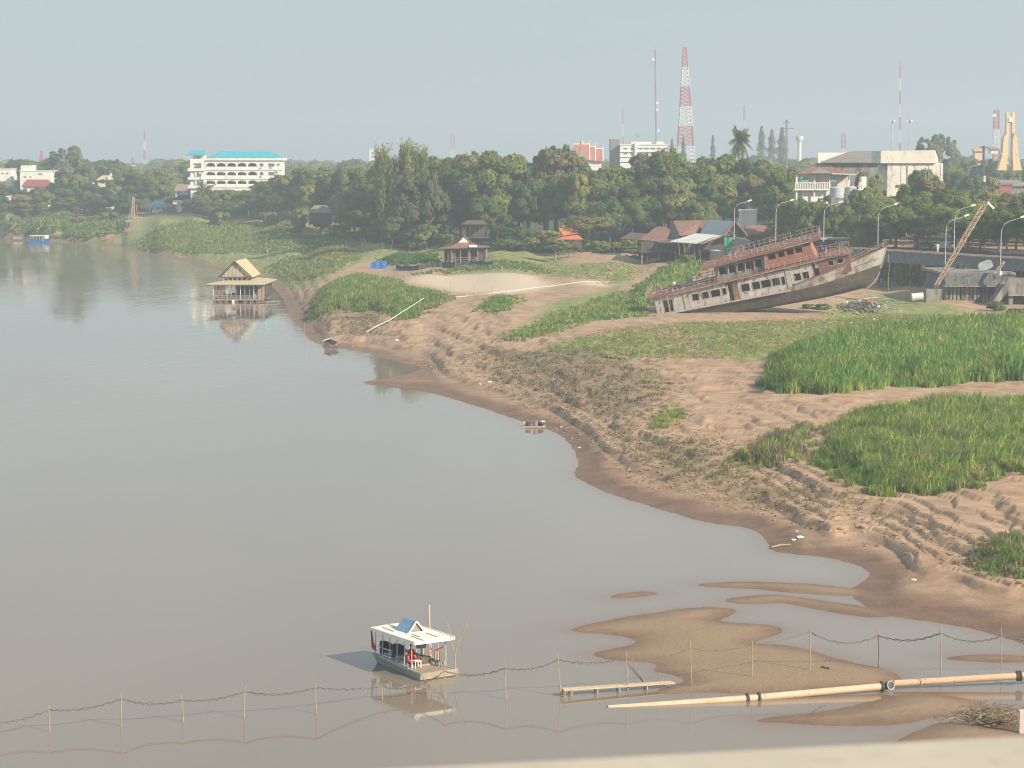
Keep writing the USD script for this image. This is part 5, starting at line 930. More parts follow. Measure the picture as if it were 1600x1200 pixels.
sc.part("eave_band", MB().box(x0 - .4, x1 + .6, Y0 - .6, Y0 + 14, ze + .002, ze + .9), "plaster_white")
zr = at(0, 236.3, Y0 + 7)[2]; sc.part("roof", hip(MB(), x0 + .6, x1 - .3, Y0 - .4, Y0 + 13.8, ze + 1.2, zr, 5.0), "teal_roof")
xa, xb = fb(297.5, 320, 250, 260, Y0)[:2]; a0, b0 = fb(302.5, 315, 255, 263, Y0)[:2]
sc.part("stair_tower", facade(xa, xb, Y0 - .8, zb, ze + .6, [(a0, b0, z, z + 2.1) for z in F2]), "plaster_white"); sc.part("tower_core", MB().box(xa + .2, xb - .05, Y0 + 3, Y0 + 10, zb, ze), "plaster_white")
for z in F2: sc.part("tower_balcony", MB().box(xa - .9, xb + .1, Y0 - 1.7, Y0 - .81, z - 1.0, z + .1), "plaster_white")
a, b, c, d = fb(301, 320, 243, 252, Y0); sc.part("roof_room", MB().box(a, b, Y0 + .5, Y0 + 5, ze + .61, d), "plaster_cream"); a, b, c, d = fb(292.5, 318.5, 235, 243, Y0); sc.part("tower_roof", MB().hexa([(a, Y0 - 1, c + .1), (b, Y0 - 1, c + .1), (b, Y0 + 7, c + .1), (a, Y0 + 7, c + .1)], [(a, Y0 - 1, c + .5), (b, Y0 - 1, c + .5), (b - .3, Y0 + 7, d), (a + .3, Y0 + 7, d)]), "teal_roof"); sc.part("roof_post", MB().box(a + .5, a + .7, Y0 - .7, Y0 - .5, ze + .6, c + .08), "plaster_white")
# --- far left town
def block(name, label, p0, p1, yt, yb, Y, dep, m="plaster_white", wins=(), cat="building", roofm=None, base=None):
    x0, x1, z0, z1 = fb(p0, p1, yt, yb, Y); z0 = min(z0, base if base is not None else 13.0); t = Thing(name, label, cat, loc=((x0 + x1) / 2, Y, z0)); t.part("wall", MB().box(x0, x1, Y, Y + dep, z0, z1), m)
    t.part("parapet", MB().box(x0 - .25, x1 + .25, Y - .25, Y + dep + .25, z1 + .003, z1 + .5), roofm or m)
    for (a, b, c, d) in wins:
        xa, xb, za, zc = fb(a, b, c, d, Y); t.part("window", MB().box(xa, xb, Y - .06, Y - .003, za, zc), "window_dark")
    return t
block("white_building", "white block at the far left edge of the skyline", -4, 17.5, 265, 280, 1120, 14, wins=[(2, 6, 270, 272), (9, 13, 270, 272)])
t = block("white_building", "white building with a taller box beside the tall airy tree", 31, 80, 268, 284, 1110, 16, wins=[(37, 41, 275.5, 277.5), (46, 49, 275.5, 277.5), (60, 66, 271, 273)]); x0, x1, z0, z1 = fb(32, 50, 258.5, 268, 1110); t.part("roof_box", MB().box(x0, x1, 1110.3, 1120, z0 + .5, z1), "plaster_white")
def gable_house(name, label, p0, p1, yr, ye, yb, Y, dep, rm, wm="old_wood", insx=.12, cat="house", base=None):
    x0, x1, z0, z1 = fb(p0, p1, ye, yb, Y); zr = at(0, yr, Y + dep / 2)[2]; base = ground_at((p0 + p1) / 2, Y) - .3 if base is None else base; t = Thing(name, label, cat, loc=((x0 + x1) / 2, Y, z0)); i = (x1 - x0) * insx
    t.part("roof", hip(MB(), x0, x1, Y, Y + dep, z1, zr, i), rm); t.part("wall", MB().box(x0 + .7, x1 - .7, Y + .8, Y + dep - .8, min(base, z0), z1 - .25), wm); return t
gable_house("maroon_roof_house", "house with a wide maroon roof below the white building", 33, 78, 280.5, 291, 296, 1060, 10, "maroon_roof", "plaster_white")
gable_house("red_roof_shed", "open shed with a red roof on the far left bank", 12, 51, 304, 311, 318, 985, 8, "maroon_roof", insx=.4)
block("small_white_box", "small white water box at the red roofed shed's left end", 10, 16, 308, 312, 984, 2, cat="box", base=at(0, 313, 984)[2])
block("white_strip_building", "small pale flat roof showing right of the tall airy tree", 144, 156, 264.5, 270, 1180, 8)
t = gable_house("golden_gable_house", "cream and gold ornate gabled roof among the left trees", 150, 176, 274, 281, 290, 1035, 8, "thatch_yellow", "plaster_cream", .3); x0, x1, z0, z1 = fb(168, 176, 271, 281, 1035); t.part("gable_trim", MB().hexa([(x0, 1034.4, z0), (x0 + 1.2, 1034.4, z0), (x0 + 1.2, 1034.9, z0), (x0, 1034.9, z0)], [(x1 - .9, 1034.4, z1), (x1, 1034.4, z1), (x1, 1034.9, z1), (x1 - .9, 1034.9, z1)]), "plaster_white")
gable_house("brown_roof_house", "brown roofed house left of the school's white stair tower", 271, 301, 288, 298, 302, 960, 8, "soffit_brown", "plaster_cream")
# dome tent, kiosk, gazebo
dt = at(246, 331, 955); tt = Thing("dome_tent", "pale blue domed tent roof over white stalls on the left bank", "tent", loc=dt); t_ = trimesh.creation.icosphere(2, 1.0); v = np.array(t_.vertices) * [4.0, 3.5, 2.3] + dt + [0, 3, 2.0]; k = t_.faces[np.array(t_.vertices)[t_.faces].mean(1)[:, 2] > -.05]; tt.part("canopy", (v, k), "tent_blue", smooth=True)
for dx in (-3.3, -1.2, 1.2, 3.3): tt.part("post", MB().box(dt[0] + dx - .08, dt[0] + dx + .08, 955.3, 955.5, dt[2] - 1, dt[2] + 2.4), "mast_white")
tt.part("counter", MB().box(dt[0] - 2.4, dt[0] + 2.2, 955.8, 956.6, dt[2] - .5, dt[2] + 1.0), "white_paint")
k_ = at(279, 325, 935); kk = Thing("kiosk", "small cream roofed kiosk right of the blue dome tent", "kiosk", loc=k_); x0, x1, z0, z1 = fb(270.5, 289, 313, 319, 935); kk.part("roof", MB().box(x0, x1, 934, 938, z0, z1), "plaster_cream"); kk.part("wall", MB().box(x0 + 1.6, x1 - 1.2, 934.8, 937.5, k_[2] - 3, z0 - .01), "plaster_white")
g_ = at(288, 312, 945); gz = Thing("gazebo", "small blue grey roofed lookout gazebo below the school's tower", "gazebo", loc=g_); x0, x1, z0, z1 = fb(279, 296, 298, 304, 945); gz.part("roof", hip(MB(), x0, x1, 943, 947.5, z0, z1, 2.0), "tent_blue")
for dx in (.5, 1.7, 2.9, 4.0): gz.part("post", MB().box(x0 + dx - .07, x0 + dx + .07, 943.4, 943.55, g_[2] - 4, z0 - .26), "old_wood")
# derrick on the left bank
b1 = at(208, 353, 900); dk = Thing("bamboo_derrick", "tall timber lattice derrick standing on the left bank slope", "derrick", loc=b1); top = at(208.5, 308, 900)
ch, br = lattice(b1 + [-.2, 0, -1], top + [0, 0, 0], 1.7, .5, 8, .17)
for c in ch: dk.part("leg", c, "pale_wood")
dk.part("bracing", br, "pale_wood"); dk.part("guy_pole", MB().bar(at(199, 349, 899), top + [0, 0, -.5], .16), "pale_wood"); dk.part("side_pole", MB().bar(at(216, 353, 901), at(213, 320, 901), .2), "pale_wood")
s_ = G(202, 352); hp = Thing("winch_shed", "small pale winch hut at the derrick's foot", "hut", loc=s_); hp.part("roof", MB().box(s_[0] - 1.3, s_[0] + 1.3, s_[1] - 1, s_[1] + 1, s_[2] + 1.5, s_[2] + 1.7), "sheet_white"); hp.part("body", MB().box(s_[0] - 1.0, s_[0] + 1.0, s_[1] - .8, s_[1] + .8, s_[2] - .4, s_[2] + 1.49), "old_wood")
rg = np.random.default_rng(6); mb = MB()
for k in range(240):
    c = G(190 + rg.normal() * 16, 366 + rg.normal() * 3 - 0); c = G(160 + 45 * (u := rg.uniform()) + rg.normal() * 3, 376 - 20 * u + rg.normal() * 2.5); s = rg.uniform(.15, .5); mb.ball(c + [0, 0, .1], (s, s, s * .7), 0)
single("spoil_stones", mb, "rubbish_orange", "pale orange stones spilling down the slope below the derrick", kind="stuff")
# --- huts in the middle
hu = gable_house("grey_hut", "grey thatched hut on the slope left of the tree belt", 479, 520, 320.5, 332, 345, 735, 8, "grey_thatch", insx=.28, base=at(0, 350, 735)[2]); 
for px in (483, 495, 516): a = at(px, 346, 734.6); hu.part("post", MB().box(a[0] - .08, a[0] + .08, 734.5, 734.66, a[2] - 2.6, at(0, 333, 734.6)[2]), "old_wood")
dh = gable_house("dark_hut", "dark open hut in the trees behind the hip roofed pavilion", 722, 760, 344, 349.5, 352, 606, 6, "rust_roof_dark", insx=.2, base=at(0, 352, 606)[2]); x0, x1, z0, z1 = fb(724, 760, 349, 371, 606)
for a in np.linspace(x0 + .5, x1 - .5, 5): dh.part("post", MB().box(a - .07, a + .07, 606.2, 606.35, z0 - 2.5, z1 - .2), "old_wood")
dh.part("floor", MB().box(x0 - .2, x1 + 1, 605.5, 611, z0 - .2, z0), "old_wood"); dh.part("back_wall", MB().box(x0 + .4, x1 - .4, 610.4, 610.5, z0 + .01, z1 - .3), "old_wood")
# hip-roofed pavilion
Yp = 574; pv_ = Thing("hip_roof_pavilion", "riverside pavilion with rusty hipped roof and white gablet", "pavilion", loc=at(727, 405, Yp)); x0, x1, z0, z1 = fb(686, 765, 388.5, 405, Yp - 3); xm = at(724, 0, Yp)[0]; zg0, zgr = at(0, 379, Yp)[2], at(0, 367.5, Yp + 1)[2]
rm = MB(); E = [(x0, Yp - 3.2, z1), (x1, Yp - 3.2, z1 + .35), (x1, Yp + 6, z1 + .35), (x0, Yp + 6, z1)]; Rr = [(xm - 1.5, Yp - .6, zg0), (xm + 1.7, Yp - .6, zg0), (xm + 1.7, Yp + 3.4, zg0), (xm - 1.5, Yp + 3.4, zg0)]; Mid = [tuple(np.array(E[i]) * .42 + np.array(Rr[i]) * .58 - np.array([0, 0, .38])) for i in range(4)]
for lo, hi in ((E, Mid), (Mid, Rr)):
    for i in range(4): rm.quad(lo[i], lo[(i + 1) % 4], hi[(i + 1) % 4], hi[i], .06)
pv_.part("skirt_roof", rm, "rust_roof"); pv_.part("upper_roof", gable_y(MB(), xm - 1.75, xm + 1.95, Yp - .9, Yp + 3.6, zg0 - .15, zgr, .08), "rust_roof"); pv_.part("gablet", MB().add([(xm - 1.35, Yp - .66, zg0 + .02), (xm + 1.55, Yp - .66, zg0 + .02), (xm + .1, Yp - .66, zgr - .25)], [(0, 1, 2)]), "sheet_white")
a, b = at(733, 381, Yp - 2.9), at(744, 386.5, Yp - 3.3); pv_.part("roof_patch", MB().quad((a[0], Yp - 2.5, z1 + .85), (a[0], Yp - 3.4, z1 + .38), (b[0] + .3, Yp - 3.4, z1 + .4), (b[0] + .1, Yp - 2.5, z1 + .9), .05), "sheet_white")
gz0 = ground_at(727, Yp)
for x in np.linspace(x0 + 1.0, x1 - .8, 6):
    for y in (Yp - 2.4, Yp + 5): pv_.part("post", MB().box(x - .1, x + .1, y, y + .2, gz0 - .5, z1 + .1), "pale_wood")
pv_.part("floor", MB().box(x0 + .9, x1 - .7, Yp - 2.1, Yp + 5, gz0 + .3, gz0 + .5), "old_wood"); pv_.part("back_wall", MB().box(x0 + 1.2, x1 - 1.0, Yp + 4.7, Yp + 4.85, gz0 + .5, z1 - .4), "old_wood")
for a, b in ((.1, .3), (.55, .66), (.82, .97)): pv_.part("side_screen", MB().box(x0 + 1 + (x1 - x0 - 2) * a, x0 + 1 + (x1 - x0 - 2) * b, Yp - 1.9, Yp - 1.8, gz0 + .5, z1 - .1), "old_wood")
mb = MB(); mb.bar((x0 + 3, Yp - 2.3, gz0 + 1.3), (x1 - 3, Yp - 2.3, gz0 + 1.5), .09); pv_.part("rail", mb, "pale_wood")
mb = MB(); mb.bar((x0 + 3, Yp - 2.3, gz0 + .8), (x1 - 3, Yp - 2.3, gz0 + 1.0), .09); pv_.part("rail", mb, "pale_wood")
# orange roofed sala
Yo = 584; so_ = Thing("orange_roof_sala", "small sala with tiered orange tiled roof in the trees", "pavilion", loc=at(885, 400, Yo))
def pq(ps, th=.12): return MB().quad(*[at(*p) for p in ps], th)
so_.part("upper_roof", pq([(884, 361.5, Yo - 1), (902, 361, Yo - 1), (898, 351, Yo + 2), (878, 352, Yo + 2)]), "orange_tile"); so_.part("upper_roof", pq([(878, 352, Yo + 2.05), (898, 351, Yo + 2.05), (905, 360, Yo + 5), (886, 361, Yo + 5)]), "orange_tile"); so_.part("middle_roof", pq([(880, 368, Yo - 2), (903, 365, Yo - 2), (902, 360.5, Yo - .6), (873, 356, Yo - .4)]), "orange_tile"); so_.part("lower_roof", pq([(868, 374, Yo - 3), (912, 374, Yo - 3), (903, 367, Yo - 1.6), (881, 369, Yo - 1.6)]), "orange_tile")
for px in (873, 882, 897, 908): a = at(px, 374, Yo - 2.6); so_.part("post", MB().box(a[0] - .12, a[0] + .12, Yo - 2.7, Yo - 2.5, ground_at(px, Yo) - .5, a[2] - .1), "old_wood")
so_.part("back_wall", MB().box(at(872, 0, Yo)[0], at(909, 0, Yo)[0], Yo + 2, Yo + 2.2, ground_at(885, Yo) - .5, at(0, 371, Yo)[2]), "old_wood")
# --- the stilt house group
Ys_ = 545; sh = Thing("stilt_house", "big wooden stilt house with rusty roofs and grey and white sheet metal", "house", loc=at(1090, 405, Ys_))
sh.part("gable_roof_sheet", pq([(1093, 366, 546), (1129, 368.5, 531), (1148.8, 345.6, 533), (1109, 343, 551)]), "sheet_grey"); sh.part("gable_roof_far", pq([(1148.8, 345.6, 533), (1168, 368.5, 535), (1132, 362, 553), (1109, 343, 551)]), "rust_roof")
sh.part("lean_to_sheet", pq([(1045, 377.5, 541), (1096, 381, 526), (1126, 367.5, 530.6), (1087, 364.5, 546)]), "sheet_white"); sh.part("lean_to_edge", pq([(1088, 380.5, 526.5), (1097, 381.3, 525.8), (1131, 368.5, 530.2), (1124, 367.4, 531)], .1), "rust_roof"); sh.part("gable_edge", pq([(1129, 369, 530.6), (1132.5, 369, 530.6), (1150, 347, 532.6), (1148, 345, 532.6)], .1), "rust_roof"); sh.part("barge_board", MB().bar(at(1149, 346, 532.3), at(1168.5, 369, 534.3), .3, .12), "pale_wood"); sh.part("barge_board", MB().bar(at(1149, 346, 532.2), at(1128.5, 369.3, 530.2), .3, .12), "rust_roof")
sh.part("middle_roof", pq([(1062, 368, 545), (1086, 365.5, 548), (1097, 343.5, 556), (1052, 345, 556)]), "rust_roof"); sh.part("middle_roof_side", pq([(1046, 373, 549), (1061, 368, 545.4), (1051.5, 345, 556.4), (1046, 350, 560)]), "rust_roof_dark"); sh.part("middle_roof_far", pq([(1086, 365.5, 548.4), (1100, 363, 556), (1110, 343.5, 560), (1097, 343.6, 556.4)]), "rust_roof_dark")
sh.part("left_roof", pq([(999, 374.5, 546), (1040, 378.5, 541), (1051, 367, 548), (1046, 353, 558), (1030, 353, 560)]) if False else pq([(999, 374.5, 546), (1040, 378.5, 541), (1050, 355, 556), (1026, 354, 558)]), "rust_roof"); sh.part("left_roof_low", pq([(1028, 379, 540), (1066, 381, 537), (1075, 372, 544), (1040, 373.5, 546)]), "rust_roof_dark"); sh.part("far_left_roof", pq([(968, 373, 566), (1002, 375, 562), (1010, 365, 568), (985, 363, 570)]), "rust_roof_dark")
gh = hz(at(1050, 400, 545)[0], 545); wz = at(0, 393, 540)[2]
x0, x1 = at(1003, 0, 545)[0], at(1094, 0, 540)[0]
n = 34
for k in range(n): a = x0 + (x1 - x0) * k / n; sh.part("wall_board", MB().box(a, a + (x1 - x0) / n - .03, 543.2 + .05 * (k % 2), 543.32 + .05 * (k % 2), wz, at(0, 377.5 + 4 * k / n, 541)[2]), "old_wood")
sh.part("floor", MB().box(x0 - .3, x1 + 6, 541.5, 556, wz - .3, wz - .01), "old_wood")
for k in range(11): a = x0 + .2 + (x1 - x0) * k / 10; sh.part("stilt", MB().box(a - .12, a + .12, 542.2, 542.45, gh - 1.2, wz - .31), "pale_wood" if k % 3 == 0 else "old_wood")
for px in (1062, 1070, 1078, 1086, 1094): a = at(px, 381, 529); sh.part("porch_post", MB().tube([(a[0] + .3, 530, gh - .8), (a[0] - .2, 530, at(px, 377, 530)[2])], .06, 5), "pale_wood")
sh.part("gable_wall", MB().add([at(1131, 369, 534), at(1166, 369, 536.5), at(1149, 348, 535)], [(0, 1, 2)]), "old_wood"); a, b = at(1112, 371, 534), at(1165, 404, 537); sh.part("room_wall", MB().box(a[0], b[0], 536.6, 536.8, gh - .6, at(0, 369, 536)[2]), "old_wood"); sh.part("back_wall", MB().box(x0 + .5, b[0], 555, 555.2, gh - 1, at(0, 372, 555)[2]), "old_wood")
# tarp curtain with folds
a = at(1131.5, 370.5, 529); b = at(1146.5, 398.5, 529); nn = 14; mb = MB(); vv = []
for j in range(6):
    for i in range(nn): u, w = i / (nn - 1), j / 5; vv.append((a[0] + (b[0] - a[0]) * (u * (1 - .35 * w)) + .0, 529 + .18 * math.sin(i * 1.9 + w) * (.3 + w), a[2] + (b[2] - a[2]) * w))
mb.add(vv, [(j * nn + i, j * nn + i + 1, (j + 1) * nn + i + 1, (j + 1) * nn + i) for j in range(5) for i in range(nn - 1)])
single("green_tarpaulin", mb, "green_tarp", "bright green tarpaulin curtain hanging under the gable", "tarpaulin", smooth=True, loc=a)
c = at(1157, 376, 529); ck = Thing("net_canopy", "dark shade net canopy right of the green tarpaulin", "canopy", loc=c); ck.part("net", pq([(1146, 380, 526), (1173, 383, 526), (1166, 372, 531), (1146, 369, 531)], .06), "dark_net"); ck.part("trim", MB().bar(at(1146, 369.5, 530.9), at(1172, 376, 529), .25, .12), "sheet_grey"); ck.part("post", MB().bar(at(1172, 376, 529), at(1172, 400, 529), .14), "old_wood")
tb = at(1118, 396, 526); tbl = Thing("market_table", "table heaped with pale blue cloth in front of the stilt house", "table", loc=tb)
tbl.part("top", MB().box(tb[0] - 1.6, tb[0] + 1.6, 525.4, 526.4, tb[2] + .3, tb[2] + .38), "old_wood"); t_ = trimesh.creation.icosphere(2, 1.0); v = np.array(t_.vertices); v = v * [1.1, .4, .26] * (1 + .15 * meshkit.noise(v * 3))[:, None] + tb + [0, -.1, .6]; tbl.part("cloth", (v, t_.faces), "tent_blue", smooth=True)
for dx in (-1.4, 1.4): tbl.part("leg", MB().box(tb[0] + dx - .06, tb[0] + dx + .06, 525.8, 525.95, tb[2] - 1.2, tb[2] + .29), "old_wood")
block("white_gable_house", "whitish house wall lit by the sun behind the stilt house gable", 1158, 1182, 331, 350, 590, 6, cat="house"); gable_house("grey_roof_house", "grey roofed house behind the aft lamps", 1166, 1206, 312, 318.5, 326, 600, 8, "hip_grey", "plaster_cream"); gable_house("rust_roof_house", "low rusty roofed house right of the stilt house gable", 1162, 1206, 352, 366, 372, 552, 8, "rust_roof", insx=.15)
sp = at(1298, 372, 505); srf = Thing("grey_shed", "flat grey sheet roofed shed behind the ferry's forward deck", "shed", loc=sp); x0, x1, z0, z1 = fb(1262, 1322, 371.5, 374, 505); srf.part("roof", MB().box(x0, x1, 503, 508, z0, z1), "sheet_grey")
for px in (1266, 1284, 1302, 1319): a = at(px, 374, 503.5); srf.part("post", MB().box(a[0] - .08, a[0] + .08, 503.4, 503.56, 12, z0 - .01), "old_wood")
srf.part("back_wall", MB().box(x0 + .4, x1 - .4, 507.4, 507.5, 12, z0 - .01), "old_wood")
# --- balcony house, tanks, hip roofed hall, concrete block
Yb = 575; bh = Thing("balcony_house", "two storey house with white balustrade, green awnings and brown roof", "house", loc=at(1290, 300, Yb)); x0, x1, z0, z1 = fb(1244, 1356, 272, 300, Yb); zr = at(0, 260.5, Yb)[2]
bh.part("roof", hip(MB(), at(1248, 0, Yb)[0], at(1335, 0, Yb)[0], Yb - 1, Yb + 9, z1 + .2, zr, 4.5), "rust_roof"); bh.part("porch_roof", hip(MB(), at(1268, 0, Yb)[0], at(1302, 0, Yb)[0], Yb - 2.2, Yb + 4, z1 + .3, at(0, 262.5, Yb)[2], 2.7, th=.15), "hip_grey"); bh.part("awning_edge", MB().bar(at(1300, 271.5, Yb - 1.5), at(1338, 272.5, Yb - 1.5), .8, .18), "white_paint")
bh.part("wall", MB().box(at(1252, 0, Yb)[0], at(1334, 0, Yb)[0], Yb + 2, Yb + 8.4, 13, z1 - .06), "plaster_cream"); bh.part("lower_wall", MB().box(at(1258, 0, Yb)[0], at(1300, 0, Yb)[0], Yb + .6, Yb + 1.99, 13, at(0, 296, Yb)[2]), "plaster_white")
for px in (1248, 1276, 1300, 1330): a = at(px, 0, Yb); bh.part("column", MB().box(a[0] - .18, a[0] + .18, Yb - .4, Yb - .1, at(0, 300, Yb)[2] - 6, z1 - .08), "plaster_white")
for a, b in ((1251, 1263), (1298, 1306)): p, q, r, s = fb(a, b, 277, 284, Yb); bh.part("sun_blind", MB().box(p, q, Yb - .55, Yb - .45, r, s), "green_cloth")
zt = at(0, 286, Yb)[2]; zbb = at(0, 294, Yb)[2]
for a, b, m in ((1245, 1275, "plaster_white"), (1277, 1299, "plaster_white"), (1345, 1357, "plaster_white")):
    p, q = at(a, 0, Yb)[0], at(b, 0, Yb)[0]; mb = MB(); mb.box(p, q, Yb - .9, Yb - .7, zt, zt + .18); bh.part("handrail", mb, m); bh.part("balcony_slab", MB().box(p - .1, q + .1, Yb - 1, Yb + 1.9, zbb - .5, zbb - .2), m)
    for x in np.arange(p + .1, q, .42): bh.part("baluster", MB().box(x - .09, x + .09, Yb - .88, Yb - .72, zbb - .19, zt - .01), m)
p, q, r, s = fb(1346, 1354, 276, 283, Yb); bh.part("side_room", MB().box(p, q, Yb, Yb + 3, 13, s), "sheet_white")
for i, (a, b, yt, yb, lab) in enumerate(((1296.5, 1319, 293.5, 309, "left of two shiny steel water tanks before the balcony house"), (1320, 1338, 292.5, 313, "right hand taller of two shiny steel water tanks"))):
    Yt = 548; p, q, r, s = fb(a, b, yt, yb, Yt); R_ = (q - p) / 2; c = np.array([(p + q) / 2, Yt, r]); tk = Thing("water_tank", lab, "water tank", loc=c, group=None); mb = MB(); 
    tk.part("shell", MB().tube([c, c + [0, 0, s - r]], R_, 24), "tank_steel", smooth=30)
    for h in np.linspace(.15, .92, 4): tk.part("rib", MB().tube([c + [0, 0, (s - r) * h - .05], c + [0, 0, (s - r) * h + .05]], R_ + .04, 24), "tank_steel")
    tk.part("lid", MB().tube([c + [0, 0, s - r], c + [0, 0, s - r + .25]], [R_ * .98, R_ * .5], 24), "galvanised"); tk.part("stand", MB().box(c[0] - R_ * .9, c[0] + R_ * .9, Yt - R_ * .9, Yt + R_ * .9, 13, r - .01), "concrete")
Yh = 660; hh_ = Thing("grey_roof_hall", "long hall with a grey sloping roof and white end wall", "building", loc=at(1330, 255, Yh)); x0, x1 = at(1283, 0, Yh)[0], at(1384, 0, Yh)[0]; ze, zr = at(0, 253, Yh)[2], at(0, 236, Yh + 12)[2]
hh_.part("roof", MB().hexa([(x0 + .2, Yh - 1, ze - .3), (x1, Yh - 1, ze - .3), (x1, Yh + 14, zr - .3), (x0 + 11, Yh + 14, zr - .3)], [(x0 + .2, Yh - 1, ze), (x1, Yh - 1, ze), (x1, Yh + 14, zr), (x0 + 11, Yh + 14, zr)]), "hip_grey"); hh_.part("wall", MB().box(x0 + .8, x1 - .3, Yh + .3, Yh + 13, 13, ze - .31), "concrete"); p, q, r, s = fb(1279, 1352, 238.5, 252, Yh + 13); hh_.part("end_wall", MB().box(p, q, Yh + 14.2, Yh + 14.8, 13, s), "plaster_white")
for a in (1301, 1318, 1360): p, q, r, s = fb(a, a + 6, 256, 261, Yh + .2); hh_.part("window", MB().box(p, q, Yh + .2, Yh + .28, r, s), "window_dark")
Yc = 625; cb = Thing("concrete_block", "big windowless cream concrete block with stained overhanging top", "building", loc=at(1428, 290, Yc)); x0, x1, z0, z1 = fb(1387, 1472, 255, 300, Yc); xt0, xt1 = at(1380, 0, Yc)[0], at(1467, 0, Yc)[0]; zt = at(0, 236, Yc)[2]
cb.part("wall", MB().box(x0, x1 - .5, Yc + .8, Yc + 16, 13, z1), "plaster_cream"); xe = at(1480, 0, Yc)[0]; ztr = at(0, 248, Yc)[2]
cb.part("top_band", MB().hexa([(xt0, Yc, z1 + .01), (xt1, Yc, z1 + .01), (xe, Yc + 9, z1 + .01), (xt0, Yc + 16, z1 + .01)], [(xt0, Yc, zt), (xt1 - .3, Yc, zt + .25), (xe, Yc + 9, ztr), (xt0, Yc + 16, zt)]), "plaster_cream")
for k in range(4): a = x0 + (x1 - x0) * (k + .02) / 4; cb.part("wall_panel", MB().box(a, a + (x1 - x0) / 4 - .5, Yc + .68, Yc + .79, z0 - 3, z1 - .35), "plaster_cream")
for yy in (257, 268, 279): p, q, r, s = fb(1472.5, 1476, yy, yy + 7, Yc); cb.part("side_window", MB().box(p, q, Yc + 1.2, Yc + 1.4, r, s), "window_dark")
cb.part("side_wall", MB().box(x1 - .49, at(1478, 0, Yc)[0], Yc + 1.41, Yc + 12, 13, z1), "plaster_white"); cb.part("side_column", MB().box(at(1475.6, 0, Yc)[0], at(1478.6, 0, Yc)[0], Yc + .6, Yc + 1.1, 13, z1), "plaster_white"); p, q, r, s = fb(1380.5, 1386.8, 256, 265, Yc); cb.part("side_window", MB().box(p + .1, q, Yc + 1.0, Yc + 1.1, r, s), "window_dark")
# --- temple and office
Yt = 1150; tp = Thing("temple", "temple with stacked red roofs, white trim and gold spire", "temple", loc=at(915, 245, Yt))
for (a, b, yr, ye) in ((896, 922, 225.5, 250), (921, 931, 229, 251), (930, 943, 232.5, 252)):
    p, q, r, s = fb(a, b, yr, ye, Yt); tp.part("roof_tier", MB().hexa([(p, Yt, r), (q, Yt, r), (q, Yt + 16, r), (p, Yt + 16, r)], [(p + .6, Yt + 7, s), (q - .3, Yt + 7, s), (q - .3, Yt + 9, s), (p + .6, Yt + 9, s)]), "temple_red"); tp.part("ridge_trim", MB().bar((p + .2, Yt + 7.6, s + .15), (q, Yt + 7.6, s + .15), .5, .6), "white_paint"); tp.part("ridge_finial", MB().bar((q - .2, Yt + 7.6, s), (q + .3, Yt + 7.6, s + 1.8), .35), "white_paint"); tp.part("gable_trim", MB().bar((q - .1, Yt + .3, r), (q - .1, Yt + 7.2, s), .4, .5), "white_paint")
p, q, r, s = fb(896, 943, 250, 262, Yt); tp.part("wall", MB().box(p + 1, q - 1, Yt + 1.5, Yt + 15, 13, r + 4), "plaster_white"); p, q, r, s = fb(902, 917, 227, 250, Yt); tp.part("gable_front", MB().add([(p, Yt - .3, r), (q, Yt - .3, r), ((p + q) / 2, Yt + 6.0, s)], [(0, 1, 2)]), "soffit_brown")
c = at(909, 226, Yt + 8); tp.part("spire", MB().tube([c, c + [0, 0, .8], c + [0, 0, 1.8], c + [0, 0, 2.4], c + [0, 0, 5.0]], [1.3, 1.1, .55, .28, .04], 10), "gold", smooth=True)
ob = block("office_block", "white four storey office block with rows of dark windows", 969, 1042, 227, 262, 1080, 16, wins=[(974 + 11 * i, 980 + 9 * i, 231.3 + 8 * j, 233.3 + 8 * j) for i in range(2) for j in range(2)] + [(995.5 + 10.2 * i, 1004 + 9.9 * i, 231 + 7.7 * j, 233.2 + 7.7 * j) for i in range(5) for j in range(3)]); x0, x1, z0, z1 = fb(986, 1018, 221.5, 227, 1080); ob.part("penthouse", MB().box(x0, x1, 1080.2, 1090, z0 + .55, z1), "plaster_white"); x0, x1, z0, z1 = fb(991.5, 996, 244, 262, 1080); ob.part("stair_bay", MB().box(x0, x1, 1078.8, 1079.9, 13, fb(0, 0, 223, 0, 1080)[3]), "plaster_white"); x0, x1, z0, z1 = fb(1026, 1038, 221, 227, 1080); ob.part("roof_room", MB().box(x0, x1, 1081, 1088, z0 + .55, z1), "plaster_cream")
for yy in (236.5, 244.2, 252): x0, x1, z0, z1 = fb(968, 1043, yy, yy + 1, 1080); ob.part("ledge", MB().box(x0, x1, 1079.5, 1079.74, z0, z0 + .35), "plaster_white")
x0, x1, z0, z1 = fb(953.5, 968.5, 217, 262, 1085); ob.part("grey_wing", MB().box(x0, x1, 1085, 1096, 13, z1), "hip_grey")
c = at(996.5, 221, 1083); ant = Thing("rooftop_sign", "small pale blue cross shaped sign mast on the office block", "sign", loc=c); ant.part("post", MB().box(c[0] - .3, c[0] + .3, 1082.8, 1083.2, c[2], c[2] + 4.5), "tent_blue"); ant.part("panel", MB().box(c[0] - 1.1, c[0] + 1.1, 1082.5, 1082.7, c[2] + 2.2, c[2] + 3.4), "tent_blue")
block("distant_block", "pale hazy block left of the bamboo plumes", 577, 598, 233, 260, 1700, 15, wins=[(580, 586, 238, 240), (588, 594, 238, 240), (580, 586, 244, 246), (588, 594, 244, 246)])
block("distant_roof", "tiny white roof on the skyline left of the bamboo", 540, 552, 255, 262, 1500, 8)
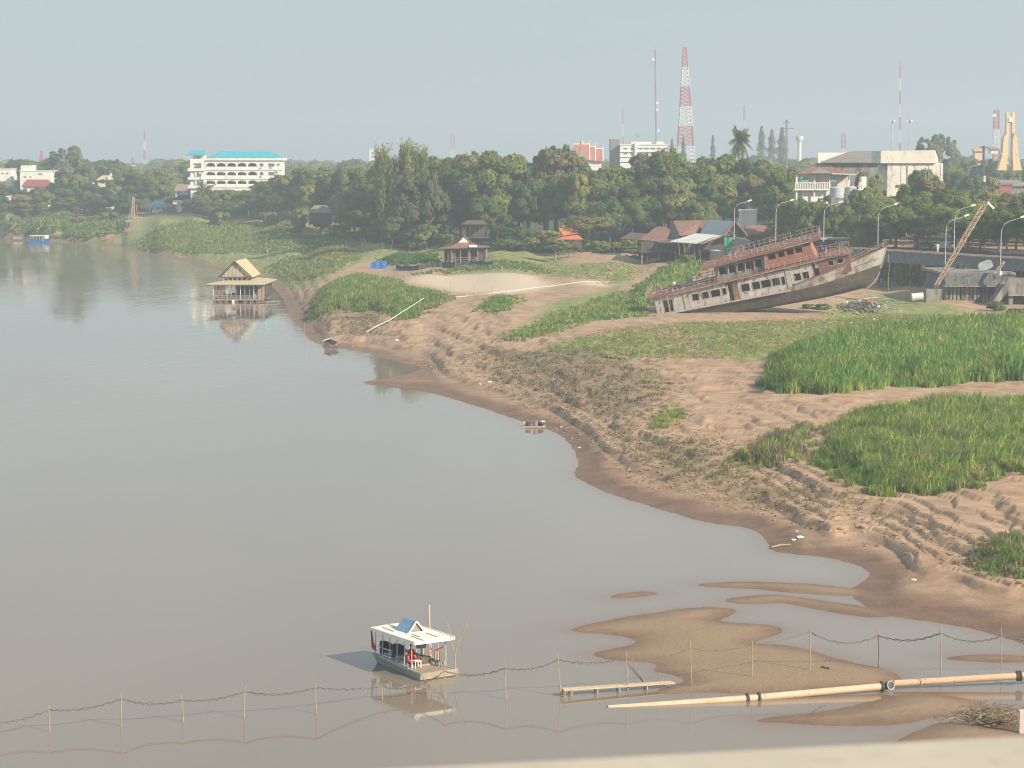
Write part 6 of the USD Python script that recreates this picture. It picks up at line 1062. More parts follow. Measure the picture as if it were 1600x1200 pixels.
gable_house("distant_hall", "low grey hall roof at the right edge behind the crane tip", 1500, 1612, 281, 290, 296, 830, 16, "hip_grey", "concrete"); block("pink_awning", "pink red awning right of the tall utility pole", 1559, 1581, 289, 300, 700, 4, "pink_awning", cat="awning", roofm="pink_awning")
gable_house("yellow_hall", "small yellow fronted hall among the hazy right trees", 1522, 1537, 231, 236, 242, 1250, 8, "gold", "monument_yellow", .2); gable_house("red_roof_hall", "small red roofed hall left of the yellow monument", 1547, 1562, 229.5, 233, 238, 1260, 8, "temple_red", "plaster_white", .2, base=at(0, 240, 1260)[2])
# --- yellow monument
Ym = 900; mo = Thing("monument", "tall yellow twin legged gateway monument with white tablet", "monument", loc=at(1583, 262, Ym))
for sg in (-1, 1):
    X_ = lambda d: at(1583.7 + sg * d, 0, Ym)[0]; Z_ = lambda y: at(0, y, Ym)[2]
    mo.part("leg", MB().add([(X_(d), y, Z_(z)) for y in (Ym, Ym + 4) for d, z in ((19, 266), (12.5, 241), (11, 215), (5.5, 207), (3.6, 220), (3.6, 241), (5.5, 266))], [(0, 1, 5), (0, 5, 6), (1, 2, 4), (1, 4, 5), (2, 3, 4)] + [(a + 7, b + 7, c + 7) for a, b, c in ((0, 5, 1), (0, 6, 5), (1, 4, 2), (1, 5, 4), (2, 4, 3))] + [q for i in range(7) for q in ((i, (i + 1) % 7, (i + 1) % 7 + 7), (i, (i + 1) % 7 + 7, i + 7))]), "monument_yellow")
    a, b = sorted((X_(2.4), X_(6.6))); mo.part("pillar", MB().box(a, b, Ym + .6, Ym + 3, Z_(215), Z_(178)), "monument_yellow"); a, b = sorted((X_(3.6), X_(5.4))); mo.part("pillar_cap", MB().box(a, b, Ym + .9, Ym + 2.4, Z_(177.9), Z_(175)), "white_paint"); a, b = sorted((X_(11), X_(14))); mo.part("ledge", MB().box(a, b, Ym - .2, Ym + 4.2, Z_(242), Z_(240)), "plaster_cream")
mo.part("beam", MB().box(X_(-2.4) if False else at(1581.2, 0, Ym)[0], at(1586.2, 0, Ym)[0], Ym + .8, Ym + 2.8, Z_(192), Z_(182)), "monument_yellow"); mo.part("tablet", MB().box(at(1580.3, 0, Ym)[0], at(1586.0, 0, Ym)[0], Ym + .3, Ym + .58, Z_(190.5), Z_(183.5)), "white_paint"); mo.part("cross_beam", MB().box(at(1579, 0, Ym)[0], at(1588, 0, Ym)[0], Ym + 1, Ym + 3, Z_(256), Z_(253.5)), "monument_yellow")
# --- masts and towers
def tower(px, yt, yb, Y, w0, w1, label, bands, nb=24, t=.16, tip=True, name="radio_tower", cols=("mast_red", "mast_white")):
    a, b = at(px[0], yb, Y), at(px[1], yt, Y); a = np.array([a[0], Y, min(a[2], 13.5)]); tw = Thing(name, label, "radio tower", loc=a); L = b[2] - a[2]
    for k in range(bands):
        f0, f1 = k / bands, (k + 1) / bands; p, q = a + (b - a) * f0, a + (b - a) * f1; ww0, ww1 = w0 + (w1 - w0) * f0, w0 + (w1 - w0) * f1; c, br = lattice(p, q, ww0, ww1, max(2, nb // bands), t); br2 = MB()
        for m in c: br2.v += m.v; br2.f += [f + br2.n for f in m.f]; br2.n += sum(len(v) for v in m.v)
        br2.v += br.v; br2.f += [f + br2.n for f in br.f]; br2.n += sum(len(v) for v in br.v)
        tw.part("lattice_section", br2, cols[0] if (bands - k) % 2 else cols[1])
    if tip: tw.part("antenna_rod", MB().tube([b, b + [0, 0, L * .035]], .12, 5), "mast_red")
    return tw, a, b
tower((1072, 1070), 74, 236, 1700, 15, 2.2, "big tapering red and white lattice tower", 7, 35, .34)
tw, a, b = tower((1026, 1023.5), 78, 232, 1500, .8, .7, "slender dark guyed mast left of the lattice tower", 9, 72, .16, name="radio_mast", cols=("mast_dull", "mast_grey"))
for f, dx in ((.93, -1.2), (.62, 1.1), (.57, 1.2), (.42, 1.5)): c = a + (b - a) * f; tw.part("dish", MB().tube([c + [dx, -.8, 0], c + [dx, -.3, 0]], [1.0, .7], 12), "mast_white")
tower((1407, 1406.5), 102, 236, 2000, 1.1, .9, "thin red and white mast behind the twin floodlight poles", 9, 54, .2, name="radio_mast")
tw, a, b = tower((1557, 1557), 172, 232, 1600, 4.6, 3.0, "short red and white tower left of the yellow monument", 4, 16, .26); c = a + (b - a) * .93; tw.part("dish", MB().tube([c + [-1.6, -2, 0], c + [-1.6, -1.4, 0]], [1.3, .9], 12), "mast_white")
tower((1318, 1318), 208, 240, 2100, 4.0, 3.2, "hazy red and white tower over the grey hall", 3, 9, .28); tower((65, 65), 236, 266, 2000, 5.5, 1.6, "hazy red tower above the far left white block", 3, 9, .3); tower((225, 226), 205, 262, 2300, 1.5, 1.2, "faint thin mast left of the school", 5, 20, .2, name="radio_mast"); tower((708, 707), 210, 240, 2200, 4.0, 3.0, "faint white tower right of the bamboo plumes", 3, 9, .24); tower((1164, 1163), 165, 240, 2300, 2.2, 1.2, "faint thin mast behind the coconut palm", 5, 20, .2, name="radio_mast"); tower((974, 973), 172, 232, 2400, 1.6, 1.2, "very faint mast above the grey office wing", 5, 20, .2, name="radio_mast"); tower((208, 207), 246, 262, 2100, 3.0, 2.0, "tiny hazy red tower over the left trees", 3, 6, .26)
for px, lab in ((1395, "left of the twin floodlight poles behind the concrete block"), (1422, "right of the twin floodlight poles behind the concrete block")):
    a, b = at(px, 240, 850), at(px - .7, 190, 850); a = np.array([a[0], 850, 13.3]); t = Thing("floodlight_pole", lab, "floodlight", loc=a, group="twin floodlight poles"); t.part("pole", MB().tube([a, b], [.3, .18], 8), "galvanised"); t.part("ring", MB().tube([b + [0, 0, .0], b + [0, 0, .35]], [.7, .7], 10), "dark_metal")
    for k in range(4): an = k * math.pi / 2 + .5; c = b + [math.cos(an) * .95, math.sin(an) * .8, .15]; t.part("lamp", MB().cbox(c, .7, .6, .55), "lamp_white")
def upole(px, yt, yb, Y, label, arms, h=None, m="concrete", r=.17):
    a, b = at(px[0], yb, Y), at(px[1], yt, Y); a[2] = min(a[2], 13.3); t = Thing("utility_pole", label, "utility pole", loc=a); t.part("pole", MB().bar(a, b, r * 2, r * 2), m)
    for y, w in arms: c = at(px[1], y, Y); t.part("cross_arm", MB().bar(c + [-w / 2, -.25, 0], c + [w / 2, -.25, 0], .16), "dark_metal"); [t.part("insulator", MB().tube([c + [d, -.25, .08], c + [d, -.25, .4]], [.09, .05], 6), "dark_metal") for d in (-w * .45, -w * .2, w * .2, w * .45)]
    return t, b
up1, U1 = upole((1535.5, 1537), 228, 372, 530, "tall dark utility pole behind the crane tip", [(272, 3.6), (276, 2.6), (288, 3.2), (231, 2.0)], m="dark_concrete", r=.22); up1.part("transformer", MB().tube([U1 + [.1, -.5, -8.2], U1 + [.1, -.5, -6.8]], .4, 10), "galvanised")
upole((1230.5, 1229), 187, 258, 900, "tall concrete pole with cross arm rising right of the conifers", [(201, 5.0), (192, 2.4)], r=.35); upole((1447, 1446), 262, 330, 560, "double concrete pole in front of the concrete block", [(266, 2.4)], r=.16); upole((1452, 1451), 264, 330, 562, "thinner pole beside the double concrete pole", []); upole((1417, 1417), 258, 310, 570, "thin pole left of the round tree", [])
w_ = at(1249, 240, 1600); wt = Thing("water_tower", "distant pale water tower right of the far utility pole", "water tower", loc=(w_[0], 1600, 13)); z = at(0, 222, 1600)[2]; wt.part("shaft", MB().tube([(w_[0], 1600, 13), (w_[0], 1600, z)], 1.3, 12), "white_paint", smooth=40); wt.part("tank", MB().tube([(w_[0], 1600, z), (w_[0], 1600, z + 2), (w_[0], 1600, z + 4)], [1.3, 2.6, 2.6], 14), "white_paint", smooth=40)
for i, (p0, p1) in enumerate((((1447, 266, 560), (1537, 276, 530)), ((1447, 268, 560), (1537, 288, 530)), ((1537, 272, 530), (1640, 268, 500)), ((1537, 288, 530), (1640, 283, 500)))):
    a, b = at(*p0), at(*p1); P = [a + (b - a) * t + np.array([0, 0, -4 * .9 * t * (1 - t)]) for t in np.linspace(0, 1, 12)]
    single("power_line", MB().tube(P, .035, 4), "dark_metal", ["upper power cable left of the tall utility pole", "lower power cable left of the tall utility pole", "upper power cable right of the tall utility pole", "lower power cable right of the tall utility pole"][i], "cable", loc=a)

for k, (px, yy) in enumerate([(408, 262.5), (424, 261.5), (433, 268), (408, 276), (436, 256)]): a = at(px, yy, Y0); sc.part("air_conditioner", MB().box(a[0] - .45, a[0] + .45, Y0 - .45, Y0 - .005, a[2] - .35, a[2] + .3), "tank_steel")
for k in range(2): a = at(300 + k * 6, 248, Y0); sc.part("roof_tank", MB().tube([a + [0, 12, 0], a + [0, 12, 1.6]], .8, 10), "tank_steel")
# ================================================================== boats, fence, pipes and the small things
mat("hull_paint", (.36, .38, .34), (.29, .30, .27), scale=1.5, c3=(.22, .2, .16), t3=(.56, .72), rough=.7); mat("deck_plank", (.36, .31, .24), (.28, .24, .18), scale=2.5, stretch=(1, .3, 1)); mat("ivory_roof", (.80, .77, .68), (.72, .68, .58), scale=1.5, c3=(.42, .33, .24), t3=(.60, .72), scale3=3.5, rough=.7); mat("blue_sign", (.20, .36, .55), (.32, .46, .60), scale=2.0, c3=(.55, .60, .62), t3=(.58, .7)); mat("tan_pole", (.58, .44, .29), (.48, .36, .24), scale=3, stretch=(1, 1, .3)); mat("bamboo_pole", (.42, .33, .22), (.32, .25, .17), scale=4, stretch=(1, 1, .3)); mat("rope_dark", (.10, .105, .10), (.16, .155, .14), scale=4); mat("machine", (.14, .13, .12), (.08, .075, .07), scale=4, c3=(.3, .16, .08), t3=(.55, .65)); mat("orange_frame", (.52, .25, .12), (.42, .2, .1), scale=3)
mat("flag_red", (.42, .05, .07), (.36, .04, .06), scale=3); mat("flag_blue", (.05, .07, .22), (.04, .06, .18), scale=3); mat("chair_blue", (.035, .05, .10), (.05, .07, .12), scale=3); mat("plastic_red", (.55, .04, .03), (.46, .035, .03), scale=3, rough=.4); mat("plastic_white", (.78, .78, .75), (.7, .7, .68), scale=3, rough=.4)
c0, cr_, cl_ = on(652.5, 1062.5), on(711, 1054), on(589, 1036); u_ = cr_ - c0; Wb = np.linalg.norm(u_); BM = frame(c0, u_); Lb = float(np.dot(cl_ - c0, BM[:3, 1])); Lb = min(max(Lb, 5.5), 8.5)
bt = Thing("pontoon_ferry", "small grey pontoon boat with white flat roof and blue roof sign", "boat", loc=c0)
def BP(n, mb, m, **k): return bt.part(n, mb, m, M=BM, **k)
def BW(*p): return BM[:3, :3] @ np.array(p, float) + BM[:3, 3]
hull = MB(); W2 = Wb
pr_ = [(0, -.15), (W2, -.15), (W2, .42), (0, .42)]
hull.hexa([(.12, -.0, -.2), (W2 - .12, 0, -.2), (W2 - .5, Lb, -.2), (.5, Lb, -.2)], [(0, -.25, .40), (W2, -.25, .40), (W2 - .25, Lb + .35, .52), (.25, Lb + .35, .52)]); BP("hull", hull, "hull_paint")
mb = MB(); mb.bar((0.03, 1.2, .5), (.24, Lb + .3, .6), .12, .2); mb.bar((W2 - .03, 1.2, .5), (W2 - .24, Lb + .3, .6), .12, .2); BP("gunwale", mb, "hull_paint")
for k in range(9): BP("deck_plank", MB().box(.06 + k * (W2 - .12) / 9, .06 + (k + 1) * (W2 - .12) / 9 - .03, -.2, 1.6, .405, .45), "deck_plank")
for k in range(10): BP("deck_plank", MB().box(.3, W2 - .3, 1.62 + k * (Lb - 1.7) / 10, 1.62 + (k + 1) * (Lb - 1.7) / 10 - .03, .405, .44), "deck_plank")
BP("bow_beam", MB().box(-.02, W2 + .02, -.36, -.255, .05, .46), "deck_plank"); BP("coaming", MB().box(.25, .32, 1.62, 3.2, .45, .68), "hull_paint")
rz = 2.3; mb = MB(); nx = 9
rf = lambda x: rz + .13 * (1 - ((x - W2 / 2) / (W2 / 2 + .3)) ** 2)
for k in range(nx):
    a, b = -.06 + k * (W2 + .12) / nx, -.06 + (k + 1) * (W2 + .12) / nx - .015; BP("roof_sheet", MB().hexa([(a, .2, rf(a) - .05), (b, .2, rf(b) - .05), (b, Lb, rf(b) - .05), (a, Lb, rf(a) - .05)], [(a, .2, rf(a)), (b, .2, rf(b)), (b, Lb, rf(b)), (a, Lb, rf(a))]), "ivory_roof")
mb = MB()
for a, b in (((-.08, .17, rz - .03), (W2 + .08, .17, rz - .03)), ((-.08, Lb + .03, rz - .03), (W2 + .08, Lb + .03, rz - .03)), ((-.10, .2, rz - .02), (-.10, Lb, rz - .02)), ((W2 + .10, .2, rz - .02), (W2 + .10, Lb, rz - .02))): BP("roof_edge", MB().bar(a, b, .07, .2), "plastic_white")
for y in np.linspace(.9, Lb - .2, 6):
    for x in (.12, W2 - .12): BP("roof_post", MB().tube([(x, y, .45), (x + (.03 if y > 1 else 0), y, rz - .03)], .03, 6), "galvanised")
for y in (Lb - .9, Lb - 2.2): BP("side_rail", MB().bar((.12, y, 1.2), (.12, y + 1.0, 1.2), .04), "plastic_white"); BP("side_rail", MB().bar((.12, y, .75), (.12, y + 1.0, .75), .04), "plastic_white")
# little blue gable standing on the roof, its open end towards the bow
gx0, gx1, gy0, gy1 = W2 * .26, W2 * .70, 2.3, 3.9; gz = rz + .12; xm = (gx0 + gx1) / 2
BP("sign_panel", MB().quad((gx0, gy0, gz), (xm, gy0, gz + .72), (xm, gy1, gz + .72), (gx0, gy1, gz), .04), "blue_sign"); BP("sign_panel", MB().quad((xm, gy0, gz + .72), (gx1, gy0, gz), (gx1, gy1, gz), (xm, gy1, gz + .72), .04), "blue_sign")
for y, o in ((gy0 + .08, 1), (gy1 - .08, -1)): BP("gable_end", MB().add([(gx0 + .1, y, gz), (gx1 - .1, y, gz), (xm, y, gz + .64)], [(0, 1, 2)[::o]]), "soffit_brown")
BP("gable_trim", MB().bar((gx0, gy0 - .03, gz), (xm, gy0 - .03, gz + .74), .08, .08), "plastic_white"); BP("gable_trim", MB().bar((gx1, gy0 - .03, gz), (xm, gy0 - .03, gz + .74), .08, .08), "plastic_white"); BP("gable_base", MB().bar((gx0 - .1, gy0 - .05, gz + .02), (gx1 + .1, gy0 - .05, gz + .02), .1, .1), "ivory_roof")
BP("flag", MB().hexa([(.0, Lb + .1, 1.0), (.02, Lb - .5, .9), (.05, Lb - .5, .9), (.03, Lb + .1, 1.0)], [(.0, Lb + .15, 1.75), (.02, Lb - .1, 1.45), (.05, Lb - .1, 1.45), (.03, Lb + .15, 1.75)]), "flag_red"); BP("flag_canton", MB().hexa([(.0, Lb + .15, 1.76), (.02, Lb - .1, 1.46), (.05, Lb - .1, 1.46), (.03, Lb + .15, 1.76)], [(.0, Lb + .2, 2.2), (.02, Lb + .1, 2.1), (.05, Lb + .1, 2.1), (.03, Lb + .2, 2.2)]), "flag_blue"); BP("hanging_cloth", MB().hexa([(W2 * .62, 2.9, 1.25), (W2 * .88, 2.9, 1.2), (W2 * .88, 2.95, 1.2), (W2 * .62, 2.95, 1.25)], [(W2 * .60, 2.9, 2.3), (W2 * .9, 2.9, 2.3), (W2 * .9, 2.95, 2.3), (W2 * .60, 2.95, 2.3)]), "soffit_brown"); BP("pennant", MB().add([(W2 * .42, .4, 1.95), (W2 * .42, .4, 1.7), (W2 * .50, .4, 1.6)], [(0, 1, 2)]), "flag_red")
mb = MB(); mb.cbox(BW(W2 * .62, 1.9, .75), .55, .8, .4)
eng = Thing("boat_engine", "dark greasy engine block on the pontoon boat's deck", "engine", loc=BW(W2 * .6, 1.9, .45)); E_ = lambda n, mb, m: eng.part(n, mb, m, M=BM)
E_("block", MB().box(W2 * .45, W2 * .72, 1.6, 2.3, .55, .95), "machine"); E_("flywheel", MB().tube([(W2 * .44, 1.95, .8), (W2 * .40, 1.95, .8)], .3, 14), "machine"); E_("exhaust", MB().tube([(W2 * .6, 2.2, .95), (W2 * .6, 2.25, 1.45)], .05, 6), "orange_frame"); E_("base", MB().box(W2 * .38, W2 * .82, 1.5, 2.4, .45, .54), "deck_plank")
fr = Thing("steering_frame", "orange brown timber steering frame with slanted pole on the boat", "frame", loc=BW(W2 * .85, 1.3, .45)); 
for a, b in (((W2 * .74, 1.2, .45), (W2 * .74, 1.2, 1.35)), ((W2 * .9, 1.3, .45), (W2 * .9, 1.3, 1.45)), ((W2 * .60, 1.9, .95), (W2 * .97, 1.1, 1.62)), ((W2 * .72, 1.2, 1.3), (W2 * .95, 1.25, 1.42))): fr.part("bar", MB().bar(a, b, .07), "orange_frame", M=BM)
for (x, y, r, lab) in ((.75, Lb - .55, .4, "dark blue round backed chair at the boat's far left corner"), (.95, Lb - 1.75, .2, "dark blue round backed chair nearer the boat's middle")):
    o = BW(x, y, .45); ch_ = Thing("tub_chair", lab, "chair", loc=o); th = np.linspace(-.15, math.pi + .15, 11); R_ = .46; M_ = BM @ np.block([[np.array([[math.cos(r), -math.sin(r), 0], [math.sin(r), math.cos(r), 0], [0, 0, 1]]), np.array([[x], [y], [.45]])], [0, 0, 0, 1]])
    mb = MB(); mb.add([(R_ * math.cos(t), R_ * math.sin(t) * (1 if k < 2 else 1.08), z + (.18 * math.sin(t) if k else 0)) for k, z in ((0, .25), (1, .82)) for t in th] + [((R_ - .06) * math.cos(t), (R_ - .06) * math.sin(t), z + (.18 * math.sin(t) if k else 0)) for k, z in ((0, .25), (1, .82)) for t in th], [(i, i + 1, 12 + i, 11 + i) for i in range(10)] + [(22 + i, 33 + i, 34 + i, 23 + i) for i in range(10)] + [(11 + i, 12 + i, 34 + i, 33 + i) for i in range(10)]); ch_.part("backrest", mb, "chair_blue", M=M_, smooth=40)
    ch_.part("seat", MB().tube([(0, 0, .36), (0, 0, .46)], .40, 14), "cloth_dark", M=M_)
    for k in range(4): ch_.part("leg", MB().tube([(.3 * math.cos(k * 1.57 + .8), .3 * math.sin(k * 1.57 + .8), 0), (.3 * math.cos(k * 1.57 + .8), .3 * math.sin(k * 1.57 + .8), .36)], .025, 5), "plastic_white", M=M_)
o = BW(.72, 1.35, .45); rc = Thing("plastic_stool", "white plastic stool by the boat's front left post", "stool", loc=o); rc.part("seat", MB().box(.5, .95, 1.1, 1.5, .86, .91), "plastic_white", M=BM)
for x in (.53, .92):
    for y in (1.13, 1.47): rc.part("leg", MB().bar((x, y, .45), (x, y, .86), .05), "plastic_white", M=BM)
person(BW(.85, 2.2, .42), math.atan2(BM[1, 1], BM[0, 1]) + math.pi, "person in red sitting on the pontoon boat behind the white stool", "sit", "plastic_red", "cloth_dark", .95)
lb = Thing("life_buoy", "bright red round float beside the stool on the pontoon boat", "float", loc=BW(.62, 1.75, .95)); t_ = trimesh.creation.torus(.26, .10, 20, 10); t_.apply_transform(trimesh.transformations.rotation_matrix(1.2, [1, 0, 0])); t_.apply_translation([.6, 1.72, 1.0]); lb.part("ring", t_, "plastic_red", M=BM, smooth=True); lb.part("grab_line", MB().tube([(.6 + .3 * math.cos(t), 1.72 + .12 * math.sin(t), 1.0 + .29 * math.sin(t)) for t in np.linspace(0, 6.28, 14)], .015, 4), "plastic_white", M=BM)
b = on(671.5, 1030); top = at(670.5, 945, b[1]); single("mooring_pole", MB().tube([b - [0, 0, 1.5], b, top], [.075, .07, .06], 8), "tan_pole", "tall pale pole rising behind the pontoon boat's roof", "pole", smooth=40, loc=b)
b = on(712, 1056); fk = Thing("forked_branch", "bare forked branch stuck in the water at the boat's right corner", "branch", loc=b); fk.part("stem", MB().tube([b - [0, 0, 1], b, at(711, 1022, b[1])], [.06, .055, .05], 6), "bamboo_pole"); fk.part("fork", MB().tube([at(711, 1022, b[1]), at(717, 1000, b[1]), at(727, 982, b[1]), at(733, 961, b[1])], [.05, .045, .03, .015], 5), "bamboo_pole"); fk.part("fork", MB().tube([at(711, 1022, b[1]), at(704, 995, b[1]), at(699, 972, b[1])], [.035, .025, .01], 5), "bamboo_pole")
for k, (x0_, x1_, y_) in enumerate(((.3, 1.4, 1.0), (.6, 2.2, 1.9), (.2, 1.0, 4.4), (1.5, 2.3, 1.3), (.9, 2.0, 4.9))): BP("roof_batten", MB().bar((x0_ + .2, y_ - .9, rf(x0_ + .2) + .02), (x0_ + .25, y_ + .6, rf(x0_ + .25) + .02), .05, .03), "bamboo_pole")
single("mooring_line", MB().tube([BW(.1, -.2, .5), BW(-.1, -1.0, .12), BW(-.4, -2.2, .02)], .018, 4), "rope_dark", "thin mooring line trailing from the pontoon boat's front left corner", "rope", loc=BW(.1, -.2, .5))
for lab, (x, y, rr, hh_, m) in {"dark fuel can on the pontoon boat's deck by the engine": (W2 * .36, 2.6, .13, .34, "machine"), "pale bucket on the pontoon boat's front deck": (W2 * .8, .9, .14, .26, "tank_steel")}.items():
    o = BW(x, y, .45); q = Thing("bucket" if "bucket" in lab else "fuel_can", lab, "bucket" if "bucket" in lab else "can", loc=o); q.part("body", MB().tube([o, o + [0, 0, hh_]], [rr * .85, rr], 12), m, smooth=30); q.part("handle", MB().tube([o + [rr * math.cos(t), 0, hh_ + rr * .8 * math.sin(t)] for t in np.linspace(0, math.pi, 8)], .012, 4), "dark_metal")
# --- net fence in the shallows
FP = [((-35, 1122), (-35, 1160), 0), ((76, 1102), (77.5, 1143), 0), ((190, 1083), (189, 1135), 0), ((283.5, 1087), (286.5, 1128), 0), ((383, 1072), (381.5, 1121), 0), ((492, 1066), (494, 1115), 0), ((596.5, 1068), (597, 1093), 0), ((694.5, 1040), (695, 1091), 0), ((788.5, 1034), (790.5, 1092), 0), ((871, 1019), (876, 1088), 0), ((978, 1017), (982, 1080), 0), ((1078, 1001), (1081, 1070), .1), ((1175, 1001), (1175.5, 1058), .2), ((1265.5, 980.5), (1266, 1047.5), .2), ((1372, 983), (1373, 1042), .05), ((1470, 975), (1470.5, 1058), 0), ((1564.5, 980), (1565, 1059), 0), ((1665, 978), (1665, 1058), 0)]
f0 = on(694, 1091); fn = Thing("net_fence", "long fence of bamboo posts and sagging net rope across the shallows", "fence", loc=f0); tops = []; frr = random.Random(9)
for (tp_, bp_, z) in FP:
    b = on(*bp_, z); t = at(*tp_, b[1]); fn.part("post", MB().tube([b - [0, 0, .8], b, (b + t) / 2 + [frr.uniform(-.02, .02), 0, 0], t], [.042, .04, .035, .028], 6), "bamboo_pole", smooth=40); tops.append(b + (t - b) * (.83 if z < .15 else .9))
SAG = [.25, .2, .22, .18, .25, .1, .45, .3, .25, .22, .3, .25, .12, .55, .35, .4, .3]
for i, (a, b) in enumerate(zip(tops[:-1], tops[1:])):
    ts = np.linspace(0, 1, 34); s = SAG[i]; P = [a + (b - a) * t + np.array([0, frr.uniform(-.02, .02), -4 * s * t * (1 - t) + .03 * math.sin(t * 40 + i) + frr.uniform(-.012, .012)]) for t in ts]; fn.part("rope", MB().tube(P, .02, 5), "rope_dark")
    if i not in (10, 11, 12): P2 = [a + (b - a) * t + np.array([0, .02, -4 * (s + .06) * t * (1 - t) + .05 * math.sin(t * 55 + i * 2) + frr.uniform(-.03, .02)]) for t in ts]; fn.part("net_roll", MB().tube(P2, .022, 4), "rope_dark")
p, q = on(1008, 1069), at(987, 1028, 145); single("leaning_stick", MB().tube([p, q], [.035, .03], 6), "bamboo_pole", "bamboo stick leaning over the plank walkway", "stick", loc=p)
for px, yt, yb, lab in ((1439, 1033, 1076, "short thin stick standing right of the pipe's open flange"), (1031, 1054, 1068, "small stub stick at the plank walkway's right end"), (1036, 1058, 1069, "tiny crooked stub at the plank walkway's right end")): b = on(px + 1, yb, .05); single("stick", MB().tube([b - [0, 0, .4], at(px, yt, b[1])], [.025, .018], 5), "bamboo_pole", lab, "stick", loc=b)
a, b = on(879, 1088), on(1052, 1071, .1); pw = Thing("plank_walkway", "low plank walkway on short legs leading to the sandbar", "walkway", loc=a); za = .42; d = (b - a) / np.linalg.norm(b - a); s = np.array([-d[1], d[0], 0])
for o in (-.16, .16): pw.part("plank", MB().bar(a + s * o + [0, 0, za], b + s * o + [0, 0, .2], .28, .06), "tan_pole")
for t in (.01, .07, .3, .5, .75): c = a + (b - a) * t; zt = za + (.1 - za) * t; pw.part("leg", MB().bar(c - s * .25 - [0, 0, .5], c - s * .2 + [0, 0, zt], .07), "bamboo_pole"); pw.part("leg", MB().bar(c + s * .25 - [0, 0, .5], c + s * .2 + [0, 0, zt], .07), "bamboo_pole")
# --- dredging pipe
mat("pipe_pale", (.60, .45, .31), (.52, .37, .25), scale=1.2, c3=(.42, .24, .14), t3=(.56, .72), scale3=3, rough=.6); mat("pipe_rust", (.55, .38, .26), (.47, .32, .215), scale=1.2, c3=(.35, .18, .1), t3=(.56, .7), scale3=3, rough=.65)
P0, P1, P2, P3 = on(950, 1107.5, -.12), on(1168, 1091.5, .10), on(1186, 1090, .12), on(1378, 1072.5, .34); dp = Thing("dredge_pipe", "long pale steel pipe dipping into the water, ending in an open elbow", "pipe", loc=P3)
def ptube(a, b, r, n=16): k = np.linspace(0, 1, 12); return MB().tube([a + (b - a) * t for t in k], r, n)
dp.part("tip", ptube(P0, P1, .215), "pipe_pale", smooth=40); dp.part("coupling", ptube(P1, P2, .215), "pipe_pale", smooth=40); dp.part("barrel", ptube(P2, P3, .22), "pipe_pale", smooth=40)
for c, dd in ((P1, P2 - P1), (P2, P2 - P1)): e = dd / np.linalg.norm(dd); dp.part("flange", MB().tube([c - e * .05, c + e * .05], .33, 18), "dark_metal")
e = (P3 - P2) / np.linalg.norm(P3 - P2); k0 = P3; k1 = P3 + e * .45 + [0, 0, .03]; el = [k0, k0 + e * .25, k0 + e * .42 + np.array([.0, -.12, .05]), k0 + e * .5 + np.array([.02, -.34, .10])]
dp.part("elbow", MB().tube(el, .23, 16, False), "machine", smooth=40); dp.part("flange", MB().tube([k0 - e * .05, k0 + e * .05], .33, 18), "dark_metal"); c = el[-1]; w = el[-1] - el[-2]; w /= np.linalg.norm(w); tor = trimesh.creation.torus(.25, .045, 20, 8); R_ = trimesh.geometry.align_vectors([0, 0, 1], w); tor.apply_transform(R_); tor.apply_translation(c); dp.part("open_flange", tor, "grey_sheet", smooth=True); dp.part("bore", MB().tube([c - w * .1, c - w * .02], .21, 14), "dark_metal")
Q0, Q1, Q2 = on(1397, 1068, .36), on(1592, 1056, .62), on(1700, 1049, .72); d2_ = Thing("dredge_pipe", "rustier raised pipe running off the right edge past a bolted flange", "pipe", loc=Q0); d2_.part("barrel", ptube(Q0, Q1, .21), "pipe_rust", smooth=40); d2_.part("extension", ptube(Q1, Q2, .21), "pipe_rust", smooth=40); e = (Q1 - Q0) / np.linalg.norm(Q1 - Q0)
for o in (-.09, .09): d2_.part("flange", MB().tube([Q1 + e * (o - .045), Q1 + e * (o + .045)], .32, 18), "dark_metal")
# dry brush and post at right edge
mat("post_pale", (.60, .52, .48), (.5, .43, .4), scale=3); bc = on(1542, 1122, .25); rg = np.random.default_rng(12); bp_ = Thing("brush_pile", "tangled heap of dry brushwood on the sandbar at bottom right", "brushwood", loc=bc)
for nm, n, m in (("branches", 260, "bark"), ("pale_twigs", 170, "bamboo_pole")):
    mb = MB()
    for k in range(n): c = bc + [rg.normal() * .9 + .25, rg.normal() * .9, abs(rg.normal()) * .22]; d = rg.normal(size=3) * [1, .8, .45]; d /= np.linalg.norm(d); l = rg.uniform(.2, .6); mb.tube([c - d * l, c + rg.normal(size=3) * .06, c + d * l], [.018, .014, .004], 3, False)
    bp_.part(nm, mb, m, kind="stuff")
bp_.part("root_ball", MB().ball(bc + [.3, 0, .0], (1.1, .8, .25), 2), "bark"); b = on(1598, 1148); single("pale_post", MB().box(b[0] - .18, b[0] + .22, b[1], b[1] + .4, -.4, 1.35), "post_pale", "pale pinkish post at the right edge beside the brush pile", "post", loc=b)
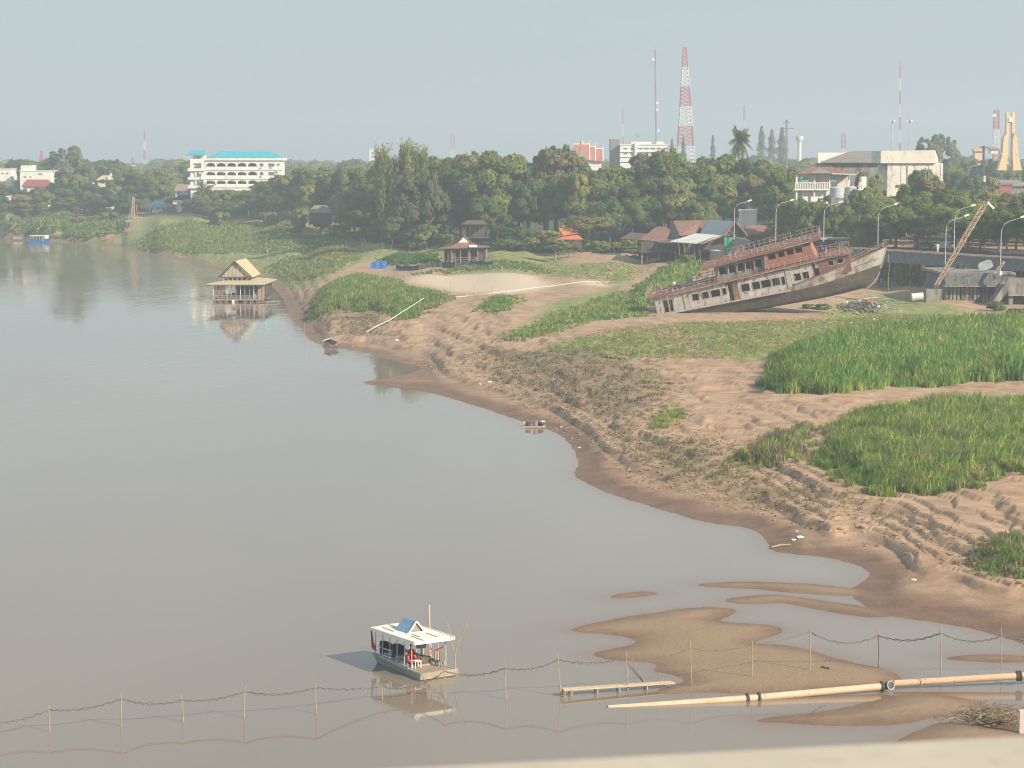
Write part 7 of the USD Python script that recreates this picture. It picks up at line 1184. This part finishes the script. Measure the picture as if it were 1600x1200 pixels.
# --- houseboat
YF = 519.0; xl, xr = at(315.5, 0, YF)[0], at(407.8, 0, YF)[0]; ez = at(0, 444.4, YF)[2]; yb_ = YF + 22; hb = Thing("houseboat", "floating wooden house with yellow tiered roofs and plank gable", "houseboat", loc=((xl + xr) / 2, YF, 0))
ux0, ux1 = at(340.3, 0, 524)[0], at(383.4, 0, 524)[0]; ug = at(0, 432.5, 524)[2]; ua = at(0, 407.8, 524)[2]; um = (ux0 + ux1) / 2; yi0, yi1 = 524.0, 540.0; iz = 4.75
O = [(xl, YF, ez), (xr, YF, ez), (xr + .8, yb_, ez), (xl + .8, yb_, ez)]; I = [(ux0 + .6, yi0 + .6, iz), (ux1 - .6, yi0 + .6, iz), (ux1 - .4, yi1, iz), (ux0 + .8, yi1, iz)]
for i in range(4): hb.part("skirt_roof", MB().quad(O[i], O[(i + 1) % 4], I[(i + 1) % 4], I[i], .1), "thatch_yellow")
mb = MB(); [mb.bar(np.array(O[i]) - [0, 0, .17], np.array(O[(i + 1) % 4]) - [0, 0, .17], .12, .14) for i in range(4)]; hb.part("eave_board", mb, "old_wood")
hb.part("upper_roof", MB().quad((um, yi0 - .5, ua), (ux1 + .9, yi0 - .5, ug - .15), (ux1 + 1.0, yi1 + .6, ug - .15), (um + .6, yi1 + .6, ua), .1), "thatch_yellow"); hb.part("upper_roof", MB().quad((ux0 - .7, yi0 - .5, ug - .15), (um, yi0 - .5, ua), (um + .6, yi1 + .6, ua), (ux0 - .2, yi1 + .6, ug - .15), .1), "grey_thatch")
n = 20
for k in range(n):
    a, b = ux0 + .15 + (ux1 - ux0 - .3) * k / n, ux0 + .15 + (ux1 - ux0 - .3) * (k + 1) / n - .04; h = lambda x: ug + (ua - ug - .3) * (1 - abs(x - um) / ((ux1 - ux0) / 2)); hb.part("gable_plank", MB().hexa([(a, yi0 + .02 * (k % 2), ug + .0), (b, yi0 + .02 * (k % 2), ug), (b, yi0 + .1, ug), (a, yi0 + .1, ug)], [(a, yi0 + .02 * (k % 2), max(h(a), ug + .02)), (b, yi0 + .02 * (k % 2), max(h(b), ug + .02)), (b, yi0 + .1, max(h(b), ug + .02)), (a, yi0 + .1, max(h(a), ug + .02))]), "pale_wood" if (k * 7) % 3 else "ship_white")
hb.part("barge_board", MB().bar((um, yi0 - .52, ua + .02), (ux1 + .9, yi0 - .52, ug - .13), .1, .22), "old_wood"); hb.part("barge_board", MB().bar((um, yi0 - .52, ua + .02), (ux0 - .7, yi0 - .52, ug - .13), .1, .22), "old_wood"); hb.part("clerestory_beam", MB().box(ux0, ux1, yi0 + .1, yi0 + .3, ug - .25, ug - .01), "old_wood")
for k in range(6): a = ux0 + .5 + (ux1 - ux0 - 1) * k / 5; hb.part("clerestory_post", MB().box(a - .1, a + .1, yi0 + .15, yi0 + .3, iz - .1, ug - .26), "pale_wood")
for k in range(7): y = yi0 + .8 + k * 2.4; hb.part("clerestory_post", MB().box(ux1 - .5, ux1 - .3, y, y + .5, iz - .1, ug - .1), "plaster_white")
hb.part("clerestory_wall", MB().box(ux0 + .9, ux1 - .9, yi0 + 1.5, yi0 + 1.6, iz - .2, ug - .2), "window_dark")
fx0, fx1 = xl + 1.6, xr - .3; hb.part("floor", MB().box(fx0, fx1, YF + .8, yb_ - .8, .55, .75), "old_wood"); hb.part("front_beam", MB().box(fx0 - .2, fx1 + .2, YF + .62, YF + .79, .45, .72), "pale_wood")
for k in range(12): a = fx0 + .1 + (fx1 - fx0 - .2) * k / 11; hb.part("post", MB().box(a - .07, a + .07, YF + .85, YF + 1.0, .76, ez - .1), "pale_wood" if k % 3 else "plaster_white"); 
for k in range(9): y = YF + 2.5 + k * 2.2; hb.part("post", MB().box(fx1 - .2, fx1 - .05, y, y + .15, .76, ez + .1), "old_wood"); hb.part("post", MB().box(fx0 + .05, fx0 + .2, y, y + .15, .76, ez + .1), "old_wood")
for z in (1.15, 1.55): hb.part("rail", MB().bar((fx0, YF + .8, z), (fx1 - 2.6, YF + .8, z), .09), "pale_wood")
for k in range(26): a = fx0 + .2 + (fx1 - 2.8 - fx0) * k / 25; hb.part("baluster", MB().box(a - .035, a + .035, YF + .78, YF + .84, .76, 1.5), "pale_wood")
hb.part("dark_wall", MB().box(fx0 + 4, fx1 - .5, YF + 9, YF + 9.1, .76, ez + .2), "old_wood"); hb.part("hammock", MB().hexa([(fx0 + 4, YF + 3, 1.2), (fx0 + 7.4, YF + 3, 1.2), (fx0 + 7.4, YF + 3.8, 1.2), (fx0 + 4, YF + 3.8, 1.2)], [(fx0 + 3.8, YF + 3, 2.0), (fx0 + 7.6, YF + 3, 1.8), (fx0 + 7.6, YF + 3.8, 1.8), (fx0 + 3.8, YF + 3.8, 2.0)]), "cloth_dark"); hb.part("hammock", MB().hexa([(fx0 + 7.8, YF + 3.3, 1.2), (fx0 + 10, YF + 3.3, 1.2), (fx0 + 10, YF + 4, 1.2), (fx0 + 7.8, YF + 4, 1.2)], [(fx0 + 8.3, YF + 3.3, 1.9), (fx0 + 10.1, YF + 3.3, 2.2), (fx0 + 10.1, YF + 4, 2.2), (fx0 + 8.3, YF + 4, 1.9)]), "cloth_blue")
for k in range(5): a = fx1 - 1.1 + k * .28; hb.part("side_plank", MB().box(a, a + .25, YF + 1.02, YF + 1.1, .76, ez - .15), "pale_wood")
for x in (.4, 1.7, 3.0, 4.6, 5.2, 7.2, 8.6, 10.0): hb.part("float", MB().tube([(fx0 + x, YF + .5, .12), (fx0 + x, YF + 3.2, .12)], .42, 12), "plastic_white" if abs(x - 4.6) < .1 else "machine")
for k in range(3): x = xl + .3 + k * .55; hb.part("mooring_stake", MB().tube([(x, YF + .3, -1), (x + .05, YF + .3, 3.4)], .05, 5), "bamboo_pole")
mb = MB(); 
for k in range(6): mb.bar((fx0 + .5, YF + 1.02, 1.6 + k * .38), (fx0 + 2.9, YF + 1.02, 1.6 + k * .38), .05)
for k in range(4): mb.bar((fx0 + .5 + k * .8, YF + 1.05, .9), (fx0 + .5 + k * .8, YF + 1.05, ez - .2), .06)
hb.part("lattice_screen", mb, "pale_wood")
person(np.array([fx1 - 1.7, YF + 1.5, .76]), -1.4, "person in white sitting at the houseboat's right front", "sit", "cloth_white", "cloth_pink", 1.0)
a, b = on(403, 474), on(437, 472, .1); single("gangplank", MB().bar(a + [0, 0, .25], b + [0, 0, .2], .5, .1), "pale_wood", "pale gangplank from the houseboat to the bank", "plank", loc=a)
b = G(418.5, 432); single("tall_bamboo_mast", MB().tube([b - [0, 0, .5], at(416.5, 370, b[1])], [.09, .05], 6), "bamboo_pole", "tall thin bamboo mast on the bank behind the houseboat", "pole", loc=b)
# small floating hut
b = on(516, 543); fh = Thing("floating_hut", "tiny floating fisherman's hut with pale roof at the water's edge", "hut", loc=b); x, y = b[0], b[1]; fh.part("float_base", MB().box(x - 1.25, x + 1.3, y - .2, y + 3.5, -.1, .22), "machine"); fh.part("side_wall", MB().box(x - 1.0, x - .2, y + .1, y + 2.8, .23, 1.15), "old_wood"); fh.part("front_wall", MB().box(x - .18, x + 1.1, y + .3, y + 2.8, .23, 1.1), "soffit_brown"); fh.part("roof_slope", MB().quad((x - 1.35, y - .3, 1.12), (x - .15, y - .3, 1.5), (x + .1, y + 3.2, 1.55), (x - 1.1, y + 3.2, 1.2), .06), "sheet_white"); fh.part("roof_slope", MB().quad((x - .14, y - .3, 1.5), (x + 1.35, y - .3, 1.0), (x + 1.4, y + 3.2, 1.05), (x + .11, y + 3.2, 1.55), .06), "grey_thatch")
# blue boat far left and raft
b = on(54, 379); bb = Thing("blue_boat", "blue hulled boat with white canopy moored at the far left bank", "boat", loc=b); x0, x1 = at(37, 0, b[1])[0], at(70, 0, b[1])[0]
bb.part("hull", MB().hexa([(x0 + .6, b[1], -.3), (x1 - .8, b[1], -.3), (x1 - .8, b[1] + 2.2, -.3), (x0 + .6, b[1] + 2.2, -.3)], [(x0, b[1] - .3, 1.3), (x1, b[1] - .3, 1.5), (x1, b[1] + 2.5, 1.5), (x0, b[1] + 2.5, 1.3)]), "blue_tarp"); bb.part("canopy", MB().box(x0 + .4, x1 - 2.2, b[1] - .1, b[1] + 2.4, 2.5, 2.75), "plastic_white"); bb.part("cabin", MB().box(x1 - 2.0, x1 - .7, b[1] + .1, b[1] + 2.1, 1.5, 2.9), "white_paint"); bb.part("tyre_fender", MB().tube([(x1 - 2.6, b[1] - .36, .9), (x1 - 2.6, b[1] - .31, .9)], .45, 12), "green_cloth")
for k in range(5): bb.part("canopy_post", MB().box(x0 + .6 + k * 1.2, x0 + .7 + k * 1.2, b[1] - .05, b[1] + .05, 1.45, 2.49), "white_paint")
b = on(27, 376); rb_ = Thing("timber_raft", "brown timber raft hut left of the blue boat", "raft", loc=b); rb_.part("deck", MB().box(b[0] - 2.6, b[0] + 2.4, b[1], b[1] + 4, -.1, .5), "old_wood"); rb_.part("hut", MB().box(b[0] - 1.8, b[0] + 1.2, b[1] + .6, b[1] + 3, .51, 1.9), "pale_wood"); rb_.part("roof", MB().box(b[0] - 2.1, b[0] + 1.5, b[1] + .3, b[1] + 3.3, 1.91, 2.1), "grey_thatch")
# --- small things on the bank
def hose(name, pts, r, m, label, cat="pipe", lift=None):
    P = [G(px, py, r * .8 + (lift[i] if lift else 0)) for i, (px, py) in enumerate(pts)]; Q = []
    for a, b in zip(P[:-1], P[1:]):
        for t in np.linspace(0, 1, 8)[:-1]: q = a + (b - a) * t; Q.append([q[0], q[1], max(q[2], hz(q[0], q[1]) + r * .7)])
    Q.append(list(P[-1])); single(name, MB().tube(Q, r, 6), m, label, cat, smooth=True, loc=P[0])
hose("white_hose", [(572, 522), (590, 514), (610, 508), (630, 499), (648, 490), (662, 482)], .07, "plastic_white", "white plastic pipe running down the cut bank to the water", lift=[.2, .5, .9, 1.4, 1.7, 1.9])
hose("sand_flat_hose", [(690, 467), (730, 463), (765, 459), (800, 455), (835, 450), (865, 447), (900, 442), (955, 441), (1000, 441)], .05, "plastic_white", "white hose lying along the edge of the pale sand flat")
b = G(692, 465); dw = Thing("driftwood_stump", "bleached driftwood stump with splayed roots on the grass knoll", "driftwood", loc=b); rg = np.random.default_rng(15); dw.part("trunk", MB().tube([b + [0, 0, .3], b + [1.5, .5, .55], b + [3.2, .8, .4]], [.35, .25, .15], 8), "pale_bark")
for k in range(14): d = rg.normal(size=3) * [1.0, .6, .8] + [-.3, 0, .5]; d /= np.linalg.norm(d); dw.part("root", MB().tube([b + [0, 0, .4], b + d * .7 + [0, 0, .45], b + d * rg.uniform(1.1, 1.9) + [0, 0, .3 + rg.uniform(-.2, .3)]], [.13, .08, .03], 5), "tan_pole")
a = G(591, 420); vv = []; nn = 12
for j in range(5):
    for i in range(nn): u, w = i / (nn - 1), j / 4; vv.append((a[0] - 2.0 + 4.1 * u, a[1] + 1.0 * w + .15 * math.sin(i * 1.3), a[2] + .05 + (1.5 + .35 * u) * w ** .8 + .12 * math.sin(i * 1.7 + j)))
single("blue_tarpaulin", MB().add(vv, [(j * nn + i, j * nn + i + 1, (j + 1) * nn + i + 1, (j + 1) * nn + i) for j in range(4) for i in range(nn - 1)]), "blue_tarp", "bright blue tarpaulin draped on the bank left of the netting", "tarpaulin", smooth=True, loc=a)
NP = [(619, 421), (636, 423), (655, 422), (672, 417.5), (690, 418), (712, 418), (735, 416), (752, 415), (770, 417)]; gp = [G(*p) for p in NP]; ng = Thing("net_enclosure", "sagging black netting fence round the riverside vegetable plot", "fence", loc=gp[3]); rg = random.Random(4)
for i, (p, q) in enumerate(zip(gp[:-1], gp[1:])):
    n = 7; vv = []; 
    for j in range(3):
        for k in range(n): t = k / (n - 1); c = p + (q - p) * t; h = (1.45 - .35 * math.sin(math.pi * t)) * j / 2; vv.append((c[0], c[1] + .1 * math.sin(k * 2.1 + j), c[2] - .1 + h))
    ng.part("net_panel", MB().add(vv, [(j * n + k, j * n + k + 1, (j + 1) * n + k + 1, (j + 1) * n + k) for j in range(2) for k in range(n - 1)]), "dark_net"); ng.part("stake", MB().tube([p - [0, 0, .3], p + [rg.uniform(-.1, .1), 0, 1.7]], .045, 5), "bamboo_pole")
SK = [(566, 388, 372), (570, 388, 370), (575, 389, 373), (581, 389, 375), (598, 398, 378), (612, 392, 374), (640, 395, 376), (666, 400, 378), (700, 404, 392), (845, 455, 424), (873, 458, 438), (812, 425, 408), (905, 448, 425), (768, 464, 446), (740, 470, 445), (705, 470, 440), (655, 490, 452), (475, 532, 505), (488, 520, 508), (610, 590, 575), (550, 545, 524), (960, 405, 385), (990, 404, 386)]
SL = ["leftmost bean pole at the foot of the dark thicket", "second bean pole at the foot of the dark thicket", "third bean pole at the foot of the dark thicket", "rightmost bean pole at the foot of the dark thicket", "stake standing just above the blue tarpaulin", "stake at the dark thicket behind the vegetable rows", "stake behind the middle of the vegetable rows", "stake behind the right end of the vegetable rows", "short stake left of the hip roofed pavilion", "tall thin stake standing on the pale sand flat", "short stake near the sand flat's right end", "stake at the far edge of the sand flat", "stake right of the pale sand flat", "stake between driftwood stump and sand flat", "stake on the knoll right of the driftwood stump", "stake on the knoll beside the driftwood stump", "tall stake rising from the green grass knoll", "stake in the shallows left of the floating hut", "short stake in the shallows above the floating hut", "stake on the mud point near the bank's tip", "stake just right of the floating hut", "stake behind the grazing calf", "stake at the stilt house's left bush"]
for i, (px, yb, yt) in enumerate(SK): b = G(px, yb); single("bamboo_stake", MB().tube([b - [0, 0, .3], at(px + (i % 3 - 1), yt, b[1])], [.05, .03], 5), "bamboo_pole", "thin bamboo " + SL[i], "stake", group="bare bamboo stakes on the riverbank", loc=b)
# raft with pots at mid shore
b = on(833, 669); rf_ = Thing("fishing_raft", "low bamboo raft with baskets beached at the water's edge", "raft", loc=b)
for k in range(6): rf_.part("bamboo_log", MB().tube([b + [-1.3, k * .3, .08], b + [1.5, k * .3, .1]], .1, 7), "bamboo_pole")
rf_.part("basket", MB().tube([b + [-.6, .8, .2], b + [-.6, .8, .65]], [.3, .38], 10), "old_wood"); rf_.part("basket", MB().tube([b + [.3, .6, .2], b + [.3, .6, .8]], [.25, .32], 10), "soffit_brown"); rf_.part("bundle", MB().ball(b + [.9, .7, .45], (.4, .3, .3), 1), "dark_net")
WB = [(765, 598, .22), (750, 602, .12), (1240, 846, .13), (1250, 840, .17), (1245, 831, .07), (1365, 735 + 0, .12), (1428, 907, .12), (848, 660, .2), (820, 661, .14), (1020, 528, .1), (1213, 735, .1), (905, 700, .1), (620, 533, .2), (980, 560, .12), (1330, 505, .15), (1290, 512, .14), (1255, 506, .12)]
for px, py, s in WB:
    c = G(px, py); t_ = trimesh.creation.icosphere(1, 1.0); v = np.array(t_.vertices); v = v * [s * 1.5, s, s * .6] * (1 + .4 * meshkit.noise(v * 2 + px))[:, None] + c + [0, 0, s * .3]; single("plastic_litter", (v, t_.faces), "plastic_white", "scrap of white plastic litter lying on the open bank", "litter", group="white plastic scraps on the bank", loc=c)
a, b = G(1206, 857, .1), G(1236, 853, .12); single("driftwood_log", MB().tube([a, (a + b) / 2 + [0, 0, .08], b], [.07, .08, .04], 6), "bamboo_pole", "driftwood log on the mud spit at the river bend", "log", loc=a)
a, b = G(1283, 1044, .06), G(1296, 1046, .06); single("dark_stick", MB().tube([a, b], .05, 5), "bark", "short dark stick lying on the main sandbar", "stick", loc=a)
# calf
o = G(952, 429, .12); cf = Thing("calf", "brown calf with white legs grazing on the short grass", "calf", loc=o); V = lambda x, z, y=0: np.array([x, y, z], float)
CMx = frame(o, (.96, -.28, 0)); mat("calf_coat", (.38, .21, .12), (.30, .16, .09), scale=3, coord="position")
bones = [(V(-.62, 1.0), .24, V(-.2, .98), .26), (V(-.2, .98), .26, V(.35, 1.0), .28), (V(.35, 1.02), .25, V(.55, 1.08), .2), (V(.55, 1.05), .18, V(.95, .72), .11), (V(.95, .72), .12, V(1.12, .42), .075), (V(-.84, 1.05), .05, V(-.9, .55), .03)]
for sg in (-1, 1): bones += [(V(.42, .9, sg * .13), .12, V(.44, .5, sg * .13), .065), (V(.44, .5, sg * .13), .06, V(.43, .05, sg * .13), .05), (V(-.6, .95, sg * .14), .17, V(-.5, .62, sg * .14), .09), (V(-.5, .62, sg * .14), .085, V(-.66, .42, sg * .14), .06), (V(-.66, .42, sg * .14), .055, V(-.62, .05, sg * .14), .05), (V(.93, .82, sg * .08), .05, V(.9, .84, sg * .24), .02)]
cf.part("body", hullbones(bones, .06), "calf_coat", M=CMx, smooth=True)
for x, sg in ((.43, -1), (.43, 1), (-.63, -1), (-.63, 1)): cf.part("white_sock", hullbones([(V(x, .34, sg * .135), .066, V(x, .03, sg * .135), .06)], .05), "plastic_white", M=CMx, smooth=True)
cf.part("white_muzzle", hullbones([(V(1.06, .52), .092, V(1.13, .40), .08)], .05), "plastic_white", M=CMx, smooth=True)
# --- bridge parapet under the camera
mat("parapet_concrete", (.46, .42, .34), (.40, .365, .295), scale=9, c3=(.34, .31, .25), t3=(.55, .75), scale3=30, rough=.9)
zt = H - .40; A1, B1 = on(590, 1203, zt), on(1600, 1150, zt); d = (B1 - A1) / np.linalg.norm(B1 - A1); A2, B2 = A1 - d * 3, B1 + d * 3; nrm = np.array([d[1], -d[0], 0]); nrm = nrm if nrm[1] < 0 else -nrm
v = [A2, B2, B2 + nrm * .28, A2 + nrm * .28]; single("bridge_parapet", MB().hexa([k - np.array([0, 0, .9]) for k in v[::-1]], v[::-1]), "parapet_concrete", "blurred pale concrete bridge parapet along the bottom edge", "parapet")
